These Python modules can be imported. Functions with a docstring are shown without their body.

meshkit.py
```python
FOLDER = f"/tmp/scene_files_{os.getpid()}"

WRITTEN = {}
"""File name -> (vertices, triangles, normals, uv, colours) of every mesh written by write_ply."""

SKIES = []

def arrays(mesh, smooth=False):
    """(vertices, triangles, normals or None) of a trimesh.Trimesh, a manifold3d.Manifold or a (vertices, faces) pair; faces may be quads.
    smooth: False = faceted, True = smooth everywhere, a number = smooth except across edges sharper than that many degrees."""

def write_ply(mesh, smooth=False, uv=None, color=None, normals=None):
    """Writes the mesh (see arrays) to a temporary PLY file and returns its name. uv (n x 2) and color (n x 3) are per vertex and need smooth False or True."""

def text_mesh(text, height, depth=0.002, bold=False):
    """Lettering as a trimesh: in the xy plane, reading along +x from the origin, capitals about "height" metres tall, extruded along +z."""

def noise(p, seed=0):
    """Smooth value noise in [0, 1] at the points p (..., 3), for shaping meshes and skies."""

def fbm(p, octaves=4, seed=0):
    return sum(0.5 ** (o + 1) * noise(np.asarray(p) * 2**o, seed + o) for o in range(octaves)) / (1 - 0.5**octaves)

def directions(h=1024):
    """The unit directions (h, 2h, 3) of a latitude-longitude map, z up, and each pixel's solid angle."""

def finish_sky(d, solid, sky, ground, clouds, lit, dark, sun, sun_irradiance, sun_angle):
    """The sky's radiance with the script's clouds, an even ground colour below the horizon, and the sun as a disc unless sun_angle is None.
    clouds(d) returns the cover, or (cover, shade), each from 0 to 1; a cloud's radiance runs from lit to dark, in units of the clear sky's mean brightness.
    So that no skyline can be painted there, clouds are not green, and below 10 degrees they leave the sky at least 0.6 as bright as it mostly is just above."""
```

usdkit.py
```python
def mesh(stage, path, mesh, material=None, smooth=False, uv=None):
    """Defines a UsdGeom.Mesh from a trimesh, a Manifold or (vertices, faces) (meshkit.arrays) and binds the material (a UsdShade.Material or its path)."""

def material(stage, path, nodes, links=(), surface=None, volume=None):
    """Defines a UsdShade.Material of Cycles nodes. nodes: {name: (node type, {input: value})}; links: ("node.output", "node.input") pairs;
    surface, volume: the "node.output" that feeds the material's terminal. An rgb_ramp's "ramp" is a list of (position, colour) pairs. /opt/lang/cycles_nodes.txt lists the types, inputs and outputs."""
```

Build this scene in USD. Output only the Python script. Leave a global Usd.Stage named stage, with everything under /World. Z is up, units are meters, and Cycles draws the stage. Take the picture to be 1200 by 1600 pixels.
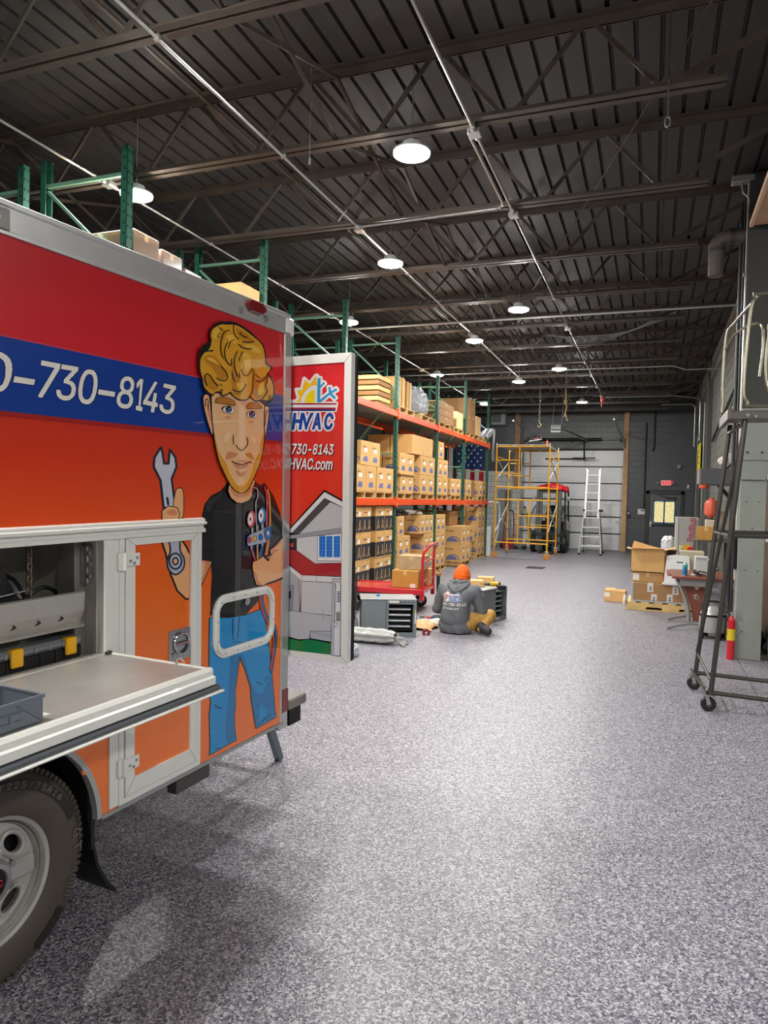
import math, random
import numpy as np, trimesh, usdkit, meshkit, manifold3d
from shapely.geometry import Polygon, LineString, Point, box as sbox
from shapely.ops import unary_union
from shapely import affinity
from pxr import Usd, UsdGeom, UsdLux, Gf, Sdf, Vt
rnd = random.Random(7)
stage = Usd.Stage.CreateInMemory()
UsdGeom.SetStageUpAxis(stage, UsdGeom.Tokens.z)
UsdGeom.SetStageMetersPerUnit(stage, 1.0)
UsdGeom.Xform.Define(stage, '/World'); UsdGeom.Scope.Define(stage, '/World/Looks')

# ---------------------------------------------------------------- camera (24 mm phone lens at 1.75 m, hall runs along +y)
F, EYE = 1109.0, 1.75
def unit(v): v = np.asarray(v, float); return v / np.linalg.norm(v)
_Y = unit([(1018 - 600) / F, (787 - 800) / F, 1])
_z = np.array([math.sin(.0262), -math.cos(.0262), 0]); _z[2] = -(_z @ _Y) / _Y[2]; _z = unit(_z)
CM = np.stack([np.cross(_Y, _z), _Y, _z])          # camera (right, down, forward) -> world
CP = np.array([0, 0, EYE])
cam = UsdGeom.Camera.Define(stage, '/World/camera')
r_, d_, f_ = CM[:, 0], CM[:, 1], CM[:, 2]
m4 = Gf.Matrix4d(*r_, 0, *(-d_), 0, *(-f_), 0, *CP, 1)
cam.AddTransformOp().Set(m4)
cam.CreateFocalLengthAttr(24.0); cam.CreateHorizontalApertureAttr(24.0 * 1200 / F); cam.CreateVerticalApertureAttr(24.0 * 1600 / F)
cam.CreateClippingRangeAttr(Gf.Vec2f(.05, 200)); cam.CreateExposureAttr(EXPO := 0.0)
LAMP = 480.0                                          # radiance of the lamp discs

# measured pixels of the photograph -> points on the real planes of the place
def ray(x, y): return CM @ np.array([(x - 600) / F, (y - 800) / F, 1.])
def on_plane(x, y, p0, n):
    d = ray(x, y); return CP + d * (np.dot(np.asarray(p0) - CP, n) / np.dot(d, n))
def at_z(x, y, z=0.): return on_plane(x, y, (0, 0, z), (0, 0, 1))
def at_y(x, y, Y): return on_plane(x, y, (0, Y, 0), (0, 1, 0))
def at_x(x, y, X): return on_plane(x, y, (X, 0, 0), (1, 0, 0))

# ---------------------------------------------------------------- materials
def hx(h):
    h = h.lstrip('#'); c = np.array([int(h[i:i + 2], 16) for i in (0, 2, 4)]) / 255.
    return tuple(np.where(c <= .04045, c / 12.92, ((c + .055) / 1.055) ** 2.4))
_mats = {}
def mat(name, col='#808080', rough=.5, metal=0., bump=0., scale=40., var=0., vscale=8., **kw):
    """principled; var mottles the colour with noise, bump adds fine relief"""
    if name in _mats: return _mats[name]
    c = hx(col) if isinstance(col, str) else col
    n = {'p': ('principled_bsdf', dict(base_color=c, roughness=rough, metallic=metal, **kw))}; l = []
    if var or bump: n['tc'] = ('texture_coordinate', {})
    if var:
        n['nz'] = ('noise_texture', dict(scale=vscale, detail=4.)); l.append(('tc.object', 'nz.vector'))
        lo, hi = [tuple(np.clip(np.array(c) * k, 0, 1)) for k in (1 - var, 1 + var)]
        n['rp'] = ('rgb_ramp', dict(ramp=[(.3, lo), (.7, hi)])); l += [('nz.fac', 'rp.fac'), ('rp.color', 'p.base_color')]
    if bump:
        n['nb'] = ('noise_texture', dict(scale=scale, detail=3.)); l.append(('tc.object', 'nb.vector'))
        n['bp'] = ('bump', dict(strength=bump, distance=.01)); l += [('nb.fac', 'bp.height'), ('bp.normal', 'p.normal')]
    _mats[name] = usdkit.material(stage, '/World/Looks/' + name, n, l, surface='p.BSDF')
    return _mats[name]
def emat(name, col, strength, two=False):
    if name not in _mats:
        _mats[name] = usdkit.material(stage, '/World/Looks/' + name, {'e': ('emission', dict(color=col, strength=strength))}, [], surface='e.emission')
    return _mats[name]
def print_mat(name, rough=.45, **kw):                # flat print: colours of the ink come from the mesh
    if name not in _mats:
        _mats[name] = usdkit.material(stage, '/World/Looks/' + name, {'a': ('attribute', dict(attribute='ink')), 'p': ('principled_bsdf', dict(roughness=rough, **kw))}, [('a.color', 'p.base_color')], surface='p.BSDF')
    return _mats[name]

# ---------------------------------------------------------------- mesh building
_cache = {}
def chamfer_box(sx, sy, sz, c):
    k = (round(sx, 5), round(sy, 5), round(sz, 5), round(c, 5))
    if k not in _cache:
        x, y, z = sx / 2, sy / 2, sz / 2; c = min(c, x * .9, y * .9, z * .9); P = []
        for a in (-1, 1):
            for b in (-1, 1):
                for d in (-1, 1): P += [(a * (x - c), b * (y - c), d * z), (a * (x - c), b * y, d * (z - c)), (a * x, b * (y - c), d * (z - c))]
        h = trimesh.convex.convex_hull(np.array(P)); _cache[k] = (np.array(h.vertices), np.array(h.faces))
    return _cache[k]
def frame_for(d, up=None):
    d = unit(d); u = np.array([0, 0, 1.]) if up is None else np.asarray(up, float)
    if abs(d @ unit(u)) > .98: u = np.array([1., 0, 0])
    s = unit(np.cross(u, d)); return s, np.cross(d, s), d
class MB:
    def __init__(s): s.v, s.f, s.c, s.n = [], [], [], 0
    def add(s, v, f, col=None):
        v = np.asarray(v, float).reshape(-1, 3); f = np.asarray(f, int)
        if f.ndim == 2 and f.shape[1] == 4: f = np.vstack([f[:, [0, 1, 2]], f[:, [0, 2, 3]]])
        s.v.append(v); s.f.append(f + s.n); s.n += len(v)
        s.c.append(np.tile(hx(col) if isinstance(col, str) else (col if col is not None else (.5, .5, .5)), (len(v), 1))); return s
    def box(s, lo, hi, c=0., R=None, o=(0, 0, 0)):
        lo, hi = np.asarray(lo, float), np.asarray(hi, float); lo, hi = np.minimum(lo, hi), np.maximum(lo, hi); d = hi - lo
        if c: v, f = chamfer_box(*d, c)
        else:
            t = trimesh.creation.box(d); v, f = np.array(t.vertices), np.array(t.faces)
        v = v + (lo + hi) / 2
        if R is not None: v = (v - o) @ np.asarray(R).T + o
        return s.add(v, f)
    def bar(s, p, q, w, h, up=None, c=0.):
        p, q = np.asarray(p, float), np.asarray(q, float); a, b, d = frame_for(q - p, up); L = np.linalg.norm(q - p)
        if c: v, f = chamfer_box(w, h, L, c)
        else:
            t = trimesh.creation.box((w, h, L)); v, f = np.array(t.vertices), np.array(t.faces)
        return s.add((p + q) / 2 + v[:, :1] * a + v[:, 1:2] * b + v[:, 2:] * d, f)
    def path(s, pts, r, n=8, closed=False, caps=True):
        P = np.asarray(pts, float); m = len(P); ds = []
        for i in range(m):
            if closed: d = P[(i + 1) % m] - P[i - 1]
            else: d = P[min(i + 1, m - 1)] - P[max(i - 1, 0)]
            ds.append(unit(d))
        a, b, _ = frame_for(ds[0]); rr = np.broadcast_to(r, (m,)); rings = []
        th = np.arange(n) * 2 * np.pi / n
        for i in range(m):
            a = unit(a - ds[i] * (a @ ds[i])); b = np.cross(ds[i], a)
            k = 1.
            if 0 < i < m - 1 or closed:
                e1, e2 = unit(P[i] - P[i - 1]), unit(P[(i + 1) % m] - P[i]); k = min(1.5, 1 / max(.3, math.sqrt(max(0, (1 + e1 @ e2) / 2))))
            rings.append(P[i] + rr[i] * k * (np.cos(th)[:, None] * a + np.sin(th)[:, None] * b))
        v = np.vstack(rings); f = []
        for i in range(m if closed else m - 1):
            j = (i + 1) % m
            for t in range(n): f.append((i * n + t, i * n + (t + 1) % n, j * n + (t + 1) % n, j * n + t))
        f = [x for q in f for x in ((q[0], q[1], q[2]), (q[0], q[2], q[3]))]
        if caps and not closed:
            v = np.vstack([v, P[0], P[-1]]); c0 = m * n
            for t in range(n): f += [(c0, (t + 1) % n, t), (c0 + 1, (m - 1) * n + t, (m - 1) * n + (t + 1) % n)]
        return s.add(v, f)
    def tube(s, p, q, r, n=8): return s.path([p, q], r, n)
    def lathe(s, prof, o=(0, 0, 0), axis=(0, 0, 1), n=24, up=None):
        a, b, d = frame_for(axis, up); th = np.arange(n) * 2 * np.pi / n; P = np.asarray(prof, float); m = len(P)
        v = np.vstack([np.asarray(o) + h * d + r * (np.cos(th)[:, None] * a + np.sin(th)[:, None] * b) for r, h in P]); f = []
        for i in range(m - 1):
            for t in range(n): f.append((i * n + t, i * n + (t + 1) % n, (i + 1) * n + (t + 1) % n, (i + 1) * n + t))
        return s.add(v, f)
    def cyl(s, p, q, r, n=16, c=0.):
        L = np.linalg.norm(np.subtract(q, p)); c = c or 0
        pr = [(0, 0), (r - c, 0), (r, c), (r, L - c), (r - c, L), (0, L)] if c else [(0, 0), (r, 0), (r, 0), (r, L), (r, L), (0, L)]
        return s.lathe(pr, p, np.subtract(q, p), n)
    def poly(s, shape, fn, col=None):                # flat print of a shapely shape; fn maps n x 2 -> n x 3
        for g in getattr(shape, 'geoms', [shape]):
            if g.is_empty or g.area < 1e-9 or g.geom_type != 'Polygon': continue
            v, f = trimesh.creation.triangulate_polygon(g, engine='earcut'); v = fn(np.asarray(v)); u, f = np.unique(f, return_inverse=True); s.add(v[u], np.reshape(f, (-1, 3)), col)
        return s
    def ext(s, shape, a, b, d, o, t0, t1):           # shape in the (a, b) plane at o, thick from t0 to t1 along d
        a, b, d, o = (np.asarray(x, float) for x in (a, b, d, o))
        for g in getattr(shape, 'geoms', [shape]):
            if g.is_empty or g.geom_type != 'Polygon': continue
            m = trimesh.creation.extrude_polygon(g, 1., engine='earcut'); v = np.array(m.vertices)
            v3 = o + v[:, :1] * a + v[:, 1:2] * b + (t0 + (t1 - t0) * v[:, 2:]) * d
            f = np.array(m.faces)
            if np.dot(np.cross(a, b), d) * (t1 - t0) < 0: f = f[:, ::-1]
            s.add(v3, f)
        return s
    def mesh(s, m):
        if hasattr(m, 'to_mesh'): q = m.to_mesh(); return s.add(q.vert_properties[:, :3], q.tri_verts)
        return s.add(m.vertices, m.faces)
    def out(s): return np.vstack(s.v), np.vstack(s.f)
_used = {}
def numbered(path):
    k = _used.get(path, -1) + 1; _used[path] = k
    return path if k == 0 else f'{path}_{k:03d}'
def setd(p, **kw):
    for k, v in kw.items():
        if v is not None: p.SetCustomDataByKey(k, v)
_pose = {}
def rot3(rx, ry, rz):
    rx, ry, rz = map(math.radians, (rx, ry, rz)); c, s = math.cos, math.sin
    X = np.array([[1, 0, 0], [0, c(rx), -s(rx)], [0, s(rx), c(rx)]]); Y = np.array([[c(ry), 0, s(ry)], [0, 1, 0], [-s(ry), 0, c(ry)]]); Z = np.array([[c(rz), -s(rz), 0], [s(rz), c(rz), 0], [0, 0, 1]])
    return Z @ Y @ X
def thing(name, label, cat, loc=(0, 0, 0), rz=0., group=None, rot=None):
    path = numbered('/World/' + name); x = UsdGeom.Xform.Define(stage, path)
    rot = rot or (0., 0., rz); x.AddTranslateOp().Set(Gf.Vec3d(*map(float, loc))); x.AddRotateXYZOp().Set(Gf.Vec3f(*map(float, rot)))
    setd(x.GetPrim(), label=label, category=cat, group=group)
    _pose[path] = (np.asarray(loc, float), rot3(*rot)); return path
def obj(name, mb, m, parent=None, label=None, cat=None, group=None, kind=None, smooth=32, world=False, ink=False):
    path = numbered((parent or '/World') + '/' + name); v, f = mb.out()
    if world and parent:
        o, R = _pose[parent if parent in _pose else parent.rsplit('/', 1)[0]]; v = (v - o) @ R
    if ink:
        c = np.vstack(mb.c); assert len(c) == len(v), name
    g = usdkit.mesh(stage, path, (v, f), m, False if ink else smooth)
    if ink: UsdGeom.PrimvarsAPI(g).CreatePrimvar('ink', Sdf.ValueTypeNames.Color3fArray, 'vertex').Set(Vt.Vec3fArray.FromNumpy(c.astype(np.float32)))
    setd(g.GetPrim(), label=label, category=cat, group=group, kind=kind); return path
def dup(src, loc, rz=0., label=None, group=None, rot=None):
    was = stage.GetPrimAtPath(src).GetCustomData(); base = src.split('/')[-1]
    base = base[:-4] if base[-4:-3] == '_' and base[-3:].isdigit() else base
    p = thing(base, label or was.get('label'), was.get('category'), loc, rz, group or was.get('group'), rot)
    q = stage.GetPrimAtPath(p); q.GetReferences().AddInternalReference(src); q.SetInstanceable(True); return p
def spline(P, closed=False, k=6):
    P = np.asarray(P, float); n = len(P); out = []
    rng = range(n) if closed else range(n - 1)
    for i in rng:
        p0, p1, p2, p3 = (P[(i + j) % n] if closed else P[min(max(i + j, 0), n - 1)] for j in (-1, 0, 1, 2))
        for t in np.arange(k) / k: out.append(.5 * (2 * p1 + (p2 - p0) * t + (2 * p0 - 5 * p1 + 4 * p2 - p3) * t * t + (3 * p1 - p0 - 3 * p2 + p3) * t ** 3))
    if not closed: out.append(P[-1])
    return np.array(out)
def glyph_quad(ch, tl, tr, br, bl, bold=False):      # one character as a shapely shape fitted into a quad
    k = ('g', ch, bold)
    if k not in _cache:
        m = meshkit.text_mesh(ch, 1., .1, bold); top = m.triangles[(m.triangles[:, :, 2] > .099).all(1)][:, :, :2]
        _cache[k] = unary_union([Polygon(t) for t in top if Polygon(t).area > 1e-9]).buffer(1e-4)
    g = _cache[k]; x0, y0, x1, y1 = g.bounds
    tl, tr, br, bl = map(np.asarray, (tl, tr, br, bl))
    def fn(xy):
        u = ((np.asarray(xy)[:, 0] - x0) / (x1 - x0))[:, None]; w = ((np.asarray(xy)[:, 1] - y0) / (y1 - y0))[:, None]
        return bl * (1 - u) * (1 - w) + br * u * (1 - w) + tr * u * w + tl * (1 - u) * w
    from shapely import transform
    return transform(g, fn)
def text_shape(txt, x, y, h, sx=1., shear=0., bold=False):  # a line of lettering as a shapely shape, from (x, y), y up
    m = meshkit.text_mesh(txt, h, .1, bold); top = m.triangles[(m.triangles[:, :, 2] > .099).all(1)][:, :, :2]
    g = unary_union([Polygon(t) for t in top if Polygon(t).area > 1e-12]).buffer(h * 1e-3)
    return affinity.affine_transform(g, [sx, shear, 0, 1, x, y])
# ---------------------------------------------------------------- lamps: round LED high-bay lights in three rows
lens_m = emat('lamp_lens', (1., .98, .94), LAMP)
lampbody_m = mat('lamp_housing', '#c8c8c8', .4, .3)
def make_lamp(loc, label):
    t = thing('high_bay_lamp', label, 'lamp', loc, group=None)
    R = .165
    obj('lens', MB().lathe([(0, .032), (R * .35, .029), (R * .62, .022), (R * .83, .011), (R * .95, .0), (R * .96, -.014)], axis=(0, 0, -1), n=40), lens_m, t)
    obj('housing', MB().lathe([(R * .94, .014), (R * .98, .016), (R * .98, .03), (R * .8, .045), (.085, .055), (.08, .1), (.05, .115), (0, .118)], n=40), lampbody_m, t)
    obj('hanger', MB().tube((0, 0, .11), (0, 0, .84), .005).path([(0, .02 * math.cos(a), .225 + .02 * math.sin(a)) for a in np.linspace(0, 6.28, 14)], .004, 6), mat('galvanised', '#b4b6b4', .38, .85), t)
    return t
first_lamp = None
rows = [(-2.03, (-4.8, .5, 5.84, 11.1, 16.3, 21.85), 'the right-hand lamp row'), (-3.2, (-.8, 3.2, 8.5, 13.07, 17.83), 'the middle lamp row'), (-4.94, (-4.8, .5, 5.83, 11.18, 16.5, 21.8), 'the lamp row over the racks')]
rows += [(4.4, (-3.2, .4, 4.2), 'the side bay row'), (7.4, (-1.4, 2.4), 'the outer side bay row')]
ordn = ['first', 'second', 'third', 'fourth', 'fifth', 'sixth']
for X, Ys, where in rows:
    for k, Y in enumerate(Ys):
        lab = f'glowing round ceiling lamp, {ordn[k]} from the near end of {where}'
        if first_lamp is None: first_lamp = make_lamp((X, Y, 4.7), lab)
        else: dup(first_lamp, (X, Y, 4.7), 0, lab)

# ---------------------------------------------------------------- floor: grey vinyl-flake epoxy
fl = usdkit.material(stage, '/World/Looks/flake_floor', {
    'g': ('texture_coordinate', {}), 'd': ('noise_texture', dict(scale=90., detail=2.)), 'v': ('voronoi_texture', dict(scale=145., feature='f1', randomness=1.)),
    's': ('separate_color', {}), 'rp': ('rgb_ramp', dict(interpolate=False, ramp=[(0, hx('#3e3c48')), (.16, hx('#5d5b69')), (.34, hx('#78767e')), (.55, hx('#939197')), (.74, hx('#b3b1b6')), (.93, hx('#6e6b7b'))])),
    'sc': ('mapping', dict(scale=(1, 1, 1))), 'mx': ('mix_vector', dict(fac=.02)),
    'p': ('principled_bsdf', dict(roughness=.5, coat_weight=.15, coat_roughness=.3)), 'b': ('bump', dict(strength=.12, distance=.002))},
    [('g.object', 'd.vector'), ('g.object', 'mx.a'), ('d.color', 'mx.b'), ('mx.result', 'v.vector'), ('v.color', 's.color'), ('s.r', 'rp.fac'), ('rp.color', 'p.base_color'), ('v.distance', 'b.height'), ('b.normal', 'p.normal')], surface='p.BSDF')
XW, YB, XL, YF = 1.36, 26.9, -9.6, -8.5
jx = [(.97, .995)]
fm = MB()
for (a, b) in ((XL - .3, .972), (.980, 10.2)): fm.box((a, YF - .3, -.2), (b, YB + .3, 0))
floor_p = obj('floor', fm, fl, kind='structure')
obj('joint_sealant', MB().box((.972, YF, -.1), (.980, YB, -.004)), mat('sealant', '#4c4640', .7), floor_p)
obj('trench_drain', MB().box((-3.0, 18.4, 0.001), (-2.55, 19.0, .006)), mat('drain_iron', '#3a3a3a', .6, .5), floor_p, label='small dark floor drain cover')

# ---------------------------------------------------------------- ceiling: ribbed steel deck on bar joists
deck_m = mat('deck_paint', '#312f2d', .6, 0, var=.18, vscale=1.3)
steel_m = mat('joist_paint', '#473e36', .5, .1, var=.2, vscale=3.)
ceil = UsdGeom.Xform.Define(stage, '/World/ceiling').GetPath().pathString; setd(stage.GetPrimAtPath(ceil), kind='structure', label='dark painted ribbed steel roof deck on open-web joists')
_pose[ceil] = (np.zeros(3), np.eye(3))
ZD, P_ = 5.55, .2032
def deck_sheet(x0, n):                               # wide-rib deck: flats at ZD, ribs rising .04, narrow slots
    pr = []; x = x0
    for i in range(n): pr += [(x, ZD + .045), (x + .022, ZD + .045), (x + .030, ZD), (x + P_ - .008, ZD), (x + P_, ZD + .045)]; x += P_
    pr.append((x, ZD + .045)); return pr
x = XL - .2; k = 0
while x < 10.:
    pr = deck_sheet(x, 4); mb = MB(); v = []; f = []
    for i, (a, b) in enumerate(pr): v += [(a, YF - .2, b), (a, YB + .2, b)]
    for i in range(len(pr) - 1): f.append((2 * i, 2 * i + 1, 2 * i + 3, 2 * i + 2))
    mb.add(v, f); v2 = [(a, b_, ZD + .12) for a in (x, x + 4 * P_) for b_ in (YF - .2, YB + .2)]; mb.add(v2, [(0, 1, 3, 2)])
    obj('deck_sheet', mb, deck_m, ceil, smooth=False); x += 4 * P_
def angle_pair(mb, p, q, leg=.055, gap=.02, down=False):  # two steel angles back to back along x
    (x0, y, z0), (x1, _, _) = p, q; t = .007
    for s in (-1, 1):
        a, b = y + s * gap / 2, y + s * (gap / 2 + t)
        zz = (z0 - leg, z0) if down else (z0, z0 + leg)
        mb.box((x0, a, zz[0]), (x1, b, zz[1]))
        zt = (z0 - t, z0) if down else (z0, z0 + t)
        mb.box((x0, b, zt[0]), (x1, y + s * (gap / 2 + leg), zt[1]))
JY = [-8.41 + 1.78 * i for i in range(20)]
ZT, ZB = 5.55, 4.88
XE = .42                                            # bottom chord ends short of the wall
for Yj in JY:
    if Yj > YB: continue
    mb = MB(); angle_pair(mb, (XL, Yj, ZT), ((XW + .2) if Yj > 9 else 9.6, Yj, ZT), .075, .025, True)
    jp = obj('joist', mb, steel_m, ceil)
    mb = MB(); angle_pair(mb, (XL + .9, Yj, ZB), (XE, Yj, ZB), .062, .03)
    obj('bottom_chord', mb, steel_m, jp)
    xs = .02; k = 0
    obj('web_bar', MB().bar((xs - .02, Yj, ZB + .03), (XW - .05, Yj, ZT - .05), .03, .05), steel_m, jp)
    obj('web_bar', MB().bar((xs, Yj, ZB + .03), (xs, Yj, ZT - .05), .04, .02), steel_m, jp)
    x0 = xs
    while x0 - 1.22 > XL:
        top = x0 - .61
        obj('web_bar', MB().bar((x0 - .05, Yj, ZB + .03), (top + .06, Yj, ZT - .06), .022, .036), steel_m, jp)
        if Yj > 1.5 or top > -6: obj('web_bar', MB().bar((top - .06, Yj, ZT - .06), (x0 - 1.22 + .05, Yj, ZB + .03), .022, .036), steel_m, jp)
        x0 -= 1.22
for i in range(6, len(JY) - 1):                     # cross bridging between neighbouring joists
    a, b = JY[i], JY[i + 1]
    if b > YB: break
    for X in (-2.75, -6.6):
        for za, zb in ((ZT - .08, ZB + .03), (ZB + .03, ZT - .08)):
            obj('bridging_bar', MB().bar((X, a, za), (X + .01, b, zb), .035, .006).bar((X + .016, a, za), (X + .026, b, zb), .006, .035), steel_m, ceil)
    obj('bridging_bar', MB().bar((-4.07, a, ZT - .1), (-4.07, b, ZT - .1), .03, .012), steel_m, ceil)

# ---------------------------------------------------------------- block walls
def wall_blocks(parent, org, ua, na, length, z0, z1, m, near, course=.2032, bl=.4064, holes=(), limit=300, split=None):
    """painted concrete blocks in running bond: each its own part, the furthest joined; ua along the wall, na out of it"""
    ua, na, org = (np.asarray(q, float) for q in (ua, na, org)); L = []
    nz = int(round((z1 - z0) / course))
    for r in range(nz):
        a = -bl / 2 * (r % 2); za, zb = z0 + r * course, z0 + (r + 1) * course
        while a < length - 1e-3:
            p, q = max(a, 0), min(a + bl, length)
            if q - p > .03:
                for (ha, hb, hz0, hz1) in holes:
                    if za < hz1 - .02 and zb > hz0 + .02:
                        if p >= ha - 1e-6 and q <= hb + 1e-6: p = q
                        elif p < ha < q: q = ha
                        elif p < hb < q: p = hb
                if q - p > .03: L.append((p, q, za, zb))
            a += bl
    L.sort(key=lambda b: abs((org + ua * (b[0] + b[1]) / 2 - CP)[:2] @ np.array([.0, 1.])) + .6 * abs((b[2] + b[3]) / 2 - 2.) if near else 0)
    rest = {}
    for i, (p, q, za, zb) in enumerate(L):
        h = .0055; e = rnd.uniform(-.0012, .0012)
        c = [org + ua * s + na * t + np.array([0, 0, z]) for s in (p + h, q - h) for t in (-.09, .006 + e) for z in (za + h, zb - h)]
        c = np.array(c); mi = (m[1] if split and (za + zb) / 2 < split else m[0]) if isinstance(m, tuple) else m
        g = MB() if i < limit else rest.setdefault(mi, MB())
        g.add(c, [(0, 1, 3, 2), (4, 6, 7, 5), (0, 4, 5, 1), (2, 3, 7, 6), (0, 2, 6, 4), (1, 5, 7, 3)])
        if i < limit: obj('block', g, mi, parent, smooth=False)
    for mi, g in rest.items(): obj('far_blocks', g, mi, parent, kind='stuff', smooth=False)
dark_m = mat('wall_dark_paint', '#454a4d', .36, bump=.25, scale=60)
grey_m = mat('wall_grey_paint', '#686962', .5, bump=.25, scale=60, var=.06, vscale=2.)
light_m = mat('wall_light_paint', '#c4c6c3', .5, bump=.25, scale=60)
mort_d = mat('mortar_dark', '#363a3c', .6)
wb = obj('wall_back', MB().box((XL, YB + .02, 0), (-4.62, YB + .3, 5.6)).box((-4.62, YB + .02, 3.68), (-.95, YB + .3, 5.6)).box((-.95, YB + .02, 0), (3.4, YB + .3, 5.6)), mort_d, kind='structure', smooth=False)
XR0 = -.95
wall_blocks(wb, (XR0, YB + .02, 0), (1, 0, 0), (0, -1, 0), XW - XR0, 0, 5.28, dark_m, True, holes=[(-.19 - XR0, 1.07 - XR0, -1, 2.2)])
wall_blocks(wb, (-4.62, YB + .02, 3.68), (1, 0, 0), (0, -1, 0), 4.62 - .95, 0, 1.6, dark_m, True, limit=90)
wall_blocks(wb, (-7.0, YB + .02, 0), (1, 0, 0), (0, -1, 0), 2.38, 0, 2.85, light_m, False, limit=60)
wall_blocks(wb, (XL, YB + .02, 2.85), (1, 0, 0), (0, -1, 0), -4.62 - XL, 0, 2.7, dark_m, False, limit=0)
wall_blocks(wb, (XL, YB + .02, 0), (1, 0, 0), (0, -1, 0), -7. - XL, 0, 2.85, light_m, False, limit=0)
# ---------------------------------------------------------------- right wall, near column, other walls
wr = obj('wall_right', MB().box((XW + .02, 10.25, 0), (XW + .3, YB + .3, 5.6)).box((XW + .02, 9.15, 2.15), (XW + .3, 10.25, 5.6)).box((XW + .02, 8.9, 0), (2.6, 9.15, 5.6)), mat('mortar_grey', '#5d5e5a', .6), kind='structure', smooth=False)
wall_blocks(wr, (XW + .02, 9.15, 0), (0, 1, 0), (-1, 0, 0), YB - 9.15, 0, 5.4, grey_m, True, holes=[(-.1, 1.1, -1, 2.15)])
for Yp, w in ((19.9, .42), (23.6, .42)):
    g = MB().box((XW - .09, Yp, 0), (XW + .03, Yp + w, 5.45)); obj('pilaster', g, mat('pilaster_paint', '#4c4e4e', .5, bump=.2), wr)
obj('bond_beam', MB().box((XW - .05, 9.15, 4.93), (XW + .05, YB, 5.13)).box((XW - .09, 9.15, 5.13), (XW + .05, YB, 5.18)).box((XW - .03, 9.15, 5.18), (XW + .05, YB, 5.5)), mat('beam_paint', '#74716b', .5), wr)
obj('wall_right', MB().box((9.6, YF, 0), (9.9, 9.15, 5.6)).box((2.6, 8.9, 0), (9.6, 9.15, 5.6)), mat('bay_wall_paint', '#54585b', .6), kind='structure', smooth=False)
obj('wall_left', MB().box((XL - .3, YF, 0), (XL, YB + .3, 5.6)), mat('wall_dark_far', '#45484a', .6), kind='structure', smooth=False)
obj('wall_front', MB().box((XL, YF - .3, 0), (9.9, YF, 5.6)), mat('wall_front_paint', '#8a8b88', .6), kind='structure', smooth=False)
# steel column with an upper sleeve, corbel plate and bolts
col_m = mat('column_paint', '#8c9189', .42, bump=.08, scale=25)
cl = thing('steel_column', 'tall grey painted steel column behind the rolling ladder', 'column', (1.075, 9.14, 0))
obj('shaft', MB().box((-.135, -.14, 0), (.135, .14, 2.86), .006), col_m, cl)
obj('sleeve', MB().box((-.15, -.155, 2.27), (.15, .155, 2.86), .004), col_m, cl)
obj('upper_shaft', MB().box((-.15, -.155, 2.86), (.15, .155, 5.5), .004), mat('column_dark_paint', '#3c3d3a', .42, bump=.08, scale=25), cl, label='dark painted upper part')
obj('corbel', MB().ext(Polygon([(-.135, 2.05), (.11, 2.05), (.16, 2.24), (-.15, 2.24)]), (1, 0, 0), (0, 0, 1), (0, -1, 0), (0, -.14, 0), 0, .03), col_m, cl)
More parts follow.
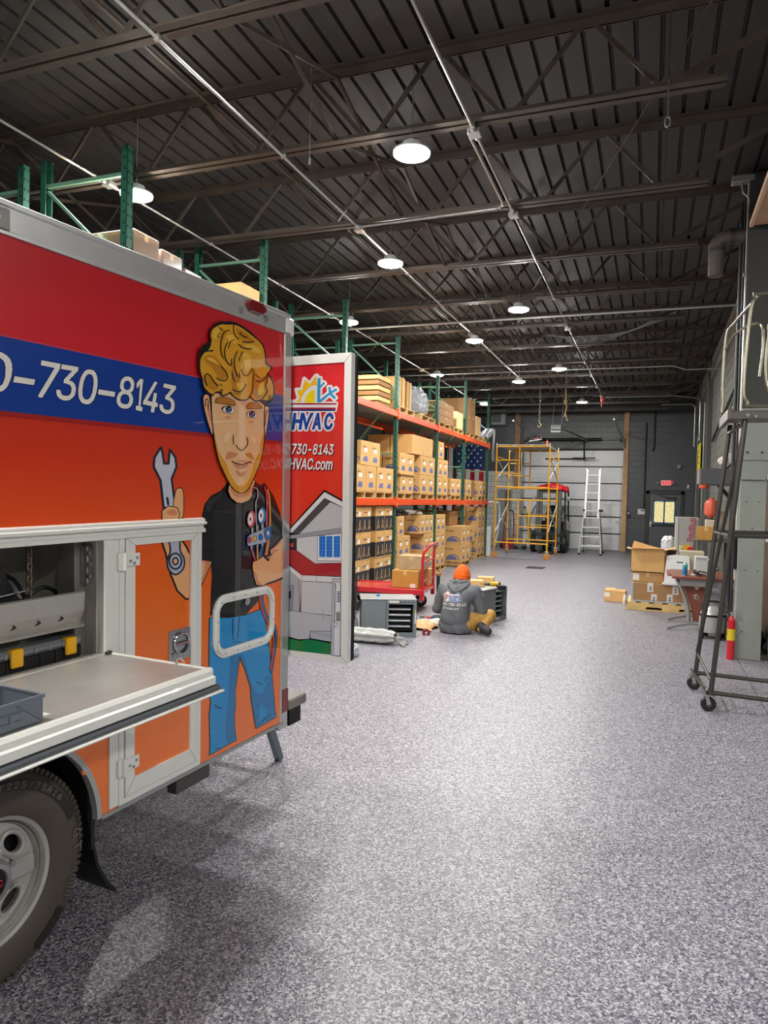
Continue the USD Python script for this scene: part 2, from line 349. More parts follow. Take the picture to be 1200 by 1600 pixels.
for bx, bz in ((-.08, 2.36), (.07, 2.36), (-.07, 1.8), (.06, 1.8), (.0, 1.5), (-.06, 1.02), (.07, 1.02), (-.07, .32)):
    obj('bolt', MB().cyl((bx, -.156 if bz > 2.2 else -.141, bz), (bx, -.170 if bz > 2.2 else -.148, bz), .013 if bz > 2.2 else .007, 6), mat('bolt_dark', '#4c4a46', .4, .6), cl)
tag = lambda p, **k: setd(stage.GetPrimAtPath(p), **k)
# brown door in the side wall beyond the column
d3 = obj('door_3', MB().box((XW - .02, 9.24, 0), (XW + .06, 10.16, 2.08), .004), mat('brown_door', '#4a3524', .45, var=.25, vscale=3), kind='structure', label='dark brown wooden door beyond the grey column')
obj('door_jamb', MB().box((XW - .05, 10.16, 0), (XW + .08, 10.25, 2.15)).box((XW - .05, 9.15, 2.08), (XW + .08, 10.25, 2.15)).box((XW - .05, 9.15, 0), (XW + .08, 9.24, 2.15)), mat('cream_trim', '#b8ab90', .5), d3)
obj('knob', MB().cyl((XW - .02, 10.08, 1.0), (XW - .06, 10.08, 1.0), .012, 10).lathe([(0, 0), (.02, .002), (.03, .015), (.027, .032), (.0, .04)], (XW - .06, 10.08, 1.), (-1, 0, 0), 14), mat('steel_bright', '#c8c9ca', .25, .9), d3)
# ---------------------------------------------------------------- overhead door, six sections
gd = obj('door_2', MB().box((-4.62, YB + .06, 0), (-.95, YB + .1, 3.66)), mat('door_core', '#8c8f91', .5), kind='structure', label='large closed pale grey sectional overhead door in the back wall')
pan_m = mat('overhead_door_paint', '#e2e4e6', .38, bump=.1, scale=30)
for i in range(6):
    z = .03 + i * .605
    obj('door_section', MB().box((-4.62, YB + .02, z), (-.95, YB + .06, z + .575), .006), pan_m, gd)
    obj('section_rail', MB().box((-4.62, YB + .005, z + .572), (-.95, YB + .05, z + .607)), mat('black_steel', '#151516', .5, .2), gd)
    for X in (-4.55, -2.25, -1.02): obj('hinge_plate', MB().box((X - .05, YB - .0, z), (X + .05, YB + .022, z + .57), .003), mat('hinge_strip', '#9a9da0', .4, .5), gd)
obj('bottom_seal', MB().box((-4.62, YB + .01, 0), (-.95, YB + .06, .035)), mat('rubber_pale', '#8d9092', .6), gd)
obj('track', MB().box((-.97, YB - .06, .03), (-.93, YB + .01, 3.75)).box((-1.0, YB - .02, .03), (-.92, YB + .015, 3.7)), mat('galvanised', '#b4b6b4'), gd)
obj('track', MB().box((-4.64, YB - .06, .03), (-4.60, YB + .01, 3.75)), mat('galvanised', '#b4b6b4'), gd)
obj('slide_latch', MB().box((-1.2, YB - .03, 1.06), (-.98, YB + .02, 1.1)).box((-1.12, YB - .05, 1.03), (-1.08, YB + .02, 1.13)), mat('galvanised', ''), gd)
obj('track_arm', MB().path([(-.95, YB - .05, 3.7), (-.98, YB - .25, 3.95), (-1.2, YB - 1.2, 4.32), (-1.2, YB - 3.2, 4.4)], .03, 6), mat('galvanised', ''), gd)
obj('track_arm', MB().path([(-4.62, YB - .05, 3.7), (-4.6, YB - .25, 3.95), (-4.4, YB - 1.2, 4.32), (-4.4, YB - 3.2, 4.4)], .03, 6), mat('galvanised', ''), gd)
sh = thing('torsion_shaft', 'dark spring shaft mounted across the wall above the overhead door', 'shaft', (-2.8, YB - .12, 4.02))
obj('spring', MB().cyl((-1.2, 0, 0), (1.05, 0, 0), .05, 14), mat('black_steel', ''), sh); obj('shaft', MB().cyl((-1.75, 0, 0), (1.85, 0, 0), .017, 10), mat('galvanised', ''), sh)
for X in (-1.6, 0, 1.7): obj('bracket', MB().box((X - .03, -.03, -.08), (X + .03, .125, .08), .004), mat('black_steel', ''), sh)
tr = obj('trim_1', MB().box((-4.62, YB - .03, 3.66), (-.95, YB + .04, 3.70)).box((-4.6, YB - .08, 3.1), (-4.56, YB - .05, 3.64)).box((-3.75, YB - .09, 3.30), (-2.32, YB - .06, 3.34)), mat('black_steel', ''), kind='structure', label='black header angle over the overhead door')
wood_m = mat('post_wood', '#c79d70', .6, var=.12, vscale=5)
p1 = obj('wood_post', MB().box((-1.0, YB - .07, 0), (-.83, YB - .012, 5.0), .004), wood_m); tag(p1, label='tall bare wooden post beside the right edge of the overhead door', category='post')
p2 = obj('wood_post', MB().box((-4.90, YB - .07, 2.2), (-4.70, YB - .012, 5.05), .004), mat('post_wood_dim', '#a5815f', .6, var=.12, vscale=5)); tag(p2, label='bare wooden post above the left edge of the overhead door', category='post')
# opener hung from the ceiling, chains and rope
op = thing('door_opener', 'grey motor door opener on hanging straps in front of the overhead door', 'door opener', (-2.95, 24.0, 4.1))
obj('motor', MB().box((-.25, -.15, -.1), (.1, .15, .16), .02).cyl((-.2, -.2, .05), (.1, -.2, .05), .07, 12), mat('opener_grey', '#8a8d8e', .4, .4), op)
obj('rail', MB().bar((.05, .1, .05), (.7, 2.6, -.12), .07, .07), mat('galvanised', ''), op)
obj('draw_arm', MB().bar((.62, 2.3, -.12), (.62, 2.6, -.85), .05, .03).box((.2, 2.62, -.78), (1.0, 2.66, -.74)), mat('black_steel', ''), op)
for X in (-.22, .08): obj('strap', MB().bar((X, 0, .1), (X + .1, .05, 1.4), .03, .012), mat('strap_steel', '#6e7072', .4, .6), op)
def chain(mb, p, q, link=.05, r=.005, w=.016):
    p, q = np.asarray(p, float), np.asarray(q, float); L = np.linalg.norm(q - p); n = max(2, int(L / link / .78)); a, b, d = frame_for(q - p)
    for i in range(n):
        c = p + (q - p) * (i + .5) / n; u = a if i % 2 else b
        mb.path([c + u * w * math.cos(t) + d * link * .5 * math.sin(t) for t in np.arange(8) * math.pi / 4], r, 5, closed=True)
    return mb
hk = thing('hanging_chain', 'long grey chain with a hook hanging left of the door opener', 'chain', (-3.0, 20.07, 3.98))
obj('links', chain(MB(), (0, 0, 0), (0, 0, 1.3), .09, .008, .022), mat('galvanised', ''), hk)
obj('hook', MB().path(spline([(0, 0, .02), (0, 0, -.05), (.05, 0, -.12), (0, 0, -.18), (-.05, 0, -.13)]), .015, 8), mat('brass_hook', '#b9a77c', .35, .6), hk)
rp_ = thing('pull_rope', 'knotted pale rope dangling right of the door opener', 'rope', (-2.36, 20.6, 4.15))
obj('rope', MB().path(spline([(0, 0, 1.36), (0, 0, .62), (.01, 0, .5), (-.02, .01, .38), (.03, 0, .3), (0, 0, .1), (-.03, 0, -.02)]), .022, 8).path(spline([(0, 0, .1), (.03, 0, .0), (.05, 0, -.1), (.09, 0, -.12)]), .02, 8), mat('rope_fibre', '#a98f68', .8), rp_)
obj('knot', MB().lathe([(0, -.06), (.045, -.04), (.055, 0), (.045, .04), (0, .06)], (0, 0, .42), n=12), mat('rope_fibre', ''), rp_)
rh = thing('red_hook', 'small red spring clamp hanging from the end of the ceiling conduit', 'clamp', (-1.44, 21.85, 4.73))
obj('body', MB().box((-.06, -.03, -.02), (.05, .03, .12), .02).path(spline([(.0, 0, 0), (-.03, 0, -.08), (-.02, 0, -.16)]), .018, 8), mat('red_plastic', '#b8332a', .4), rh)
# ---------------------------------------------------------------- exit door
d1 = obj('door_1', MB().ext(Polygon([(-.07, 0), (.95, 0), (.95, 2.09), (-.07, 2.09)], [[(.09, 1.09), (.76, 1.09), (.76, 1.84), (.09, 1.84)]]), (1, 0, 0), (0, 0, 1), (0, -1, 0), (0, YB + .06, 0), 0, .045), mat('exit_door_paint', '#54575a', .4), kind='structure', label='dark grey exit door with a two-pane window and push bar')
obj('door_frame', MB().box((-.19, YB - .02, 0), (-.07, YB + .05, 2.2), .006).box((.95, YB - .02, 0), (1.07, YB + .05, 2.2), .006).box((-.19, YB - .02, 2.09), (1.07, YB + .05, 2.2), .006), mat('door_frame_paint', '#2c2e30', .4), d1)
obj('window_frame', MB().box((.06, YB + .0, 1.06), (.79, YB + .03, 1.1)).box((.06, YB, 1.83), (.79, YB + .03, 1.87)).box((.06, YB, 1.06), (.1, YB + .03, 1.87)).box((.75, YB, 1.06), (.79, YB + .03, 1.87)).box((.4, YB, 1.06), (.45, YB + .03, 1.87)), mat('blue_tape', '#2a6f9c', .5), d1)
lit = usdkit.material(stage, '/World/Looks/lit_window', {'t': ('texture_coordinate', {}), 'n': ('noise_texture', dict(scale=22., detail=4.)), 'r': ('rgb_ramp', dict(ramp=[(.35, hx('#c9b673')), (.65, hx('#f2e5b0'))])), 'e': ('emission', dict(strength=1.15))}, [('t.object', 'n.vector'), ('n.fac', 'r.fac'), ('r.color', 'e.color')], surface='e.emission')
for a, b in ((.1, .4), (.45, .75)): obj('pane', MB().box((a, YB + .010, 1.1), (b, YB + .016, 1.83)), lit, d1, label='yellow daylit window pane')
obj('push_bar', MB().box((.02, YB - .06, .98), (.86, YB - .01, 1.04), .008).box((.0, YB - .03, .96), (.1, YB + .02, 1.06), .006), mat('push_bar_dark', '#3a3c3e', .35, .6), d1)
obj('lever', MB().box((-.05, YB - .01, .93), (.03, YB + .02, 1.13), .005).cyl((-.01, YB, 1.05), (-.01, YB - .06, 1.05), .015, 10).bar((-.01, YB - .06, 1.05), (.1, YB - .06, 1.05), .02, .02, c=.004), mat('steel_bright', ''), d1)
obj('door_closer', MB().box((.48, YB - .05, 1.93), (.82, YB + .02, 1.99), .008).bar((.52, YB - .04, 2.0), (.2, YB - .1, 2.06), .02, .012), mat('push_bar_dark', ''), d1)
ex = thing('exit_sign', 'lit red exit sign with twin lamp heads above the exit door', 'exit sign', (.45, YB - .06, 2.49))
obj('housing', MB().box((-.17, -.02, -.1), (.17, .06, .1), .01), mat('sign_white', '#d9d5d2', .5), ex)
obj('letters', MB().poly(affinity.translate(affinity.scale(text_shape('EXIT', -.14, -.065, .13, .9, 0, True), 1, 1, origin=(0, 0)), 0, 0), lambda q: np.c_[q[:, 0], np.full(len(q), -.0215), q[:, 1]]), emat('exit_red', (1., .02, .03), 1.3), ex)
obj('face', MB().poly(sbox(-.16, -.09, .16, .09), lambda q: np.c_[q[:, 0], np.full(len(q), -.0208), q[:, 1]]), emat('exit_face', (1., .5, .46), .5), ex)
for s in (-1, 1): obj('lamp_head', MB().lathe([(0, -.05), (.05, -.04), (.06, .02), (.05, .05), (0, .055)], (s * .24, 0, 0), (s * .4, -1, -.2), 12).box((min(s * .15, s * .24), -.01, -.02), (max(s * .15, s * .24), .03, .02)), mat('lamp_head_grey', '#7e8284', .35), ex)
cm = thing('security_camera', 'small grey dome floodlight on the dark wall above the exit sign', 'camera', (.88, YB - .02, 3.07))
obj('body', MB().lathe([(0, 0), (.07, 0), (.085, .05), (.06, .1), (0, .12)], axis=(-.4, -1, -.3), n=16), mat('camera_grey', '#8c8f90', .35), cm); obj('mount', MB().box((-.04, 0, -.05), (.06, .03, .05), .006), mat('camera_grey', ''), cm)
q = obj('wall_sensor', MB().box((1.14, YB - .03, 2.31), (1.21, YB, 2.44), .01), mat('sign_white', '')); tag(q, label='small white sensor on the dark back wall near the corner', category='sensor')
kp = thing('card_reader', 'small black card reader on the wall beside the wooden post', 'card reader', (-.76, YB - .02, 1.33))
obj('body', MB().box((-.06, -.02, -.12), (.06, .02, .12), .01), mat('black_plastic', '#17181a', .35), kp); obj('display', MB().box((-.035, -.023, .03), (.035, -.02, .09)), mat('display_blue', '#b9c6dd', .2), kp)
kb = thing('alarm_keypad', 'white alarm keypad on the wall left of the exit door', 'keypad', (-.33, YB - .02, 1.45))
obj('body', MB().box((-.125, -.02, -.1), (.125, .02, .1), .012), mat('sign_white', ''), kb); obj('display', MB().box((-.02, -.023, .03), (.1, -.02, .07)), mat('black_plastic', ''), kb)
def conduit(label, pts, r=.012, m=None, name='conduit', cat='conduit', straps=()):
    t = thing(name, label, cat, pts[0]); obj('pipe', MB().path(pts, r, 8), m or mat('galvanised', ''), t, world=True)
    for p in straps: obj('strap', MB().box(np.subtract(p, (.03, .012, .02)), np.add(p, (.03, .012, .025)), .004), mat('galvanised', ''), t, world=True)
    return t
dk = mat('conduit_dark', '#2e3133', .45)
conduit('thin dark conduit running down the back wall to the keypad', [(-.25, YB - .03, 4.62), (-.25, YB - .03, 1.56)], .028, dk)
conduit('short dark downspout pipe ending in a small fitting on the back wall', [(.02, YB - .04, 5.1), (.02, YB - .04, 3.75), (-.03, YB - .04, 3.6)], .028, dk)
# white unit on the back wall, grey side door, flag
cu = thing('wall_cabinet', 'pale square unit cooler box high on the back wall left of the overhead door', 'cabinet', (-5.45, YB - .3, 4.83))
obj('case', MB().box((-.28, -.25, -.28), (.26, .3, .28), .02), mat('cabinet_pale', '#9da1a2', .4), cu); obj('grille', MB().box((-.24, -.256, -.2), (.1, -.25, .2)), mat('cabinet_grille', '#5f6466', .5), cu)
d4 = obj('door_4', MB().box((-5.5, YB - .02, 0), (-4.95, YB + .05, 2.15), .006), mat('grey_side_door', '#8f9292', .45), kind='structure', label='plain grey side door left of the overhead door')
obj('upper_panel', MB().box((-5.22, YB - .026, 1.45), (-5.02, YB - .02, 2.1)), mat('grey_side_panel', '#5c6163', .4), d4)
fg = thing('flag', 'large american flag hung vertically on the back wall behind the racks', 'flag', (-7.2, YB - .06, 2.9))
def wavy(q, off): return np.c_[q[:, 0], -.03 * np.sin(q[:, 0] * 9 + q[:, 1] * 1.3) - off, q[:, 1]]
SW = .1755; x1 = 1.14
def grid(a, b, c, d): return unary_union([sbox(x, y, min(x + .06, b), min(y + .35, d)) for x in np.arange(a, b - 1e-6, .06) for y in np.arange(c, d - 1e-6, .35)])
def sheet(mb, a, b, c, d, off, col):
    xs = np.linspace(a, b, max(3, int((b - a) / .05))); zs = np.linspace(c, d, 12); g = np.array([(x, z) for x in xs for z in zs]); n = len(zs)
    mb.add(wavy(g, off), [(i * n + j, (i + 1) * n + j, (i + 1) * n + j + 1, i * n + j + 1) for i in range(len(xs) - 1) for j in range(n - 1)], col)
mb = MB()
for i in range(13): sheet(mb, x1 - (i + 1) * SW, x1 - i * SW, -2.35, 1.78, 0, '#b0172c' if i % 2 == 0 else '#d8d8d6')
obj('stripes', mb, print_mat('flag_cloth', .8), fg, ink=True)
mb = MB(); sheet(mb, x1 - 7 * SW, x1, 0.0, 1.78, .006, '#12306c'); obj('union', mb, print_mat('flag_cloth'), fg, ink=True)
mb = MB()
for r in range(11):
    for c in range(9):
        if (r + c) % 2 == 0:
            cx, cz = x1 - 7 * SW * (c + 1) / 10, 1.78 * (r + 1) / 12
            st = Polygon([(cx + rr * math.sin(t), cz + rr * math.cos(t)) for t, rr in ((k * math.pi / 5, .055 if k % 2 == 0 else .022) for k in range(10))])
            mb.poly(st, lambda q: wavy(q, .010), '#d8d8d6')
obj('stars', mb, print_mat('flag_cloth'), fg, ink=True)
# ================================================================ the service truck (x rearward, y inward, z up; its near side is y = 0)
TH, PT = math.radians(5.06), .02
t_ = np.array([math.sin(TH), math.cos(TH), 0]); n_ = np.array([t_[1], -t_[0], 0]); TO = np.array([-2.055, 1.792, 0.]) + n_ * .02
ta = math.cos(PT) * t_ + math.sin(PT) * np.array([0, 0, 1]); tz = -math.sin(PT) * t_ + math.cos(PT) * np.array([0, 0, 1])
truck = thing('service_truck', 'large red and orange box service truck with blue phone-number stripe and cartoon technician', 'truck', TO, rot=(0, -math.degrees(PT), 90 - 5.06))
def side(xy, off=0.):                               # pixels -> (x, z) on the truck's side
    o = []
    for x, y in np.asarray(xy, float).reshape(-1, 2):
        q = on_plane(x, y, TO + n_ * off, n_) - TO; o.append((q @ ta, q @ tz))
    return np.array(o)
def tpt(x, y, zl):                                   # pixel -> truck coordinates on a level plane of the truck
    q = on_plane(x, y, TO + tz * zl, tz) - TO; return np.array([q @ ta, -(q @ n_), q @ tz])
al_m = mat('aluminium', '#b9bbb8', .34, .8, var=.08, vscale=6); wf_m = mat('frame_white', '#e6e6df', .35, 0, coat_weight=.3)
alp_m = mat('aluminium_plate', '#bfbcb6', .42, .55, var=.10, vscale=5, bump=.15, scale=14); blk_m = mat('rubber_black', '#101011', .6); dkg_m = mat('underbody', '#1a1a1b', .7)
wrap = usdkit.material(stage, '/World/Looks/truck_wrap', {'g': ('texture_coordinate', {}), 's': ('separate_xyz', {}), 'm': ('map_range', dict(from_min=.4, from_max=2.6, to_min=0., to_max=1.)),
    'r': ('rgb_ramp', dict(ramp=[(0, hx('#f87d38')), (.25, hx('#f47412')), (.42, hx('#f26a10')), (.55, hx('#ec521a')), (.66, hx('#da3814')), (.72, hx('#d03016')), (.74, hx('#d92a26')), (.85, hx('#d31f28')), (1, hx('#cc1c26'))])),
    'p': ('principled_bsdf', dict(roughness=.35, coat_weight=.9, coat_roughness=.02, coat_ior=1.58, specular_ior_level=.3))}, [('g.object', 's.vector'), ('s.z', 'm.value'), ('m.result', 'r.fac'), ('r.color', 'p.base_color')], surface='p.BSDF')
ink_m = print_mat('vehicle_ink', .35, coat_weight=.9, coat_roughness=.02, coat_ior=1.58, specular_ior_level=.3)
L0, L1, TW = -4.6, 1.735, 2.15
arch = unary_union([Point(0, .44).buffer(.425, 32), sbox(-.425, 0, .425, .44)])
comp = sbox(-1.25, 1.097, .438, 1.557)
panel = sbox(L0, .445, L1, 2.60).difference(arch).difference(sbox(-1.27, 1.075, .458, 1.577))
X_, Z_, Yi = (1, 0, 0), (0, 0, 1), (0, 1, 0)
def exy(shape, y0, y1): return MB().ext(shape, X_, Z_, Yi, (0, 0, 0), y0, y1)
obj('side_panel', exy(panel, 0, .02), wrap, truck, smooth=False)
obj('far_side_panel', MB().box((L0, TW - .02, .445), (L1, TW, 2.6)), wrap, truck, smooth=False)
obj('roof', MB().box((L0, 0.03, 2.66), (L1, TW, 2.69)), al_m, truck)
obj('front_panel', MB().box((L0, .02, .445), (L0 + .03, TW - .02, 2.66)), wf_m, truck)
obj('rear_panel', MB().ext(sbox(.02, .445, TW - .02, 2.62).difference(sbox(.95, .62, TW - .4, 2.5)), (0, 1, 0), Z_, X_, (0, 0, 0), L1 - .03, L1), wf_m, truck)
obj('floor_deck', MB().box((L0, .45, .62), (L1, TW - .1, .66)), dkg_m, truck)
# open compartment: liner with back wall, ends, ceiling and floor
lin_m = mat('compartment_liner', '#bdbab2', .5, .3, var=.1, vscale=7)
obj('compartment_liner', MB().box((-1.3, .45, 1.05), (.47, .46, 1.6)).box((.452, .02, 1.05), (.47, .45, 1.6)).box((-1.3, .02, 1.05), (-1.28, .45, 1.6)).box((-1.3, .02, 1.59), (.47, .45, 1.6)).box((-1.3, .02, 1.05), (.47, .45, 1.085)), lin_m, truck)
obj('liner_post', MB().box((.06, .41, 1.085), (.21, .45, 1.59), .003), mat('liner_post', '#8f8c87', .45, .4), truck)
obj('liner_post', MB().box((.40, .10, 1.085), (.452, .2, 1.59), .003), mat('liner_post', ''), truck)
hg = obj('hinge', MB().box((.425, .06, 1.37), (.452, .10, 1.52), .004), mat('galvanised', ''), truck)
for zz in (1.40, 1.445, 1.49): obj('bolt', MB().cyl((.43, .058, zz), (.43, .045, zz), .012, 8), mat('steel_bright', ''), hg)
# rails and trims
obj('top_rail', MB().ext(Polygon([(0, 2.585), (-.012, 2.585), (-.012, 2.595), (-.006, 2.60), (-.006, 2.675), (-.014, 2.68), (-.014, 2.695), (.0, 2.70), (.03, 2.715), (.09, 2.715), (.09, 2.69), (.02, 2.69), (.02, 2.585)]), (0, 1, 0), Z_, X_, (0, 0, 0), L0, L1 - .005), mat('rail_aluminium', '#c9cac8', .32, .5, var=.06, vscale=9), truck, smooth=False)
for x, z in ((1.29, 2.62), (1.50, 2.625), (.0, 2.635)):
    obj('rail_bolt', MB().cyl((x, -.004, z), (x, -.011, z), .018, 12).cyl((x, -.011, z), (x, -.016, z), .008, 6), mat('galvanised', ''), truck)
obj('rail_bracket', MB().box((-.05, -.012, 2.60), (.045, -.004, 2.67), .003), mat('bracket_worn', '#8f8a86', .45, .6), truck)
obj('corner_post', MB().box((L1 - .055, -.006, .40), (L1 + .03, .07, 2.60), .012), mat('post_aluminium', '#c9cac8', .25, .6), truck)
obj('corner_cap', MB().box((L1 - .05, -.012, 2.58), (L1 + .04, .09, 2.68), .012), wf_m, truck)
obj('bottom_rail', MB().box((.44, -.006, .432), (L1 - .02, .03, .452), .003).box((L0, -.006, .432), (-.44, .03, .452), .003), al_m, truck)
obj('marker_light', MB().ext(affinity.scale(Point(0, 0).buffer(1, 16), .075, .026).union(sbox(-.05, -.026, .05, .026)), X_, Z_, (0, -1, 0), (1.405, 0, 2.66), .004, .03), mat('red_lens', '#7c0f16', .15, coat_weight=1.), truck)
obj('reflector', MB().box((L1 - .035, -.010, .50), (L1 + .02, -.004, .63), .002), mat('red_lens', ''), truck)
obj('rear_bumper', MB().box((L1 + .02, -.02, .50), (L1 + .20, TW, .56), .008), mat('bumper_plate', '#8b8880', .5, .4, var=.15), truck)
obj('bumper_bracket', MB().box((L1, .03, .44), (L1 + .12, .12, .50), .004).box((L1 + .05, .0, .40), (L1 + .17, .06, .5), .004), blk_m, truck)
# header drip rail over the compartments, and frames
obj('drip_rail', MB().ext(Polygon([(0, 1.545), (-.02, 1.545), (-.02, 1.56), (-.008, 1.567), (-.008, 1.578), (-.028, 1.582), (-.028, 1.592), (-.016, 1.596), (-.016, 1.606), (0, 1.612)]), (0, 1, 0), Z_, X_, (0, 0, 0), L0 + .2, 1.03), wf_m, truck, smooth=False)
obj('compartment_frame', exy(sbox(-1.29, 1.06, .475, 1.555).difference(comp), -.012, .022).box((.438, -.018, 1.09), (.455, .03, 1.555), .003), wf_m, truck)
obj('jamb', MB().box((.475, -.008, .46), (.522, .01, 1.547), .002).box((.497, -.0085, 1.08), (.500, -.007, 1.547)), wf_m, truck)
dr = obj('locker_door', MB().box((.60, -.004, .545), (.945, .01, 1.52)), wrap, truck, smooth=False, label='orange locker door in a white frame')
outer = sbox(.522, .456, 1.016, 1.547).difference(sbox(.548, .480, .990, 1.574)); obj('locker_frame', exy(outer.union(sbox(.522, .456, 1.016, .480)), -.010, .01), wf_m, truck)
inn = sbox(.552, .484, .984, 1.570).intersection(sbox(0, 0, 2, 1.543)); obj('door_frame', exy(inn.difference(sbox(.602, .550, .942, 1.513)), -.014, .005), wf_m, dr)
for (a, b), (c, d) in (((.552, .484), (.602, .55)), ((.984, .484), (.942, .55)), ((.552, 1.543), (.602, 1.513)), ((.984, 1.543), (.942, 1.513))):
    obj('mitre_seam', MB().bar((a, -.0142, b), (c, -.0142, d), .0012, .0012), mat('seam', '#6d6d69', .6), dr)
for z in (1.452, .612):
    h = obj('strap_hinge', MB().box((.51, -.020, z - .035), (.535, -.008, z + .035), .002).box((.53, -.024, z - .022), (.62, -.014, z + .03), .002).cyl((.537, -.022, z - .036), (.537, -.022, z + .036), .009, 10), wf_m, dr)
    for x, q in ((.565, 0), (.60, .012), (.585, -.01)): obj('rivet', MB().cyl((x, -.024, z + q), (x, -.028, z + q), .006, 8), mat('galvanised', ''), h)
hd = obj('latch', MB().ext(sbox(-.058, -.058, .058, .058).buffer(.012), X_, Z_, (0, -1, 0), (.875, 0, 1.05), .004, .010), mat('chrome', '#c9cbcc', .12, .95), dr)
obj('latch_bowl', MB().lathe([(.048, 0), (.048, .004), (.04, .002), (.028, -.004), (0, -.006)], (.88, -.010, 1.055), (0, -1, 0), 28), mat('chrome_dark', '#7f8284', .18, .95), hd)
obj('latch_ring', MB().path([(.88 + .045 * math.cos(a), -.016, 1.055 + .045 * math.sin(a)) for a in np.linspace(0, 2 * math.pi, 24, endpoint=False)], .006, 8, closed=True).bar((.838, -.018, 1.055), (.922, -.018, 1.055), .02, .008, c=.003), mat('chrome', ''), hd)
obj('latch_lock', MB().cyl((.835, -.01, 1.01), (.835, -.018, 1.01), .010, 12), mat('chrome', ''), hd)
# hatch with a rounded white frame
hc = sbox(1.105 + .09, .922 + .09, 1.608 - .09, 1.232 - .09).buffer(.09, 12)
hf = obj('hatch_frame', exy(hc.difference(hc.buffer(-.042)), -.012, 0).ext(hc.buffer(-.012).difference(hc.buffer(-.03)), X_, Z_, Yi, (0, 0, 0), -.02, -.01), wf_m, truck, smooth=False)
for i in range(14):
    p = hc.buffer(-.021).exterior.interpolate((i + .5) / 14, True); obj('screw', MB().cyl((p.x, -.0195, p.y), (p.x, -.0225, p.y), .0045, 8), mat('galvanised', ''), hf)
obj('hatch_lock', MB().cyl((1.37, 0, 1.172), (1.37, -.012, 1.172), .020, 18, .003).box((1.366, -.014, 1.16), (1.374, -.011, 1.184)), mat('chrome', ''), hf)
obj('rivet', MB().cyl((.36, -.0, .66), (.36, -.006, .66), .017, 16, .003), wrap, truck)
# wheel arch, mud flap, wheel
obj('arch_trim', exy(arch.buffer(.012).difference(arch.buffer(-.010)).intersection(sbox(-1, .445, 1, 2)), -.008, .025), mat('trim_grey', '#a9aaa6', .4), truck)
obj('wheel_well', MB().ext(arch.buffer(.10).difference(arch).intersection(sbox(-1, .5, 1, 2)), X_, Z_, Yi, (0, 0, 0), .03, .75).box((-.55, .75, .3), (.55, .77, 1.0)), dkg_m, truck)
fl_ = MB(); Pf = [(.40, .62), (.415, .40), (.45, .24), (.50, .14), (.545, .085)]
for a, b in zip(Pf[:-1], Pf[1:]): fl_.bar((a[0], .28, a[1]), (b[0], .28, b[1]), .012, .50, up=(0, 1, 0))
fl_.box((.41, .02, .32), (.43, .5, .70), .003); obj('mud_flap', fl_, mat('flap_rubber', '#1c1c1e', .5), truck)
obj('exhaust_tip', MB().box((.98, .10, .30), (1.22, .16, .44), .004), mat('underbody_plate', '#4b4a48', .6), truck)
obj('chassis_rail', MB().box((L0, .75, .42), (L1, .82, .62)).box((L0, 1.4, .42), (L1, 1.47, .62)).cyl((-.02, .5, .39), (-.02, 1.65, .39), .06, 12), dkg_m, truck)
WC = np.array([-.006, .03, .385]); ax = (0, -1, 0)
tyre_m = mat('tyre_rubber', '#4d463f', .62, bump=.1, scale=80)
R0 = .388
ty = obj('tyre', MB().lathe([(.225, -.02), (.226, .0), (.24, .012), (.28, .022), (.325, .020), (.355, .008), (.372, -.012), (R0 - .004, -.035), (R0, -.06), (R0, -.16), (R0 - .004, -.19), (.355, -.225), (.28, -.235), (.225, -.2)], WC + [0, 0, 0], ax, 72), tyre_m, truck, label='dark tyre with raised sidewall lettering')
tb = MB()
for i in range(96):
    a = i * 2 * math.pi / 96; u = np.array([math.cos(a), 0, math.sin(a)]); w = np.array([-math.sin(a), 0, math.cos(a)])
    for y0, y1 in ((.012, .055), (.06, .10), (.105, .15)):
        tb.bar(WC + u * (R0 - .004) + [0, y0, 0], WC + u * (R0 - .004) + w * .008 + [0, y1, 0], .016, .018, up=u)
obj('tread', tb, tyre_m, ty, kind='stuff')
obj('side_band', MB().ext(Point(0, 0).buffer(.352, 48).difference(Point(0, 0).buffer(.318, 48)).intersection(unary_union([Polygon([(0, 0)] + [(math.cos(math.radians(a)), math.sin(math.radians(a))) for a in np.linspace(s, e, 8)]) for s, e in ((20, 95), (-62, -38), (100, 140))])), X_, Z_, (0, -1, 0), WC, .016, .0232), mat('tyre_band', '#26221f', .45), ty)
tl = MB()
def ring_text(txt, rad, deg, h, step):
    for i, ch in enumerate(txt):
        if ch == ' ': continue
        a = math.radians(deg - i * step); u = np.array([math.cos(a), math.sin(a)]); w = np.array([math.sin(a), -math.cos(a)])
        hw = h * (.22 if ch in 'I1/' else .42); c = u * rad
        g = glyph_quad(ch, c + u * h / 2 - w * hw, c + u * h / 2 + w * hw, c - u * h / 2 + w * hw, c - u * h / 2 - w * hw, True)
        tl.ext(g, X_, Z_, (0, -1, 0), WC, .0225, .0250)
ring_text('LT225/75R16', .336, 92, .024, 5.2); ring_text('GT', .337, 8, .036, 9.)
for k in range(9): a = math.radians(-12 - k * 2.4); tl.bar(WC + [.322 * math.cos(a), -.0235, .322 * math.sin(a)], WC + [.347 * math.cos(a), -.0235, .347 * math.sin(a)], .003, .003)
obj('lettering', tl, mat('tyre_letter', '#6b635a', .5), ty)
rim_m = mat('wheel_steel', '#bdbab5', .3, .45)
holes = [affinity.rotate(affinity.translate(affinity.scale(Point(0, 0).buffer(1, 16), .030, .046), .142, 0), 42 - 90 * k, origin=(0, 0)) for k in range(4)]
disc = Point(0, 0).buffer(.196, 40).difference(unary_union(holes)).difference(Point(0, 0).buffer(.06, 24))
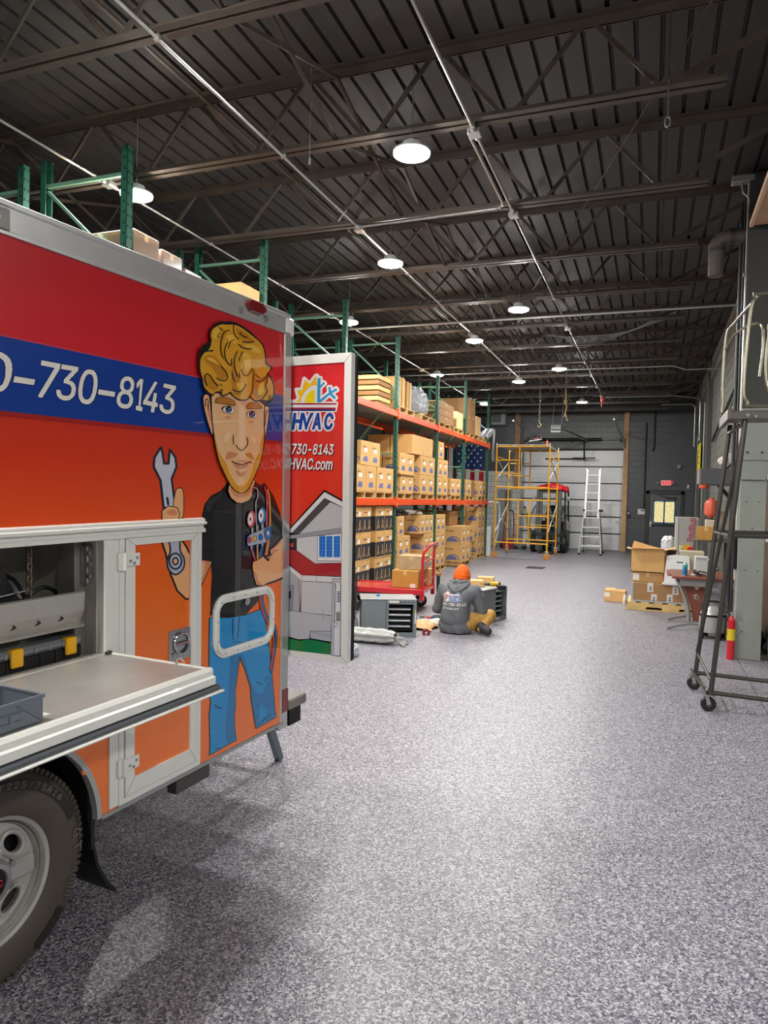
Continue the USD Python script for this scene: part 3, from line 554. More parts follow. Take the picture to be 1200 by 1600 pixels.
rm = obj('rim', MB().lathe([(.2, -.15), (.205, -.1), (.204, -.03), (.215, .0), (.228, .006), (.230, .0), (.226, -.012), (.21, -.02), (.2, -.04)], WC, ax, 56).ext(disc, X_, Z_, (0, -1, 0), WC, -.055, -.04).lathe([(.205, -.02), (.197, -.045), (.19, -.042)], WC, ax, 56), rim_m, truck, smooth=40)
for k, h in enumerate(holes):
    b = h.buffer(.006).exterior; P = [(WC[0] + x, WC[1] + .036, WC[2] + z) for x, z in list(b.coords)[:-1:2]]; obj('hole_lip', MB().path(P, .010, 8, closed=True), rim_m, rm)
for k in range(4):                                   # pressed spokes
    a = math.radians(-3 - 90 * k); u = np.array([math.cos(a), 0, math.sin(a)]); obj('spoke_rib', MB().bar(WC + u * .075 + [0, .03, 0], WC + u * .19 + [0, .03, 0], .07, .03, up=(0, 1, 0), c=.012), rim_m, rm)
obj('brake_drum', MB().cyl(WC + [0, .1, 0], WC + [0, .2, 0], .18, 24), dkg_m, rm)
obj('hub_cap', MB().lathe([(.088, -.04), (.085, -.01), (.072, .006), (.058, .008), (.054, .002)], WC, ax, 32), mat('cap_silver', '#b5b6b6', .25, .7), rm)
obj('cap_centre', MB().lathe([(.055, .002), (.05, .008), (.0, .010)], WC, ax, 32), mat('cap_black', '#101012', .2), rm)
obj('cap_badge', MB().ext(unary_union([glyph_quad(ch, (-.036 + .025 * i, .012), (-.014 + .025 * i, .012), (-.014 + .025 * i, -.012), (-.036 + .025 * i, -.012), True) for i, ch in enumerate('GMC')]), X_, Z_, (0, -1, 0), WC, .0098, .0115), mat('badge_red', '#d0293a', .3), rm)
for k in range(8):
    a = k * math.pi / 4 + .3; u = np.array([math.cos(a), 0, math.sin(a)]); obj('lug_nut', MB().cyl(WC + u * .1 + [0, .045, 0], WC + u * .1 + [0, .015, 0], .012, 6), mat('chrome', ''), rm)
# far-side rear wheel, plain view of it only under the body
obj('far_tyre', MB().lathe([(.2, 0), (.3, .02), (R0, -.03), (R0, -.2), (.3, -.23), (.2, -.2)], (WC[0], TW - .25, WC[2]), ax, 40), tyre_m, truck)
# drop-down work shelf
SZ = 1.095
sd = obj('work_shelf', MB().box((-1.25, -.50, SZ - .012), (.475, .0, SZ), .002), alp_m, truck, label='fold-down aluminium work shelf')
obj('front_trim', MB().ext(Polygon([(-.50, SZ + .006), (-.515, SZ + .006), (-.522, SZ - .004), (-.522, SZ - .02), (-.534, SZ - .026), (-.534, SZ - .052), (-.524, SZ - .056), (-.50, SZ - .056)]), (0, 1, 0), Z_, X_, (0, 0, 0), -1.25, .475), wf_m, sd, smooth=False)
obj('end_trim', MB().box((.462, -.52, SZ - .056), (.478, -.0, SZ + .004), .003), wf_m, sd)
obj('gasket', MB().box((-1.25, -.545, SZ - .075), (.495, -.50, SZ - .057), .006), mat('gasket_grey', '#53575b', .35), sd)
obj('lip', MB().box((-1.25, -.556, SZ - .082), (.50, -.50, SZ - .075), .002), wf_m, sd)
obj('underside', MB().box((-1.25, -.5, SZ - .07), (.46, -.02, SZ - .02)), mat('shelf_underside', '#8d8d89', .5), sd)
obj('catch', MB().box((.44, -.03, SZ), (.47, -.01, SZ + .012), .003), mat('dark_steel', '#4a4743', .5, .5), sd)
obj('catch', MB().path([(.462, -.36, SZ), (.462, -.36, SZ + .018), (.475, -.37, SZ + .022), (.478, -.385, SZ + .008)], .004, 6), mat('galvanised', ''), sd)
# inner tray of bent aluminium
tray = obj('tray', MB().ext(Polygon([(.06, 1.27), (.056, 1.34), (.064, 1.345), (.075, 1.30), (.10, 1.29), (.42, 1.27), (.42, 1.263), (.10, 1.275), (.07, 1.262), (.09, 1.245), (.095, 1.215), (.06, 1.205), (.055, 1.215), (.08, 1.225), (.075, 1.24)]), (0, 1, 0), Z_, X_, (0, 0, 0), -1.2, .41), alp_m, truck, smooth=False)
for k in range(7): x = -.30 + k * .1; obj('slot', MB().bar((x, .072, 1.268), (x + .015, .062, 1.25), .006, .004).bar((x + .015, .062, 1.25), (x, .085, 1.235), .006, .004), blk_m, tray)
obj('shelf_chain', chain(MB(), (.20, .10, 1.31), (.20, .10, 1.58), .028, .0035, .009), mat('chain_brown', '#6f6458', .45, .6), truck)
# rear door folded open against the back: framed wrap facing forward
RD = 1.775
rdy0, rdy1, rdz0, rdz1 = -.375, .52, .81, 2.475
def rdoor(xy):
    o = []
    for x, y in np.asarray(xy, float).reshape(-1, 2):
        q = on_plane(x, y, TO + ta * RD, ta) - TO; o.append((-(q @ n_), q @ tz))
    return np.array(o)
rd = obj('rear_door', MB().box((RD + .002, rdy0 + .02, rdz0 + .02), (RD + .05, rdy1, rdz1 - .02)), mat('door_panel', '#cc2a22', .3), truck, smooth=False, label='rear door folded open beyond the corner, printed with a logo and a house')
rfr = sbox(rdy0, rdz0, rdy1, rdz1); obj('door_frame', MB().ext(rfr.difference(sbox(rdy0 + .042, rdz0 + .05, rdy1 - .05, rdz1 - .05)), (0, 1, 0), Z_, (1, 0, 0), (0, 0, 0), RD - .012, RD + .03), wf_m, rd)
for a, b in (((rdy0, rdz0), (rdy0 + .042, rdz0 + .05)), ((rdy0, rdz1), (rdy0 + .042, rdz1 - .05))): obj('mitre_seam', MB().bar((RD - .0125, a[0], a[1]), (RD - .0125, b[0], b[1]), .0012, .0012), mat('seam', ''), rd)
obj('edge_gasket', MB().box((RD + .03, rdy0 - .006, rdz0 + .005), (RD + .062, rdy0 + .03, rdz1 - .005), .006), blk_m, rd)
# folding step below the back bumper
st = obj('step_rail', MB().bar((2.02, .38, .48), (2.30, .41, .0 - .046), .06, .035, up=(0, 1, 0), c=.004), mat('step_aluminium', '#6f7d84', .35, .7), truck)
for k in (-1, 0, 1): obj('groove', MB().bar((2.015 - .018, .38 + k * .016, .48), (2.295 - .018, .41 + k * .016, -.046), .004, .004), blk_m, st)
obj('step_rail', MB().bar((2.02, .88, .48), (2.30, .88, -.046), .06, .035, up=(0, 1, 0), c=.004).bar((2.16, .38, .22), (2.16, .88, .22), .03, .08), mat('step_aluminium', ''), truck)
obj('step_arm', MB().bar((1.80, .40, .50), (2.05, .38, .46), .05, .03, c=.004).bar((1.8, .88, .5), (2.05, .88, .46), .05, .03), mat('step_aluminium', ''), truck)
# ---------------------------------------------------------------- the printed wrap: outlines measured on the photograph, laid on the truck's panels
class Ink:
    def __init__(s, fn): s.mb, s.k, s.fn = MB(), 0, fn
    def put(s, shape, col): s.k += 1; k = s.k; s.mb.poly(shape.buffer(0), lambda q: s.fn(q, k), col); return s
def flat(fn2, lift, axis):                           # px shape -> plane point, each layer of ink a hair above the last
    def f(q, k):
        p = fn2(q); o = np.zeros((len(p), 3))
        if axis == 'side': o[:, 0], o[:, 1], o[:, 2] = p[:, 0], -(lift + k * .00012), p[:, 1]
        else: o[:, 0], o[:, 1], o[:, 2] = RD - (lift + k * .00012), p[:, 0], p[:, 1]
        return o
    return f
def C(x0, y0, s, pts): return [(x0 + x / s, y0 + y / s) for x, y in pts]
def PG(pts, smooth=True):
    P = spline(pts, True, 5) if smooth else np.asarray(pts, float); return Polygon(P).buffer(0)
def LN(pts, w, smooth=True, cap=1):
    P = spline(pts, False, 5) if smooth and len(pts) > 2 else pts; return LineString(P).buffer(w / 2, cap_style=cap, quad_segs=3)
NAVY, BLACK, SKIN, SKIN2, GOLD, GOLD2, JEAN, JEAN2, CREAM = '#0a2f6c', '#0b0b0d', '#f0b27c', '#d98a5f', '#e0a11c', '#c4800f', '#0f8fd0', '#0c78b4', '#efeadf'
BLUE = '#083a94'
c3 = lambda *p: C(300, 490, 8.571, p)
c4 = lambda *p: C(300, 600, 8.571, p)
c5 = lambda *p: C(310, 740, 8., p)
c6 = lambda *p: C(310, 900, 5.52, p)
# phone-number stripe and digits
ink = Ink(flat(lambda q: np.asarray(q), .0004, 'side'))
ink.put(sbox(L0 + .02, 2.003, 1.68, 2.25), BLUE)
ink.put(sbox(L0 + .02, 1.985, 1.68, 2.003), '#a51f1c').put(sbox(L0 + .02, 2.25, 1.68, 2.256), '#c93a52')
obj('stripe', ink.mb, ink_m, truck, ink=True, smooth=False)
digits = [('1', (-78, 533), (-58, 536), (-68, 599), (-88, 596)), ('6', (-112, 530), (-84, 534), (-94, 597), (-122, 593)), ('1', (-78, 533), (-58, 536), (-68, 599), (-88, 596)),
  ('0', (-40, 546), (22, 552), (13, 613), (-20, 609)), ('-', (23, 588.5), (54, 593.5), (52, 601), (21, 596.5)), ('7', (65, 563.7), (93.5, 569), (85, 625), (56.5, 619)), ('3', (95, 569.5), (123.5, 574.5), (115, 627), (86.5, 623)),
  ('0', (128, 575.5), (154.5, 580), (147, 633), (119.5, 628.5)), ('-', (154.5, 609), (179, 613), (178, 619.5), (153.5, 615.5)), ('8', (189.5, 586.5), (211.5, 591), (205, 640), (180.5, 635)),
  ('1', (213.5, 591.5), (228, 594.5), (221, 642), (212.5, 640)), ('4', (230, 595), (251, 598.5), (243.5, 645), (222, 640)), ('3', (255, 599.5), (275.5, 604), (270.5, 648.5), (248, 643.5))]
sh_, wh_ = [], []
for ch, tl_, tr_, br_, bl_ in digits[1:]:
    g = glyph_quad(ch, tl_, tr_, br_, bl_); g = g.buffer(.7); wh_.append(g); sh_.append(g.buffer(.9))
ink = Ink(flat(side, .0009, 'side')); ink.put(unary_union(sh_), '#06204f').put(unary_union(wh_), CREAM)
obj('phone_number', ink.mb, ink_m, truck, ink=True, smooth=False, label='cream phone number digits')
# ---- the cartoon technician
ink = Ink(flat(side, .0012, 'side'))
body = PG(c5((345, 150), (280, 225), (160, 285), (85, 385), (52, 520), (48, 800), (48, 1062), (165, 1095), (172, 1210), (176, 1310), (166, 1420), (160, 1700), (150, 1760), (300, 1800), (560, 1780), (730, 1600), (760, 1400), (700, 1250), (690, 1090), (800, 1040), (870, 1075), (890, 960), (1060, 770), (1068, 730), (1005, 480), (935, 290), (865, 185), (820, 125), (775, 160), (700, 105), (640, 60), (400, 60)), False)
ink.put(body.buffer(1.2), BLACK); ink.put(body, '#141416')
ink.put(PG(c5((180, 500), (430, 420), (440, 1000), (430, 1280), (200, 1180), (185, 900)), False), '#1b1b1e')
ink.put(PG(c5((95, 400), (165, 310), (300, 250), (190, 370), (130, 470)), True), '#2b2b2e')
jeans = PG(c6((95, 362), (250, 362), (400, 340), (540, 288), (575, 400), (608, 620), (632, 860), (645, 1020), (655, 1160), (666, 1213), (496, 1312), (455, 1060), (450, 960), (400, 800), (352, 690), (332, 850), (312, 1000), (316, 1100), (306, 1220), (312, 1350), (324, 1412), (96, 1542), (100, 1450), (94, 1200), (106, 1090), (94, 1000), (92, 700)), False)
ink.put(jeans.buffer(1.1), BLACK); ink.put(jeans, JEAN)
for P in (c6((352, 690), (280, 660), (262, 860), (250, 1100), (230, 1300), (250, 1440), (310, 1410), (302, 1230), (312, 1100), (308, 1000), (330, 850)), c6((352, 690), (390, 690), (440, 880), (500, 1010), (560, 1020), (520, 1150), (520, 1290), (492, 1305), (455, 1060), (450, 960), (400, 800)), c6((620, 860), (560, 1000), (540, 1100), (600, 1180), (520, 1270), (660, 1200), (640, 1020))): ink.put(PG(P).intersection(jeans), JEAN2)
for P, w in ((c6((292, 365), (293, 460), (298, 548)), 1.1), (c6((350, 352), (342, 450), (333, 538)), 1.1), (c6((138, 1112), (175, 1138), (200, 1132)), 1.3), (c6((500, 910), (530, 930), (545, 926)), 1.1), (c6((570, 910), (585, 880), (592, 862)), .7), (c6((525, 1285), (560, 1240), (620, 1195)), .7), (c6((145, 1486), (190, 1490)), .8), (c6((305, 575), (330, 562), (360, 572)), .8)): ink.put(LN(P, w), BLACK)
for P, col in ((c6((545, 140), (550, 230), (575, 320), (605, 380), (650, 430), (668, 510), (655, 640), (638, 740), (625, 830)), '#1f6fb5'), (c6((528, 140), (532, 230), (552, 310), (590, 390), (628, 450), (644, 540), (640, 640), (630, 740), (620, 800)), '#d8434a')): ink.put(LN(P, 4.2), BLACK); ink.put(LN(P, 2.4), col)
# raised left arm behind the sleeve, right forearm and fist
ink.put(PG(c5((40, 1075), (165, 1100), (30, 1400), (20, 1390)), False).buffer(.9), BLACK).put(PG(c5((40, 1080), (160, 1102), (40, 1370), (24, 1370)), False), SKIN2).put(PG(c5((30, 1090), (80, 1120), (60, 1250), (30, 1310)), False), SKIN)
arm = PG(c5((1075, 745), (1040, 810), (960, 900), (890, 960), (905, 1010), (870, 1090), (800, 1035), (740, 1080), (680, 1100), (668, 1160), (680, 1220), (690, 1290), (720, 1385), (790, 1400), (850, 1370), (960, 1330), (1090, 1275)), False)
ink.put(arm.buffer(1.3), BLACK).put(arm, SKIN).put(PG(c5((1060, 760), (1030, 830), (900, 965), (915, 1000), (1000, 950), (940, 940), (1010, 880))), SKIN2).put(PG(c5((680, 1220), (700, 1300), (730, 1380), (800, 1395), (740, 1330), (720, 1260))), SKIN2)
ink.put(PG(c5((1030, 965), (960, 985), (870, 1045), (880, 1090), (860, 1095), (800, 1045), (830, 1040), (900, 1010)), False), BLACK).put(PG(c5((850, 1050), (880, 1022), (890, 1040), (870, 1065)), False), '#e0643a').put(LN(c5((850, 1378), (960, 1340), (1085, 1285)), 3.0), BLACK)
# gauges and hoses
for P, col in ((c5((820, 170), (850, 330), (845, 640), (850, 860), (825, 1010)), '#d2383a'), (c5((855, 200), (880, 330), (885, 640), (865, 860), (840, 1010)), '#f0933c'), (c5((650, 935), (700, 1080)), '#c8373f'), (c5((725, 920), (730, 1065)), '#e3932f'), (c5((785, 900), (755, 1040)), '#1769b8')): ink.put(LN(P, 4.0), BLACK); ink.put(LN(P, 2.5), col)
ink.put(LN(c5((660, 280), (655, 200), (690, 175), (728, 205), (728, 300), (705, 380), (715, 650)), 2.6), BLACK).put(LN(c5((660, 280), (655, 200), (690, 175), (728, 205), (728, 300), (705, 380), (715, 650)), 1.6), '#a9abb5')
for x0, x1, y0, y1 in ((650, 675, 675, 745), (710, 735, 650, 720), (775, 800, 620, 690), (640, 662, 890, 935), (715, 735, 880, 920), (775, 797, 865, 905)): ink.put(PG(c5((x0, y0), (x1, y0), (x1, y1), (x0, y1)), False), '#a9abb5')
def ell(cx, cy, rx, ry, rot=0): return affinity.rotate(affinity.scale(Point(*c5((cx, cy))[0]).buffer(1, 12), rx / 8, ry / 8), rot)
man = PG(c5((600, 800), (640, 760), (700, 735), (800, 690), (830, 680), (830, 850), (720, 880), (620, 900), (600, 880))); ink.put(man.buffer(.5), BLACK).put(man, '#aeb0ba')
for cx, cy, col in ((625, 830, '#d2383a'), (688, 812, '#efb23c'), (760, 793, '#1769b8')): ink.put(ell(cx, cy, 26, 40), BLACK).put(ell(cx, cy, 20, 33), col)
for cx, cy, col, k in ((645, 568, '#d8434a', 1), (778, 525, '#1d78c2', 1)): ink.put(ell(cx, cy, 54, 108, 4), BLACK).put(ell(cx, cy, 49, 102, 4), col).put(ell(cx - 12, cy, 32, 78, 4), '#ece6e2').put(ell(cx - 12, cy, 9, 24, -6), BLACK)
ink.put(ell(852, 742, 46, 90, 3), BLACK).put(ell(852, 742, 41, 84, 3), '#1d63ad').put(ell(852, 742, 14, 30), '#ece6e2')
# neck, head, hair
face = PG(c4((255, 110), (242, 300), (250, 450), (265, 600), (285, 750), (312, 900), (352, 1050), (410, 1180), (475, 1310), (535, 1400), (615, 1455), (680, 1440), (738, 1385), (800, 1260), (860, 1120), (900, 1000), (928, 850), (940, 700), (936, 500), (942, 330), (940, 200), (700, 60), (400, 60)))
neck = PG(c5((365, 150), (355, 215), (390, 300), (460, 360), (530, 365), (610, 330), (645, 280), (660, 190), (690, 85), (600, 60), (420, 60)), False)
ink.put(neck.buffer(1.1), BLACK).put(neck, SKIN).put(PG(c5((380, 160), (450, 250), (540, 255), (650, 160), (650, 210), (560, 285), (470, 290), (400, 240))), SKIN2)
earL = PG(c4((132, 230), (135, 170), (165, 140), (200, 160), (215, 240), (232, 420), (255, 640), (240, 655), (190, 500), (150, 350))); earR = PG(c4((950, 340), (985, 300), (1005, 330), (1000, 450), (985, 560), (960, 690), (940, 705)))
for e in (earL, earR): ink.put(e.buffer(1.5), BLACK).put(e, SKIN)
ink.put(PG(c4((180, 250), (205, 290), (225, 430), (240, 560), (215, 480), (190, 380))), SKIN2).put(LN(c4((160, 300), (155, 230), (175, 200), (195, 240), (190, 340)), 1.3), BLACK).put(LN(c4((985, 350), (965, 430), (955, 560)), 1.2), BLACK)
ink.put(face.buffer(1.7), BLACK).put(face, '#f0bc84')
beard = PG(c4((272, 640), (300, 780), (350, 930), (430, 1060), (480, 1190), (560, 1330), (620, 1362), (700, 1335), (780, 1180), (806, 1050), (870, 920), (912, 720), (940, 700), (925, 860), (896, 1005), (858, 1125), (798, 1262), (736, 1387), (680, 1442), (615, 1456), (535, 1402), (473, 1310), (408, 1180), (350, 1050), (310, 900), (283, 750))); ink.put(beard, '#e09a1e')
ink.put(PG(c4((250, 200), (300, 330), (330, 600), (400, 800), (440, 1000), (440, 1060), (350, 930), (300, 780), (268, 600), (250, 450))), '#efbf8c')
for P, col in ((c4((590, 260), (650, 270), (690, 600), (700, 780), (640, 880), (560, 800), (545, 700), (590, 560)), '#f0c08e'), (c4((410, 700), (450, 645), (490, 650), (490, 720), (440, 775), (405, 750)), '#f3cb9c'), (c4((750, 690), (790, 690), (830, 740), (820, 790), (780, 770)), '#f3cb9c'), (c4((440, 930), (490, 905), (590, 940), (520, 985), (430, 1010)), '#d68a5a'), (c4((690, 930), (760, 925), (800, 990), (790, 1010), (720, 975)), '#cf8a36'), (c4((525, 1060), (640, 1075), (740, 1050), (690, 1120), (620, 1140), (560, 1110)), '#d9885f'), (c4((560, 1150), (620, 1180), (690, 1170), (670, 1230), (620, 1245), (580, 1210)), '#cf8a5c'), (c4((570, 1030), (640, 1015), (710, 1030), (640, 1050)), '#dc9468'), (c4((415, 440), (490, 435), (470, 462), (430, 460)), '#dd8d62'), (c4((735, 500), (800, 500), (775, 522), (745, 518)), '#dd8d62'), (c4((630, 230), (720, 240), (700, 300), (650, 290)), '#e79a6e')): ink.put(PG(P), col)
for P, w in ((c4((530, 690), (525, 750), (532, 805)), 1.3), (c4((705, 715), (722, 780), (708, 830)), 1.3), (c4((565, 820), (600, 870), (645, 890), (690, 850), (700, 835)), 1.3), (c4((505, 1032), (560, 1060), (640, 1078), (700, 1058), (750, 1040), (768, 1060)), 1.6), (c4((368, 340), (395, 310), (440, 296)), 1.2), (c4((705, 405), (735, 372), (760, 362)), 1.2)): ink.put(LN(P, w), BLACK)
for P, cx, cy in ((c4((385, 350), (410, 310), (470, 298), (520, 330), (530, 380), (470, 388), (400, 370)), 462, 340), (c4((708, 410), (740, 370), (790, 365), (830, 400), (825, 440), (780, 452), (730, 435)), 775, 405)):
    ink.put(PG(P).buffer(.6), BLACK).put(PG(P), '#e8e6e2'); k = c4((cx, cy))[0]; ink.put(Point(*k).buffer(5.0).intersection(PG(P).buffer(.8)), '#10131c').put(Point(k[0], k[1] + 2.0).buffer(2.8), '#2b5b9c').put(Point(k[0] + 2, k[1] - 1).buffer(.8), '#e8e6e2')
for P in (c4((290, 240), (310, 195), (400, 180), (500, 210), (540, 250), (540, 285), (440, 270), (300, 250)), c4((708, 325), (725, 275), (780, 252), (860, 270), (905, 325), (800, 328))): ink.put(PG(P).buffer(.8), BLACK).put(PG(P), '#b9741a')
hair_o = PG(c3((212, 372), (198, 300), (215, 212), (270, 150), (345, 105), (420, 115), (460, 103), (560, 125), (660, 180), (760, 250), (840, 330), (912, 400), (950, 500), (966, 600), (978, 668), (1045, 710), (1045, 750), (1000, 800), (1042, 870), (1070, 960), (1076, 1060), (1058, 1150), (1000, 1200), (960, 1235), (880, 1180), (820, 1180), (745, 1130), (700, 1165), (620, 1170), (540, 1130), (475, 1070), (440, 1095), (370, 1108), (340, 1070), (280, 1070), (230, 1110), (150, 1055), (108, 970), (92, 850), (60, 800), (50, 650), (60, 510), (110, 440), (170, 390)))
hair = PG(c3((228, 362), (216, 290), (240, 215), (300, 172), (370, 147), (430, 152), (520, 150), (600, 176), (700, 242), (800, 322), (880, 390), (928, 480), (944, 580), (950, 680), (1015, 725), (1005, 765), (982, 812), (1020, 880), (1052, 960), (1058, 1060), (1040, 1130), (985, 1170), (900, 1150), (820, 1165), (745, 1105), (700, 1145), (620, 1150), (540, 1112), (480, 1050), (440, 1075), (372, 1090), (350, 1050), (290, 1045), (235, 1080), (165, 1025), (125, 965), (112, 880), (80, 760), (80, 620), (130, 530), (200, 470)))
ink.put(hair_o, BLACK).put(hair, GOLD)
for P in (c3((120, 600), (220, 560), (320, 620), (400, 760), (420, 850), (340, 880), (260, 760), (180, 680)), c3((360, 260), (430, 240), (380, 360), (370, 480), (420, 620), (480, 690), (420, 660), (350, 520)), c3((560, 200), (640, 230), (760, 330), (820, 400), (700, 380), (600, 320)), c3((520, 640), (560, 760), (600, 900), (640, 1060), (540, 1090), (500, 960), (500, 780)), c3((790, 750), (830, 880), (960, 850), (940, 1020), (860, 1140), (790, 1080), (800, 900)), c3((150, 830), (230, 890), (320, 980), (260, 1030), (150, 960))): ink.put(PG(P).intersection(hair), GOLD2)
for P in (c3((150, 600), (240, 600), (330, 690), (240, 650)), c3((420, 300), (520, 290), (560, 400), (480, 380)), c3((660, 420), (800, 430), (900, 520), (800, 520)), c3((560, 940), (640, 930), (680, 1000), (600, 1040)), c3((250, 230), (330, 200), (320, 320), (250, 340)), c3((860, 960), (930, 930), (920, 1060), (850, 1090)), c3((640, 560), (720, 540), (760, 700), (690, 780))): ink.put(PG(P).intersection(hair), '#f0bb3e')
for P, w in ((c3((90, 560), (140, 510), (240, 500)), 2.2), (c3((100, 520), (150, 450), (215, 425)), 1.6), (c3((465, 225), (400, 250), (360, 330), (345, 450), (360, 560), (385, 600)), 1.4), (c3((530, 355), (480, 380), (450, 470)), 1.2), (c3((440, 390), (405, 470), (405, 580), (440, 660), (485, 695), (495, 610)), 1.5), (c3((530, 140), (520, 220), (545, 300), (590, 345)), 1.3), (c3((605, 260), (640, 300), (700, 325)), 1.5), (c3((640, 380), (710, 390), (780, 375)), 1.6), (c3((590, 415), (650, 465), (760, 478)), 1.6), (c3((570, 510), (530, 620), (540, 740), (575, 845)), 1.4), (c3((640, 515), (600, 600), (600, 640)), 1.2), (c3((590, 800), (605, 875)), 1.), (c3((500, 790), (510, 860), (540, 910)), 1.2), (c3((355, 710), (420, 790), (435, 860), (400, 900), (330, 890), (290, 860)), 1.5), (c3((160, 965), (130, 880), (150, 815), (200, 830), (260, 920), (305, 965)), 1.7), (c3((335, 945), (365, 970)), 1.), (c3((630, 750), (650, 810), (690, 835), (740, 800), (775, 730)), 1.2), (c3((810, 810), (840, 845), (875, 865)), 1.2), (c3((820, 900), (870, 910), (940, 870), (990, 790)), 1.5), (c3((505, 1015), (560, 1045), (620, 1040), (665, 990), (680, 945)), 1.5), (c3((790, 760), (780, 900), (770, 1040), (740, 1110)), 1.3), (c3((975, 800), (970, 900), (950, 980), (975, 1040), (930, 1110), (890, 1160)), 1.3), (c3((325, 195), (370, 225)), 1.2), (c3((330, 265), (300, 310), (325, 320)), 1.), (c3((320, 1060), (340, 1030), (362, 1020), (352, 1080), (372, 1100)), 1.2), (c3((475, 1060), (495, 1080)), 1.4), (c3((1000, 1090), (1010, 1140), (960, 1180)), 1.2)): ink.put(LN(P, w), BLACK)
obj('cartoon_technician', ink.mb, ink_m, truck, ink=True, smooth=False, label='cartoon technician with wavy blond hair, black shirt and blue jeans')
# wrench and hand: above the header on the body, below on the locker door
c7 = lambda *p: C(220, 480, 4.212, p)
c8 = lambda *p: C(200, 780, 3.636, p)
ink = Ink(flat(side, .0012, 'side'))
wr_o = PG(c7((130, 925), (90, 990), (85, 1050), (130, 1140), (150, 1320), (225, 1320), (200, 1130), (232, 1050), (225, 990), (190, 940), (182, 1030), (150, 1030), (140, 960)), False)
ink.put(wr_o.buffer(2.0), '#16263a').put(wr_o.buffer(-1.4), '#c9cbd6').put(LN(c7((172, 1255), (178, 1295)), 3.5), '#16263a')
th_ = PG(c7((225, 1230), (240, 1195), (270, 1200), (278, 1260), (272, 1380), (225, 1370), (215, 1300)))
ink.put(th_.buffer(1.3), BLACK).put(th_, SKIN)
fi = PG(c7((140, 1400), (140, 1340), (180, 1310), (235, 1320), (252, 1360), (240, 1400)), False); ink.put(fi.buffer(1.3), BLACK).put(fi, SKIN).put(PG(c7((165, 1350), (210, 1330), (240, 1360), (200, 1370))), SKIN2)
cut = Polygon([(0, 0), (460, 0), (460, 800.), (318, 804), (200, 811), (0, 824)])
obj('cartoon_wrench', ink.mb, ink_m, truck, ink=True, smooth=False, label='cartoon hand gripping a grey wrench')
ink = Ink(flat(lambda q: side(q, .004), .0046, 'side'))
win = Polygon([tuple(p) for p in ((211, 852), (296, 844), (292, 1165), (206, 1212))])
fore = PG(c8((185, 220), (215, 310), (240, 420), (280, 520), (330, 568), (360, 560), (360, 330), (330, 270), (290, 210)), False)
ink.put(fore.buffer(1.6).intersection(win), BLACK).put(fore.buffer(-1.2).intersection(win), SKIN)
hl = PG(c8((230, 200), (240, 290), (222, 350), (232, 400), (270, 428), (312, 395), (318, 340), (295, 290), (290, 200)))
ink.put(hl.buffer(1.4).intersection(win), '#16263a').put(hl.buffer(-1.2).intersection(win), '#b9bccb')
e1 = affinity.scale(Point(*c8((268, 352))[0]).buffer(1), 8.5, 11); ink.put(e1.buffer(2.6), '#16263a').put(e1.buffer(-.2), '#b9bccb').put(affinity.scale(e1, .62, .6), '#16263a').put(affinity.scale(e1, .36, .36), SKIN)
obj('cartoon_forearm', ink.mb, ink_m, dr, ink=True, smooth=False)
# ---- rear door print: graded red ground, logo, lettering, house
rpm = print_mat('door_ink', .3, coat_weight=.6, coat_roughness=.04)
ink = Ink(flat(lambda q: np.asarray(q), .0002, 'door'))
yl, yr, zb, zt = rdy0 + .042, rdy1 - .05, rdz0 + .05, rdz1 - .05
for i in range(24):
    a, b = zb + (zt - zb) * i / 24, zb + (zt - zb) * (i + 1) / 24; u = i / 23; ink.put(sbox(yl, a, yr, b + .001), tuple(np.array(hx('#ee4a16')) * (1 - u) + np.array(hx('#d81f2b')) * u))
obj('door_wrap', ink.mb, rpm, rd, ink=True, smooth=False)
c9 = lambda *p: C(440, 540, 6.4, p)
ca = lambda *p: C(440, 750, 5.333, p)
ink = Ink(flat(rdoor, .0036, 'door')); W_ = '#e9e6e6'
sun = PG(c9((100, 560), (150, 560), (175, 520), (150, 440), (205, 440), (230, 330), (285, 380), (345, 300), (360, 300), (360, 575), (100, 575)), False)
flake = unary_union([LN(c9(*p), w, False, 2) for p, w in ((((379, 325), (374, 570)), 4.6), (((378, 425), (432, 372)), 3.0), (((385, 560), (470, 490), (555, 435)), 3.6), (((483, 415), (490, 480), (540, 530)), 3.8))])
bar_ = PG(c9((60, 575), (555, 575), (540, 650), (60, 650)), False)
hv = []
for ch, (a, b, c, d) in (('H', (128, 222, 108, 198)), ('V', (205, 320, 225, 270)), ('A', (330, 408, 312, 392)), ('C', (445, 525, 428, 505))): hv.append(glyph_quad(ch, *c9((a, 678), (b, 678), (d, 838), (c, 838)), True))
hvu = unary_union(hv)
ink.put(unary_union([sun.buffer(3), flake.buffer(3.2), bar_.buffer(2.4), hvu.buffer(3.4)]), W_)
ink.put(sun.buffer(-1), '#f3c21a').put(PG(c9((215, 575), (225, 500), (280, 435), (345, 415), (345, 575))).buffer(1.6), W_).put(PG(c9((235, 575), (245, 510), (290, 455), (335, 445), (335, 575)), False), '#f4dd14').put(flake, '#1f9ad6')
for (y0, y1), col in (((577, 592), '#9a1f33'), ((592, 620), W_), ((620, 636), '#b8243a'), ((636, 654), '#232a6c')): ink.put(PG(c9((60, y0), (556 - (y0 - 577) * .2, y0), (556 - (y1 - 577) * .2, y1), (60, y1)), False), col)
ink.put(hvu.buffer(.7), '#12439a')
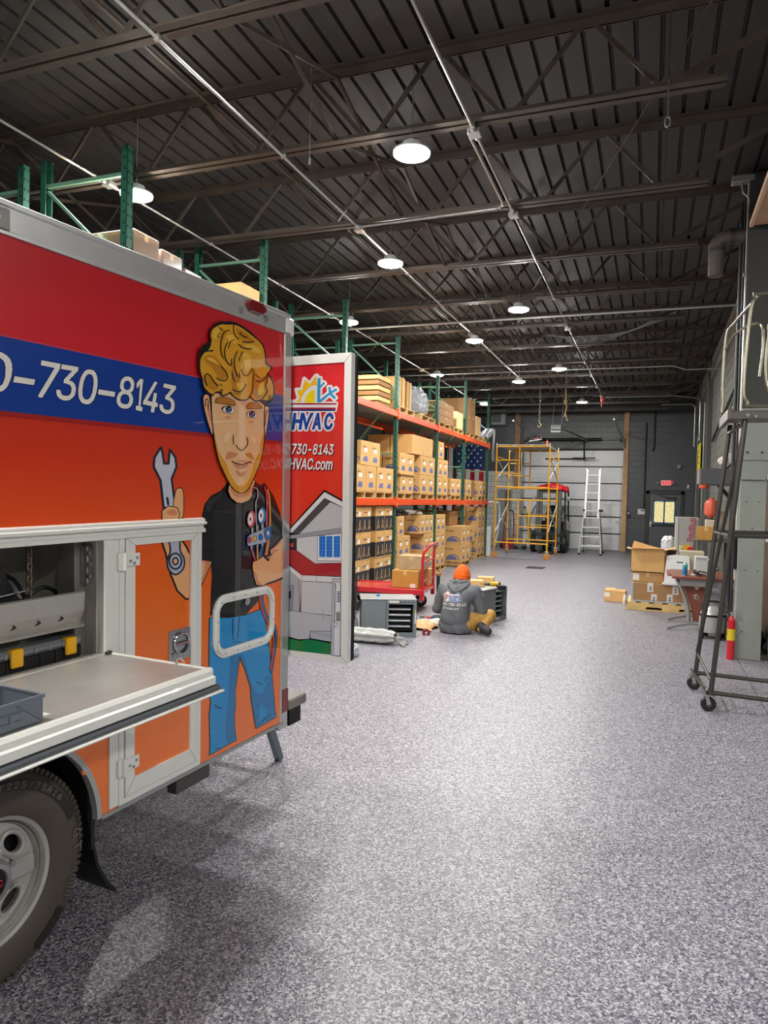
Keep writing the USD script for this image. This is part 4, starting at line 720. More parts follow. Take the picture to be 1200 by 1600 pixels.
for txt, x0, x1, y0, y1, sl in (('730-8143', 102, 530, 990, 1088, 14), ('HVAC.com', 80, 522, 1135, 1240, 14)):
    g = text_shape(txt, 0, 0, 1., 1., 0, True); bx = g.bounds
    from shapely import transform
    def q2(xy, bx=bx, x0=x0, x1=x1, y0=y0, y1=y1, sl=sl):
        u = (xy[:, 0] - bx[0]) / (bx[2] - bx[0]); w = xy[:, 1]
        dx = 440 + (x0 + (x1 - sl - x0) * u + sl * w) / 6.4; yb = y1; return np.c_[dx, 540 + (yb - (y1 - y0) * w + 6 * (u - 1)) / 6.4]
    g2 = transform(g, q2); ink.put(affinity.translate(g2, .7, .7).buffer(.5), '#3a1210').put(g2.buffer(.15), W_)
def P_ut(pts, col, w=0., smooth=False, bc=BLACK):
    g = PG(ca(*pts), smooth)
    if w: ink.put(g.buffer(w), bc)
    ink.put(g, col)
LIM = Polygon([tuple(p) for p in ca((-30, 60), (512, 60), (505, 800), (498, 1470), (-60, 1400))])
P_ut([(-40, 520), (85, 385), (360, 80), (512, 165), (505, 700), (498, 1465), (-40, 1420)], '#15120f')
P_ut([(60, 430), (85, 400), (362, 100), (512, 182), (512, 225), (362, 150), (90, 440)], '#e2e2e2', .5)
P_ut([(90, 440), (362, 152), (408, 182), (150, 450)], '#4a4a4c')
P_ut([(150, 450), (410, 184), (510, 228), (508, 400)], '#c2c2c4')
P_ut([(-40, 470), (150, 452), (508, 398), (508, 436), (90, 488), (-40, 488)], '#9b9b9f', .4)
P_ut([(-40, 490), (130, 488), (130, 580), (-40, 600)], '#26262a'); P_ut([(78, 530), (105, 520), (105, 555), (78, 560)], '#d04a26')
P_ut([(132, 484), (506, 440), (503, 690), (282, 694), (132, 585)], '#cfcfd1', .4)
P_ut([(306, 466), (503, 450), (503, 672), (306, 672)], '#e6e6e8', .6)
for a in (320, 378, 442): P_ut([(a, 470), (a + 50, 464), (a + 50, 640), (a, 640)], '#1e6fcf', .4, bc='#bcd7ea'); [ink.put(LN(ca((a, 470 + 29 * k), (a + 50, 466 + 29 * k)), .35, False), '#6ab0e6') for k in range(1, 6)]; ink.put(LN(ca((a + 25, 468), (a + 25, 640)), .35, False), '#6ab0e6')
P_ut([(-40, 560), (75, 575), (130, 585), (282, 697), (503, 694), (500, 800), (175, 790), (75, 700), (-40, 640)], '#a8232c', .4); ink.put(LN(ca((284, 700), (298, 800)), .5, False), BLACK)
P_ut([(-40, 650), (75, 712), (175, 792), (500, 806), (498, 855), (175, 838), (75, 750), (-40, 700)], '#d9d9da', .4); ink.put(LN(ca((298, 800), (297, 850)), .4, False), BLACK).put(LN(ca((178, 792), (178, 838)), .4, False), BLACK)
P_ut([(-40, 700), (78, 754), (176, 840), (160, 1095), (-40, 1085)], '#a9a9ae'); P_ut([(-40, 880), (108, 875), (98, 1088), (-40, 1088)], '#8d8d95', .4); P_ut([(60, 930), (88, 920), (86, 985), (60, 990)], '#1a1b22'); ink.put(LN(ca((152, 820), (156, 1095)), .5, False), BLACK)
P_ut([(176, 842), (432, 856), (425, 1125), (170, 1098)], '#c6c6c9', .4)
P_ut([(-40, 1085), (96, 1090), (425, 1130), (420, 1255), (245, 1255), (240, 1320), (150, 1325), (80, 1305), (-40, 1300)], '#b9b9be', .5)
P_ut([(245, 1258), (420, 1258), (420, 1345), (250, 1315)], '#aeb2b6', .5); ink.put(LN(ca((248, 1262), (420, 1300)), .4, False), BLACK)
for y in (1085, 1145): ink.put(LN(ca((348, y + 25), (358, y), (368, y - 5)), .4, False), BLACK)
P_ut([(-40, 1310), (80, 1318), (160, 1335), (250, 1325), (420, 1358), (416, 1452), (-40, 1400)], '#0f7a3c')
P_ut([(436, 820), (503, 822), (498, 1468), (420, 1455)], '#bcbcc0', .5); P_ut([(455, 850), (500, 855), (496, 1460), (444, 1455)], '#dedee0', .4)
for k in range(7): ink.put(LN(ca((472, 930 + 13 * k), (498, 930 + 13 * k)), 1.1, False), BLACK)
for k in range(7): ink.put(LN(ca((468, 1100 + 11 * k), (494, 1100 + 11 * k)), 1.1, False), BLACK)
ink.put(LN(ca((450, 860), (462, 868), (452, 1180), (485, 1195)), .5, False), BLACK).put(LN(ca((448, 1230), (455, 1212), (485, 1210)), .5, False), BLACK)
obj('door_print', ink.mb, rpm, rd, ink=True, smooth=False, label='sun and snowflake logo, lettering and a cartoon house')
# ================================================================ pallet racks along the left
rg_m = mat('rack_green', '#285f4d', .42, 0, var=.1, vscale=6); rgl_m = mat('rack_green_pale', '#6f9d83', .42); ro_m = mat('rack_orange', '#e2501c', .4, 0, var=.06, vscale=6); rbolt = mat('galvanised', '')
wd_m = mat('pallet_wood', '#cba76d', .65, var=.18, vscale=6); wd2_m = mat('pallet_wood_dark', '#b08a55', .65, var=.18, vscale=6)
UY = [5.48, 8.02, 10.62, 13.17, 15.97, 18.6, 21.5]
ordinal = ['nearest', 'second', 'third', 'fourth', 'fifth', 'sixth', 'farthest']
def upright_frame(name, label, x, y, h, dep=1.07, group=None, holes=True, seed=0):
    t = thing(name, label, 'rack frame', (x, y, 0), 0, group)
    for k, xx_ in enumerate((0, -dep)):
        w = .085; d = .07; sgn = -1 if k == 0 else 1
        c = MB()
        # channel open towards the inside; holes as recessed dark keyways on the front face
        c.box((xx_ - .0 if k else xx_ - .004, -w / 2, .01), (xx_ + .004 if k else xx_, w / 2, h)); c.box((xx_, -w / 2, .01), (xx_ + sgn * d, -w / 2 + .004, h)); c.box((xx_, w / 2 - .004, .01), (xx_ + sgn * d, w / 2, h))
        c.box((xx_ - .05 + sgn * .03, -.06, 0), (xx_ + .05 + sgn * .03, .06, .01))
        po = obj('post', c, rg_m, t)
        if holes:
            hm = MB(); z = .08
            fx = xx_ + (.0006 if k == 0 else -.0006)
            while z < h - .03:
                for yy_ in (-.022, .022): hm.poly(Polygon([(yy_ - .007, z - .012), (yy_ + .007, z - .012), (yy_ + .009, z + .012), (yy_ - .009, z + .012)]), lambda q: np.c_[np.full(len(q), fx), q[:, 0], q[:, 1]])
                if k == 0:
                    for s2 in (-.03, ): hm.poly(sbox(s2 - .009 + xx_, z + .02, s2 + .009 + xx_, z + .042), lambda q: np.c_[q[:, 0], np.full(len(q), -w / 2 - .0006), q[:, 1]])
                z += .0508 * 2
            obj('keyholes', hm, mat('keyhole_dark', '#0b1512', .8), po, kind='stuff', smooth=False)
    
    for i, z in enumerate([.2, 1.4, 2.6, 3.8, h - .25]):
        obj('cross_bar', MB().box((-dep + .05, -.018, z - .018), (-.05, .018, z + .018), .003), rgl_m, t)
    for i in range(4):
        a = [(.25, 1.35), (1.45, 2.55), (2.65, 3.75), (3.85, h - .3)][i]
        p, q = ((-.06, 0, a[0]), (-dep + .06, 0, a[1])) if i % 2 else ((-dep + .06, 0, a[0]), (-.06, 0, a[1]))
        obj('diagonal_brace', MB().bar(p, q, .03, .03, c=.003), rgl_m, t)
    return t
XF, XB = -4.72, -6.02
H_ = [5.0, 5.0, 4.93, 5.02, 4.6, 5.0, 5.0]
for i, y in enumerate(UY): upright_frame('rack_frame', f'tall green perforated rack frame, {ordinal[i]} one in the front row of racks', XF, y, H_[i])
f0 = None
for i, y in enumerate(UY):
    lab = f'tall green perforated rack frame, {ordinal[i]} one in the rear row of racks'
    f0 = upright_frame('rear_rack_frame', lab, XB, y, 5.0, holes=i < 2) if i in (0, 2) else dup(f0, (XB, y, 0), 0, lab)
def beam(x, y0, y1, z, face, label, group=None, h=.12):
    t = thing('rack_beam', label, 'rack beam', (x, (y0 + y1) / 2, z), 0, group); L = (y1 - y0) / 2 - .045
    obj('rail', MB().ext(Polygon([(-face * .05, -h), (0, -h), (0, -.035), (-face * .022, -.035), (-face * .022, 0), (-face * .05, 0)]), (1, 0, 0), (0, 0, 1), (0, 1, 0), (.0, 0, 0), -L, L), ro_m, t)
    for s in (-1, 1):
        pl_ = obj('end_plate', MB().box((-.045 if face > 0 else -.01, s * (L + .02) - .025, -.16), (.01 if face > 0 else .045, s * (L + .02) + .025, .04), .003), ro_m, t)
        for zz in (-.10, .0): obj('rivet', MB().cyl((face * .01, s * (L + .02), zz), (face * .016, s * (L + .02), zz), .012, 8), mat('rivet_pale', '#d8b9a0', .4), pl_)
    return t
lv = [(1.71, 'middle'), (3.44, 'upper')]
bays = [(UY[i], UY[i + 1]) for i in range(6)]
bname = ['nearest', 'second', 'third', 'fourth', 'fifth', 'farthest']
for bi, (a, b) in enumerate(bays):
    for z, ln in lv:
        beam(XF + .03, a, b, z, 1, f'orange {ln} front rack beam in the {bname[bi]} bay of the front row')
        beam(XF - 1.10, a, b, z, -1, f'orange {ln} back rack beam in the {bname[bi]} bay of the front row')
        if bi >= 2:
            beam(XB + .03, a, b, z, 1, f'orange {ln} front rack beam in the {bname[bi]} bay of the rear row')
        # corrugated steel decking on the upper level
        if ln == 'upper':
            g = MB(); n = 20; w = (b - a - .12) / n; v, f = [], []
            for k in range(n):
                y0 = a + .06 + k * w; v += [(x, y, zz) for (y, zz) in ((y0, -.03), (y0 + w * .35, -.03), (y0 + w * .45, 0.), (y0 + w * .9, 0.)) for x in (-1.06, -.01)]
            f = [(2 * i, 2 * i + 1, 2 * i + 3, 2 * i + 2) for i in range(4 * n - 1)]
            g.add(v, f); t = thing('shelf_decking', f'corrugated steel shelf decking on the upper level of the {bname[bi]} rack bay', 'shelf decking', (XF, 0, z - .005)); obj('sheet', g, mat('decking_steel', '#a9aaa8', .4, .7), t, smooth=False)
            dl = obj('edge_strip', MB().box((-.012, a + .06, -.032), (-.0, b - .06, .006)), rbolt, t)
# ---- pallets
def pallet_mesh(t, W=1.0, D=1.02, m=wd_m):           # W along y (three stringers show their ends), D along x
    for k in range(3):
        y = -W / 2 + .02 + k * (W / 2 - .02); obj('stringer', MB().box((-D, y - .019, .018), (0, y + .019, .105), .002), m, t)
    for k in range(6):
        x = -D + k * (D - .095) / 5; obj('deck_board', MB().box((x, -W / 2, .105), (x + .095, W / 2, .122), .002), m, t)
    for k in range(3):
        x = -D + k * (D - .095) / 2; obj('bottom_board', MB().box((x, -W / 2, 0), (x + .095, W / 2, .018), .002), m, t)
    return t
pal = {}
def pallet(loc, W, label, rz=0, m=None, D=1.02):
    k = (round(W, 2), m, D)
    if k not in pal:
        t = thing('pallet', label, 'pallet', loc, rz); pal[k] = pallet_mesh(t, W, D, m or wd_m); return t
    return dup(pal[k], loc, rz, label)
# ---- cartons
cb_m = mat('cardboard', '#d6a868', .62, var=.07, vscale=4); cbd_m = mat('cardboard_dark', '#8f6739', .65, var=.08, vscale=4); cbl_m = mat('cardboard_light', '#d9b27a', .6, var=.06, vscale=4)
carton_ink = print_mat('carton_ink', .55)
protos = {}
def carton_proto(kind, sx, sy, sz, loc, label, group):
    """kind: 'plain' text + white label + blue picture; 'band' dark printed band; 'blank'. x faces the aisle"""
    t = thing('carton', label, 'cardboard box', loc, 0, group); m = {'blank': cb_m, 'dark': cbd_m, 'pale': cbl_m}.get(kind, cb_m)
    obj('box', MB().box((-sx, -sy / 2, 0), (0, sy / 2, sz), .006), m, t)
    fx = lambda q: np.c_[np.full(len(q), .0006), q[:, 0], q[:, 1]]; fx2 = lambda q: np.c_[np.full(len(q), .0010), q[:, 0], q[:, 1]]
    fy = lambda q: np.c_[q[:, 0], np.full(len(q), -sy / 2 - .0006), q[:, 1]]; fy2 = lambda q: np.c_[q[:, 0], np.full(len(q), -sy / 2 - .0010), q[:, 1]]
    ft = lambda q: np.c_[q[:, 0], q[:, 1], np.full(len(q), sz + .0006)]
    tp = MB(); tp.poly(sbox(-.03, sz - .07, .03, sz - .002), fx, '#d9b46c').poly(sbox(-sx, -.03, 0, .03), ft, '#d9b46c'); obj('packing_tape', tp, carton_ink, t, ink=True, smooth=False)
    if kind == 'plain':
        lb = MB().poly(sbox(-sy * .16, sz * .54, sy * .16, sz * .70), fx, '#ece8e2'); obj('shipping_label', lb, carton_ink, t, ink=True, smooth=False)
        pr = MB(); arcp = Point(-.01, sz * .1).buffer(sy * .26).intersection(sbox(-.12, sz * .16, .13, sz * .4))
        pr.poly(arcp.union(sbox(-.02, sz * .16, sy * .2, sz * .36)), fx, '#6a70a0').poly(text_shape('Goodman', -sy * .3, sz * .72, sz * .07, .75, 0, True), fx, '#3c3a38').poly(text_shape('1', -.01, sz * .86, sz * .08), fx, '#e8c45c')
        ring = Point(-sx * .45, sz * .02).buffer(sz * .42).intersection(sbox(-sx * .8, sz * .10, -sx * .05, sz * .5))
        pr.poly(ring.difference(Point(-sx * .45, sz * .02).buffer(sz * .36)), fy, '#626795').poly(Point(-sx * .5, sz * .02).buffer(sz * .33).intersection(sbox(-sx, sz * .12, 0, sz * .5)), fy, '#626795').poly(text_shape('Goodman', -sx * .86, sz * .68, sz * .09, .8, 0, True), fy, '#2f2d2c')
        obj('printing', pr, carton_ink, t, ink=True, smooth=False)
    if kind == 'band':
        pr = MB().poly(sbox(-sy / 2 + .004, sz * .05, sy / 2 - .004, sz * .62), fx, '#23262c').poly(sbox(-sx + .004, sz * .05, -.004, sz * .62), fy, '#23262c')
        for s0 in (-.1, .12): pr.poly(unary_union([LN([(s0 - .06, .06), (s0 - .02, sz * .3), (s0 + .01, sz * .5), (s0 + .03, sz * .3), (s0 + .07, .07)], .016), LN([(s0 - .02, .06), (s0 + .01, sz * .24), (s0 + .03, .08)], .012)]), fx2, '#c9a06a')
        for s0 in (-sx * .55,): pr.poly(unary_union([LN([(s0 - .10, .06), (s0 - .04, sz * .32), (s0 + .02, sz * .1)], .018), LN([(s0 - .02, .06), (s0 + .07, sz * .28), (s0 + .12, .07)], .018)]), fy2, '#a97b4a')
        pr.poly(sbox(-sy * .34, sz * .76, sy * .1, sz * .80), fx, '#7d5c38').poly(sbox(-sx * .8, sz * .76, -sx * .2, sz * .80), fy, '#7d5c38')
        obj('printing', pr, carton_ink, t, ink=True, smooth=False)
        obj('shipping_label', MB().poly(sbox(sy * .12, sz * .64, sy * .36, sz * .80), fx, '#ece8e2'), carton_ink, t, ink=True, smooth=False)
        obj('hand_hole', MB().poly(sbox(-sx * .5 - .05, sz * .66, -sx * .5 + .05, sz * .70).buffer(.012), fy2, '#2a1d10'), carton_ink, t, ink=True, smooth=False)
    if kind == 'hole':
        obj('hand_hole', MB().poly(sbox(-.05, sz * .66, .05, sz * .69).buffer(.012), fx2, '#2a1d10'), carton_ink, t, ink=True, smooth=False)
        obj('printing', MB().poly(Point(-.02, 0).buffer(sy * .3).intersection(sbox(-.2, .02, .2, sz * .3)), fx, '#626795'), carton_ink, t, ink=True, smooth=False)
    return t
def carton(kind, sx, sy, sz, loc, label, group=None, rz=0):
    k = (kind, round(sx, 3), round(sy, 3), round(sz, 3))
    if k not in protos: protos[k] = carton_proto(kind, sx, sy, sz, loc, label, group); return protos[k]
    return dup(protos[k], loc, rz, label, group)
XA = XF - .02                                       # front faces of the loads
rown = ['bottom', 'middle', 'top']; posn = ['near', 'second', 'third', 'far']
def stack(kind, y0, y1, z, sz, n, tiers, where, nx=2, x=XA, sx=.36, kinds=None, jit=.006):
    w = (y1 - y0) / n
    for r in range(tiers):
        for k in range(n):
            for d in range(nx):
                kd = (kinds or {}).get((r, k, d), kind)
                if kd is None: continue
                dn = 'front' if d == 0 else 'inner'
                nm = {'band': 'dark-banded carton', 'plain': 'blue-printed carton', 'blank': 'plain brown carton', 'hole': 'hand-hole carton', 'dark': 'dark carton', 'pale': 'pale carton'}[kd]
                carton(kd, sx, w - .006, sz, (x - d * (sx + .02) + rnd.uniform(-jit, jit), y0 + (k + .5) * w, z + r * (sz + .002)), f'{nm}, {rown[r] + " " if tiers > 1 else ""}{posn[k] + " " if n > 1 else ""}{dn}{"" if d < 2 else "most"}, {where}')
# lower level (on floor pallets), middle level, by measured extents
MZ, UZ = 1.712, 3.442
pallet((XA, 12.62, 0), .96, 'wooden pallet on the floor in the third rack bay')
stack('band', 12.2, 13.08, .125, .48, 2, 3, 'floor level, far pallet of third bay', nx=2, sx=.52)
pallet((XA, 11.55, 0), .96, 'wooden pallet on the floor at the near end of the third rack bay')
stack('band', 11.05, 11.95, .125, .48, 2, 3, 'floor level, near pallet of third bay', nx=1, sx=.52)
pallet((XA, 13.76, 0), .96, 'wooden pallet on the floor at the near end of the fourth rack bay')
stack('plain', 13.40, 14.22, .125, .41, 2, 3, 'floor level, near pallet of fourth bay', kinds={(2, 1, 0): None, (2, 1, 1): 'plain'})
pallet((XA, 15.36, 0), 1.04, 'wooden pallet on the floor at the far end of the fourth rack bay')
stack('plain', 14.86, 15.9, .125, .41, 3, 3, 'floor level, far pallet of fourth bay', kinds={(0, 0, 0): None, (1, 0, 0): None})
pallet((XA, 16.60, 0), .9, 'wooden pallet on the floor at the near end of the fifth rack bay', D=1.0)
stack('plain', 16.10, 16.92, .125, .41, 2, 3, 'floor level, near pallet of fifth bay')
pallet((XA + .25, 18.05, 0), .9, 'wooden pallet jutting out of the fifth rack bay on the floor', D=1.0, m=wd2_m)
stack('plain', 17.62, 18.46, .125, .46, 2, 2, 'floor level, jutting pallet of fifth bay', x=XA + .25, sx=.5, kinds={(1, 0, 0): 'plain'})
stack('dark', 17.62, 18.46, 1.06, .36, 1, 1, 'atop the jutting floor load of fifth bay', x=XA - .1, sx=.6)
pallet((XA, 19.35, 0), .9, 'wooden pallet on the floor at the near end of the farthest rack bay', D=1.0)
stack('blank', 18.9, 19.7, .125, .44, 2, 1, 'floor level, near pallet of farthest bay')
carton('hole', .45, .95, .42, (XA + .02, 19.5, .57), 'brown carton with a hand hole on the first floor pallet of the farthest bay')
pallet((XA, 20.9, 0), .96, 'wooden pallet on the floor at the far end of the farthest rack bay')
stack('plain', 20.45, 21.36, .125, .465, 2, 3, 'floor level, far pallet of farthest bay')
# middle level
pallet((XA, 12.62, MZ), .96, 'pallet on the middle level at the far end of the third bay', D=1.0)
pallet((XA, 11.62, MZ), .96, 'pallet on the middle level at the near end of the third bay')
stack('plain', 12.17, 13.08, MZ + .125, .455, 2, 1, 'middle level, far end of third bay')
stack('plain', 11.15, 12.12, MZ + .125, .455, 2, 1, 'middle level, near end of third bay', nx=3)
stack('plain', 11.37, 12.30, MZ + .584, .43, 2, 1, 'middle level, upper tier of third bay')
carton('hole', .42, .62, .42, (XA - .30, 12.78, MZ + .584), 'brown carton with a hand hole set back on the middle level of the third bay')
pallet((XA, 13.8, MZ), .96, 'pallet on the middle level at the near end of the fourth bay')
stack('plain', 13.5, 14.34, MZ + .125, .37, 2, 1, 'middle level, lower tier, near end of fourth bay')
wrap_m = usdkit.material(stage, '/World/Looks/stretch_film', {'t': ('transparent_bsdf', {}), 'g': ('glossy_bsdf', dict(roughness=.18, color=(.9, .9, .92))), 'd': ('diffuse_bsdf', dict(color=(.6, .6, .62))), 'm1': ('mix_closure', dict(fac=.35)), 'm2': ('mix_closure', dict(fac=.3))}, [('g.BSDF', 'm1.closure1'), ('d.BSDF', 'm1.closure2'), ('t.BSDF', 'm2.closure1'), ('m1.closure', 'm2.closure2')], surface='m2.closure')
q = obj('cardboard_sheet', MB().box((XA - 1.0, 13.40, MZ + .497), (XA + .03, 14.42, MZ + .512)), cbl_m); tag(q, label='flat cardboard sheet between two carton tiers, near end of the fourth bay', category='cardboard sheet')
stack('plain', 13.38, 14.36, MZ + .514, .42, 2, 1, 'middle level, upper tier, near end of fourth bay')
pallet((XA, 15.36, MZ), 1.04, 'pallet on the middle level at the far end of the fourth bay')
stack('plain', 14.78, 15.86, MZ + .125, .415, 2, 2, 'middle level, far end of fourth bay')
stack('blank', 14.2, 15.66, MZ + .96, .41, 2, 1, 'middle level, topmost of fourth bay', sx=.5)
pallet((XA, 16.60, MZ), .9, 'pallet on the middle level at the near end of the fifth bay', D=1.0)
stack('plain', 16.12, 17.02, MZ + .125, .42, 2, 2, 'middle level, near end of fifth bay')
stack('plain', 16.14, 16.6, MZ + .975, .40, 1, 1, 'middle level, topmost of fifth bay')
pallet((XA, 17.85, MZ), .96, 'pallet on the middle level at the far end of the fifth bay')
stack('plain', 17.3, 18.3, MZ + .125, .42, 2, 1, 'middle level, far end of fifth bay')
pallet((XA, 19.35, MZ), .9, 'pallet on the middle level at the near end of the farthest bay', D=1.0)
stack('plain', 18.95, 19.5, MZ + .125, .44, 1, 1, 'middle level, near end of farthest bay')
stack('dark', 19.55, 19.85, MZ + .125, .44, 1, 1, 'middle level, beside near stack of farthest bay')
pallet((XA, 20.88, MZ), .96, 'pallet on the middle level at the far end of the farthest bay')
stack('plain', 20.42, 21.36, MZ + .125, .45, 2, 1, 'middle level, far end of farthest bay')
nth = ['first', 'second', 'third', 'fourth', 'fifth', 'sixth', 'seventh', 'eighth', 'ninth', 'tenth', 'eleventh']
# upper level: flattened cardboard, film, cartons
pallet((XA, 13.8, UZ), .96, 'pallet on the upper level at the near end of the fourth bay')
for k in range(11):
    q = obj('flattened_carton', MB().box((XA - .95, 13.42 + k * .07, UZ + .125), (XA - .05 - rnd.uniform(0, .05), 13.42 + k * .07 + .055, UZ + .125 + .62 - .03 * (k > 6) - rnd.uniform(0, .03)), .004), cbd_m if k % 2 else cb_m); tag(q, label=f'upright flattened carton, {nth[k]} from the near side of the bundle, upper level, fourth bay', category='flattened carton')
for k in range(6):
    q = obj('flattened_carton', MB().box((XA - .9, 12.45, UZ + .02 + k * .1), (XA - .12, 13.1, UZ + .10 + k * .1), .006), cb_m if k % 2 else cbd_m); tag(q, label=f'flattened carton lying {nth[k]} from the bottom of the pile, upper level, third bay', category='flattened carton')
pallet((XA, 15.3, UZ), 1.05, 'pallet on the upper level at the far end of the fourth bay')
def film(name, label, c, s, seed, m2=None):
    m = trimesh.creation.icosphere(3); v = np.array(m.vertices); n = meshkit.fbm(v * 2.6 + seed, 4, seed) - .5; r = meshkit.fbm(v * 7 + seed, 3, seed + 3) - .5
    v = v * (1 + .55 * n + .4 * np.abs(r))[:, None] * s; v[:, 2] = np.maximum(v[:, 2], -s[2] * .55); t = thing(name, label, 'plastic film', c)
    obj('bundle', MB().add(v, m.faces), m2 or wrap_m2, t, smooth=False); return t
wrap_m2 = mat('film_bundle', '#b9bec4', .22, 0, alpha=.72, coat_weight=.6)
film('plastic_bundle', 'crumpled bundle of clear plastic film on the upper level of the fourth bay', (XA - .35, 15.05, UZ + .38), np.array([.38, .42, .38]), 3)
pallet((XA, 16.65, UZ), 1.0, 'pallet on the upper level at the near end of the fifth bay')
stack('dark', 16.1, 17.4, UZ + .125, .16, 1, 3, 'upper level, flat stack of fifth bay', nx=1, sx=.9)
pallet((XA, 17.95, UZ), .95, 'pallet on the upper level at the far end of the fifth bay', D=1.0)
stack('pale', 17.7, 18.35, UZ + .125, .42, 1, 1, 'upper level, far end of fifth bay', nx=1, sx=.7)
pallet((XA, 19.2, UZ), 1.0, 'pallet on the upper level at the near end of the farthest bay')
stack('dark', 18.8, 19.7, UZ + .125, .46, 2, 2, 'upper level, near end of farthest bay', nx=1, sx=.8)
carton('pale', .5, .55, .55, (XA, 20.15, UZ + .125), 'pale carton at the far end of the loads on the upper level')
pallet((XA, 20.75, UZ), .96, 'pallet on the upper level at the far end of the farthest bay')
fd = thing('plastic_sheet', 'loose clear plastic sheet hanging over the end of the upper rack level', 'plastic film', (XA + .02, 21.02, UZ + .16))
v, f = [], []; N = 16
for i in range(N):
    for j in range(N):
        u, w = i / (N - 1), j / (N - 1); s = w * 1.7
        y = min(s, .55) + .12 * max(0, s - .55) ; z = .28 * math.sin(min(1, s / .6) * 2.0) - max(0, s - .5) * .75
        v.append((.15 - u * (.08 + .40 * max(0, 1 - w * 3)) + .02 * math.sin(w * 7 + u * 5), y + .05 * math.sin(u * 19 + w * 3), z + .05 * math.sin(u * 23 + w * 9)))
f = [(i * N + j, (i + 1) * N + j, (i + 1) * N + j + 1, i * N + j + 1) for i in range(N - 1) for j in range(N - 1)]
obj('sheet', MB().add(v, f), wrap_m2, fd, smooth=True)
# near bays above the truck: wrapped cartons on the upper level
pallet((XA, 6.15, UZ), 1.1, 'pallet on the upper level of the nearest bay behind the truck')
for k, (y, w, h, tw) in enumerate(((5.80, .38, .72, 'tallest'), (6.2, .33, .66, 'second'), (6.56, .30, .58, 'lowest'))):
    t = carton('dark', .78, w, h, (XA - .04, y, UZ + .125), f'{tw} film-wrapped brown carton above the truck roof')
    obj('stretch_wrap', MB().box((-.79, -w / 2 - .008, .004), (.012, w / 2 + .008, h + .008), .02), wrap_m, t); obj('label_sheet', MB().box((.0122, -.08, h * .35), (.0135, .09, h * .62)), mat('label_paper', '#d9d6cc', .6), t)
carton('blank', .66, .44, .52, (XA - .02, 7.72, UZ + .36), 'plain brown carton above the truck roof beside the second frame')
carton('dark', .66, .44, .34, (XA - .02, 7.72, UZ + .012), 'dark carton under the plain carton above the truck roof')
# cloth and clutter behind the fourth bay, lower level
for i, (y, zz, c) in enumerate(((13.62, 1.33, '#2a2522'), (14.15, 1.33, '#3b322c'), (15.1, 1.33, '#d8d6d2'))):
    film(['dark_bundle', 'dark_bundle', 'paper_bundle'][i], ['dark bag squeezed under the middle beam at the near end of the fourth bay', 'dark bag squeezed under the middle beam, middle of the fourth bay', 'white papers squeezed under the middle beam in the fourth bay'][i], (XA - .3, y, zz + .072), np.array([.25, .21, .07]), 11 + i, mat('bundle_' + 'abc'[i], c, .6))
# lower end of the racks: white upright tube frame leaning at the end
wt = thing('white_tube_frame', 'bent white tube handle standing at the far end of the racks', 'tube frame', (XF - .05, 21.75, 0))
obj('tube', MB().path(spline([(0, -.1, .9), (0, -.1, 1.55), (0, 0, 1.66), (.25, .0, 1.66), (.38, .0, 1.58), (.36, .0, .8), (.2, 0, .02)]), .017, 8), mat('tube_white', '#d9dad8', .4), wt)
obj('board', MB().box((.0, -.02, 0), (.14, .04, .9), .006), mat('board_white', '#dedfdd', .5), wt)
# ================================================================ things on the floor of the hall
red_m = mat('cart_red', '#c3222b', .32, coat_weight=.4); whl_m = mat('wheel_black', '#18181a', .5); yel_m = mat('scaffold_yellow', '#e3a313', .4, var=.08, vscale=7)
def caster(t, x, y, r=.06, w=.035, rz=0, m=None, hub=None, top=.0):
    c, s_ = math.cos(rz), math.sin(rz); d = np.array([c, s_, 0]); a = np.array([-s_, c, 0])
    o = np.array([x, y, r]); k = obj('caster_wheel', MB().lathe([(r * .4, -w / 2), (r * .9, -w / 2), (r, -w * .3), (r, w * .3), (r * .9, w / 2), (r * .4, w / 2)], o, a, 20), m or whl_m, t)
    obj('hub', MB().lathe([(0, -w * .55), (r * .42, -w * .55), (r * .42, w * .55), (0, w * .55)], o, a, 14), hub or mat('galvanised', ''), k)
    f = MB().bar(o + a * w * .75, o + a * w * .75 + d * -.02 + [0, 0, r * 1.25], .006, .03).bar(o - a * w * .75, o - a * w * .75 + d * -.02 + [0, 0, r * 1.25], .006, .03)
    f.box(o + [-.05, -.05, r * 1.2], o + [.05, .05, r * 1.3 + top]); obj('fork', f, mat('galvanised', ''), k)
# red platform cart with cartons
ct = thing('platform_cart', 'long red platform cart with tube handle in front of the racks', 'cart', (-3.62, 10.55, 0), rz=5)
obj('deck', MB().box((-.92, -.42, .30), (.42, .42, .345), .008), red_m, ct)
for s_ in (-1, 1): obj('side_rail', MB().box((-.92, s_ * .42 - .02, .28), (.42, s_ * .42 + .02, .36), .006), red_m, ct)
obj('handle', MB().path(spline([(.40, -.40, .30), (.40, -.40, .85), (.44, -.34, .97), (.47, -.22, 1.03), (.47, .22, 1.03), (.44, .34, .97), (.40, .40, .85), (.40, .40, .30)]), .022, 10), red_m, ct)
for z in (.48, .78): obj('cross_rail', MB().tube((.40, -.4, z), (.40, .4, z), .014), red_m, ct)
for s_ in (-1, 1): obj('socket', MB().box((.37, s_ * .40 - .03, .20), (.43, s_ * .40 + .03, .36), .004), red_m, ct)
for x in (-.75, .22):
    for y in (-.32, .32): caster(ct, x, y, .10, .05, .3)
obj('stake', MB().cyl((-.62, -.47, .0), (-.62, -.47, .52), .016, 10).box((-.67, -.5, .45), (-.57, -.44, .47)).cyl((-.62, -.47, 0), (-.62, -.47, .02), .05, 12), mat('dark_steel', ''), ct)
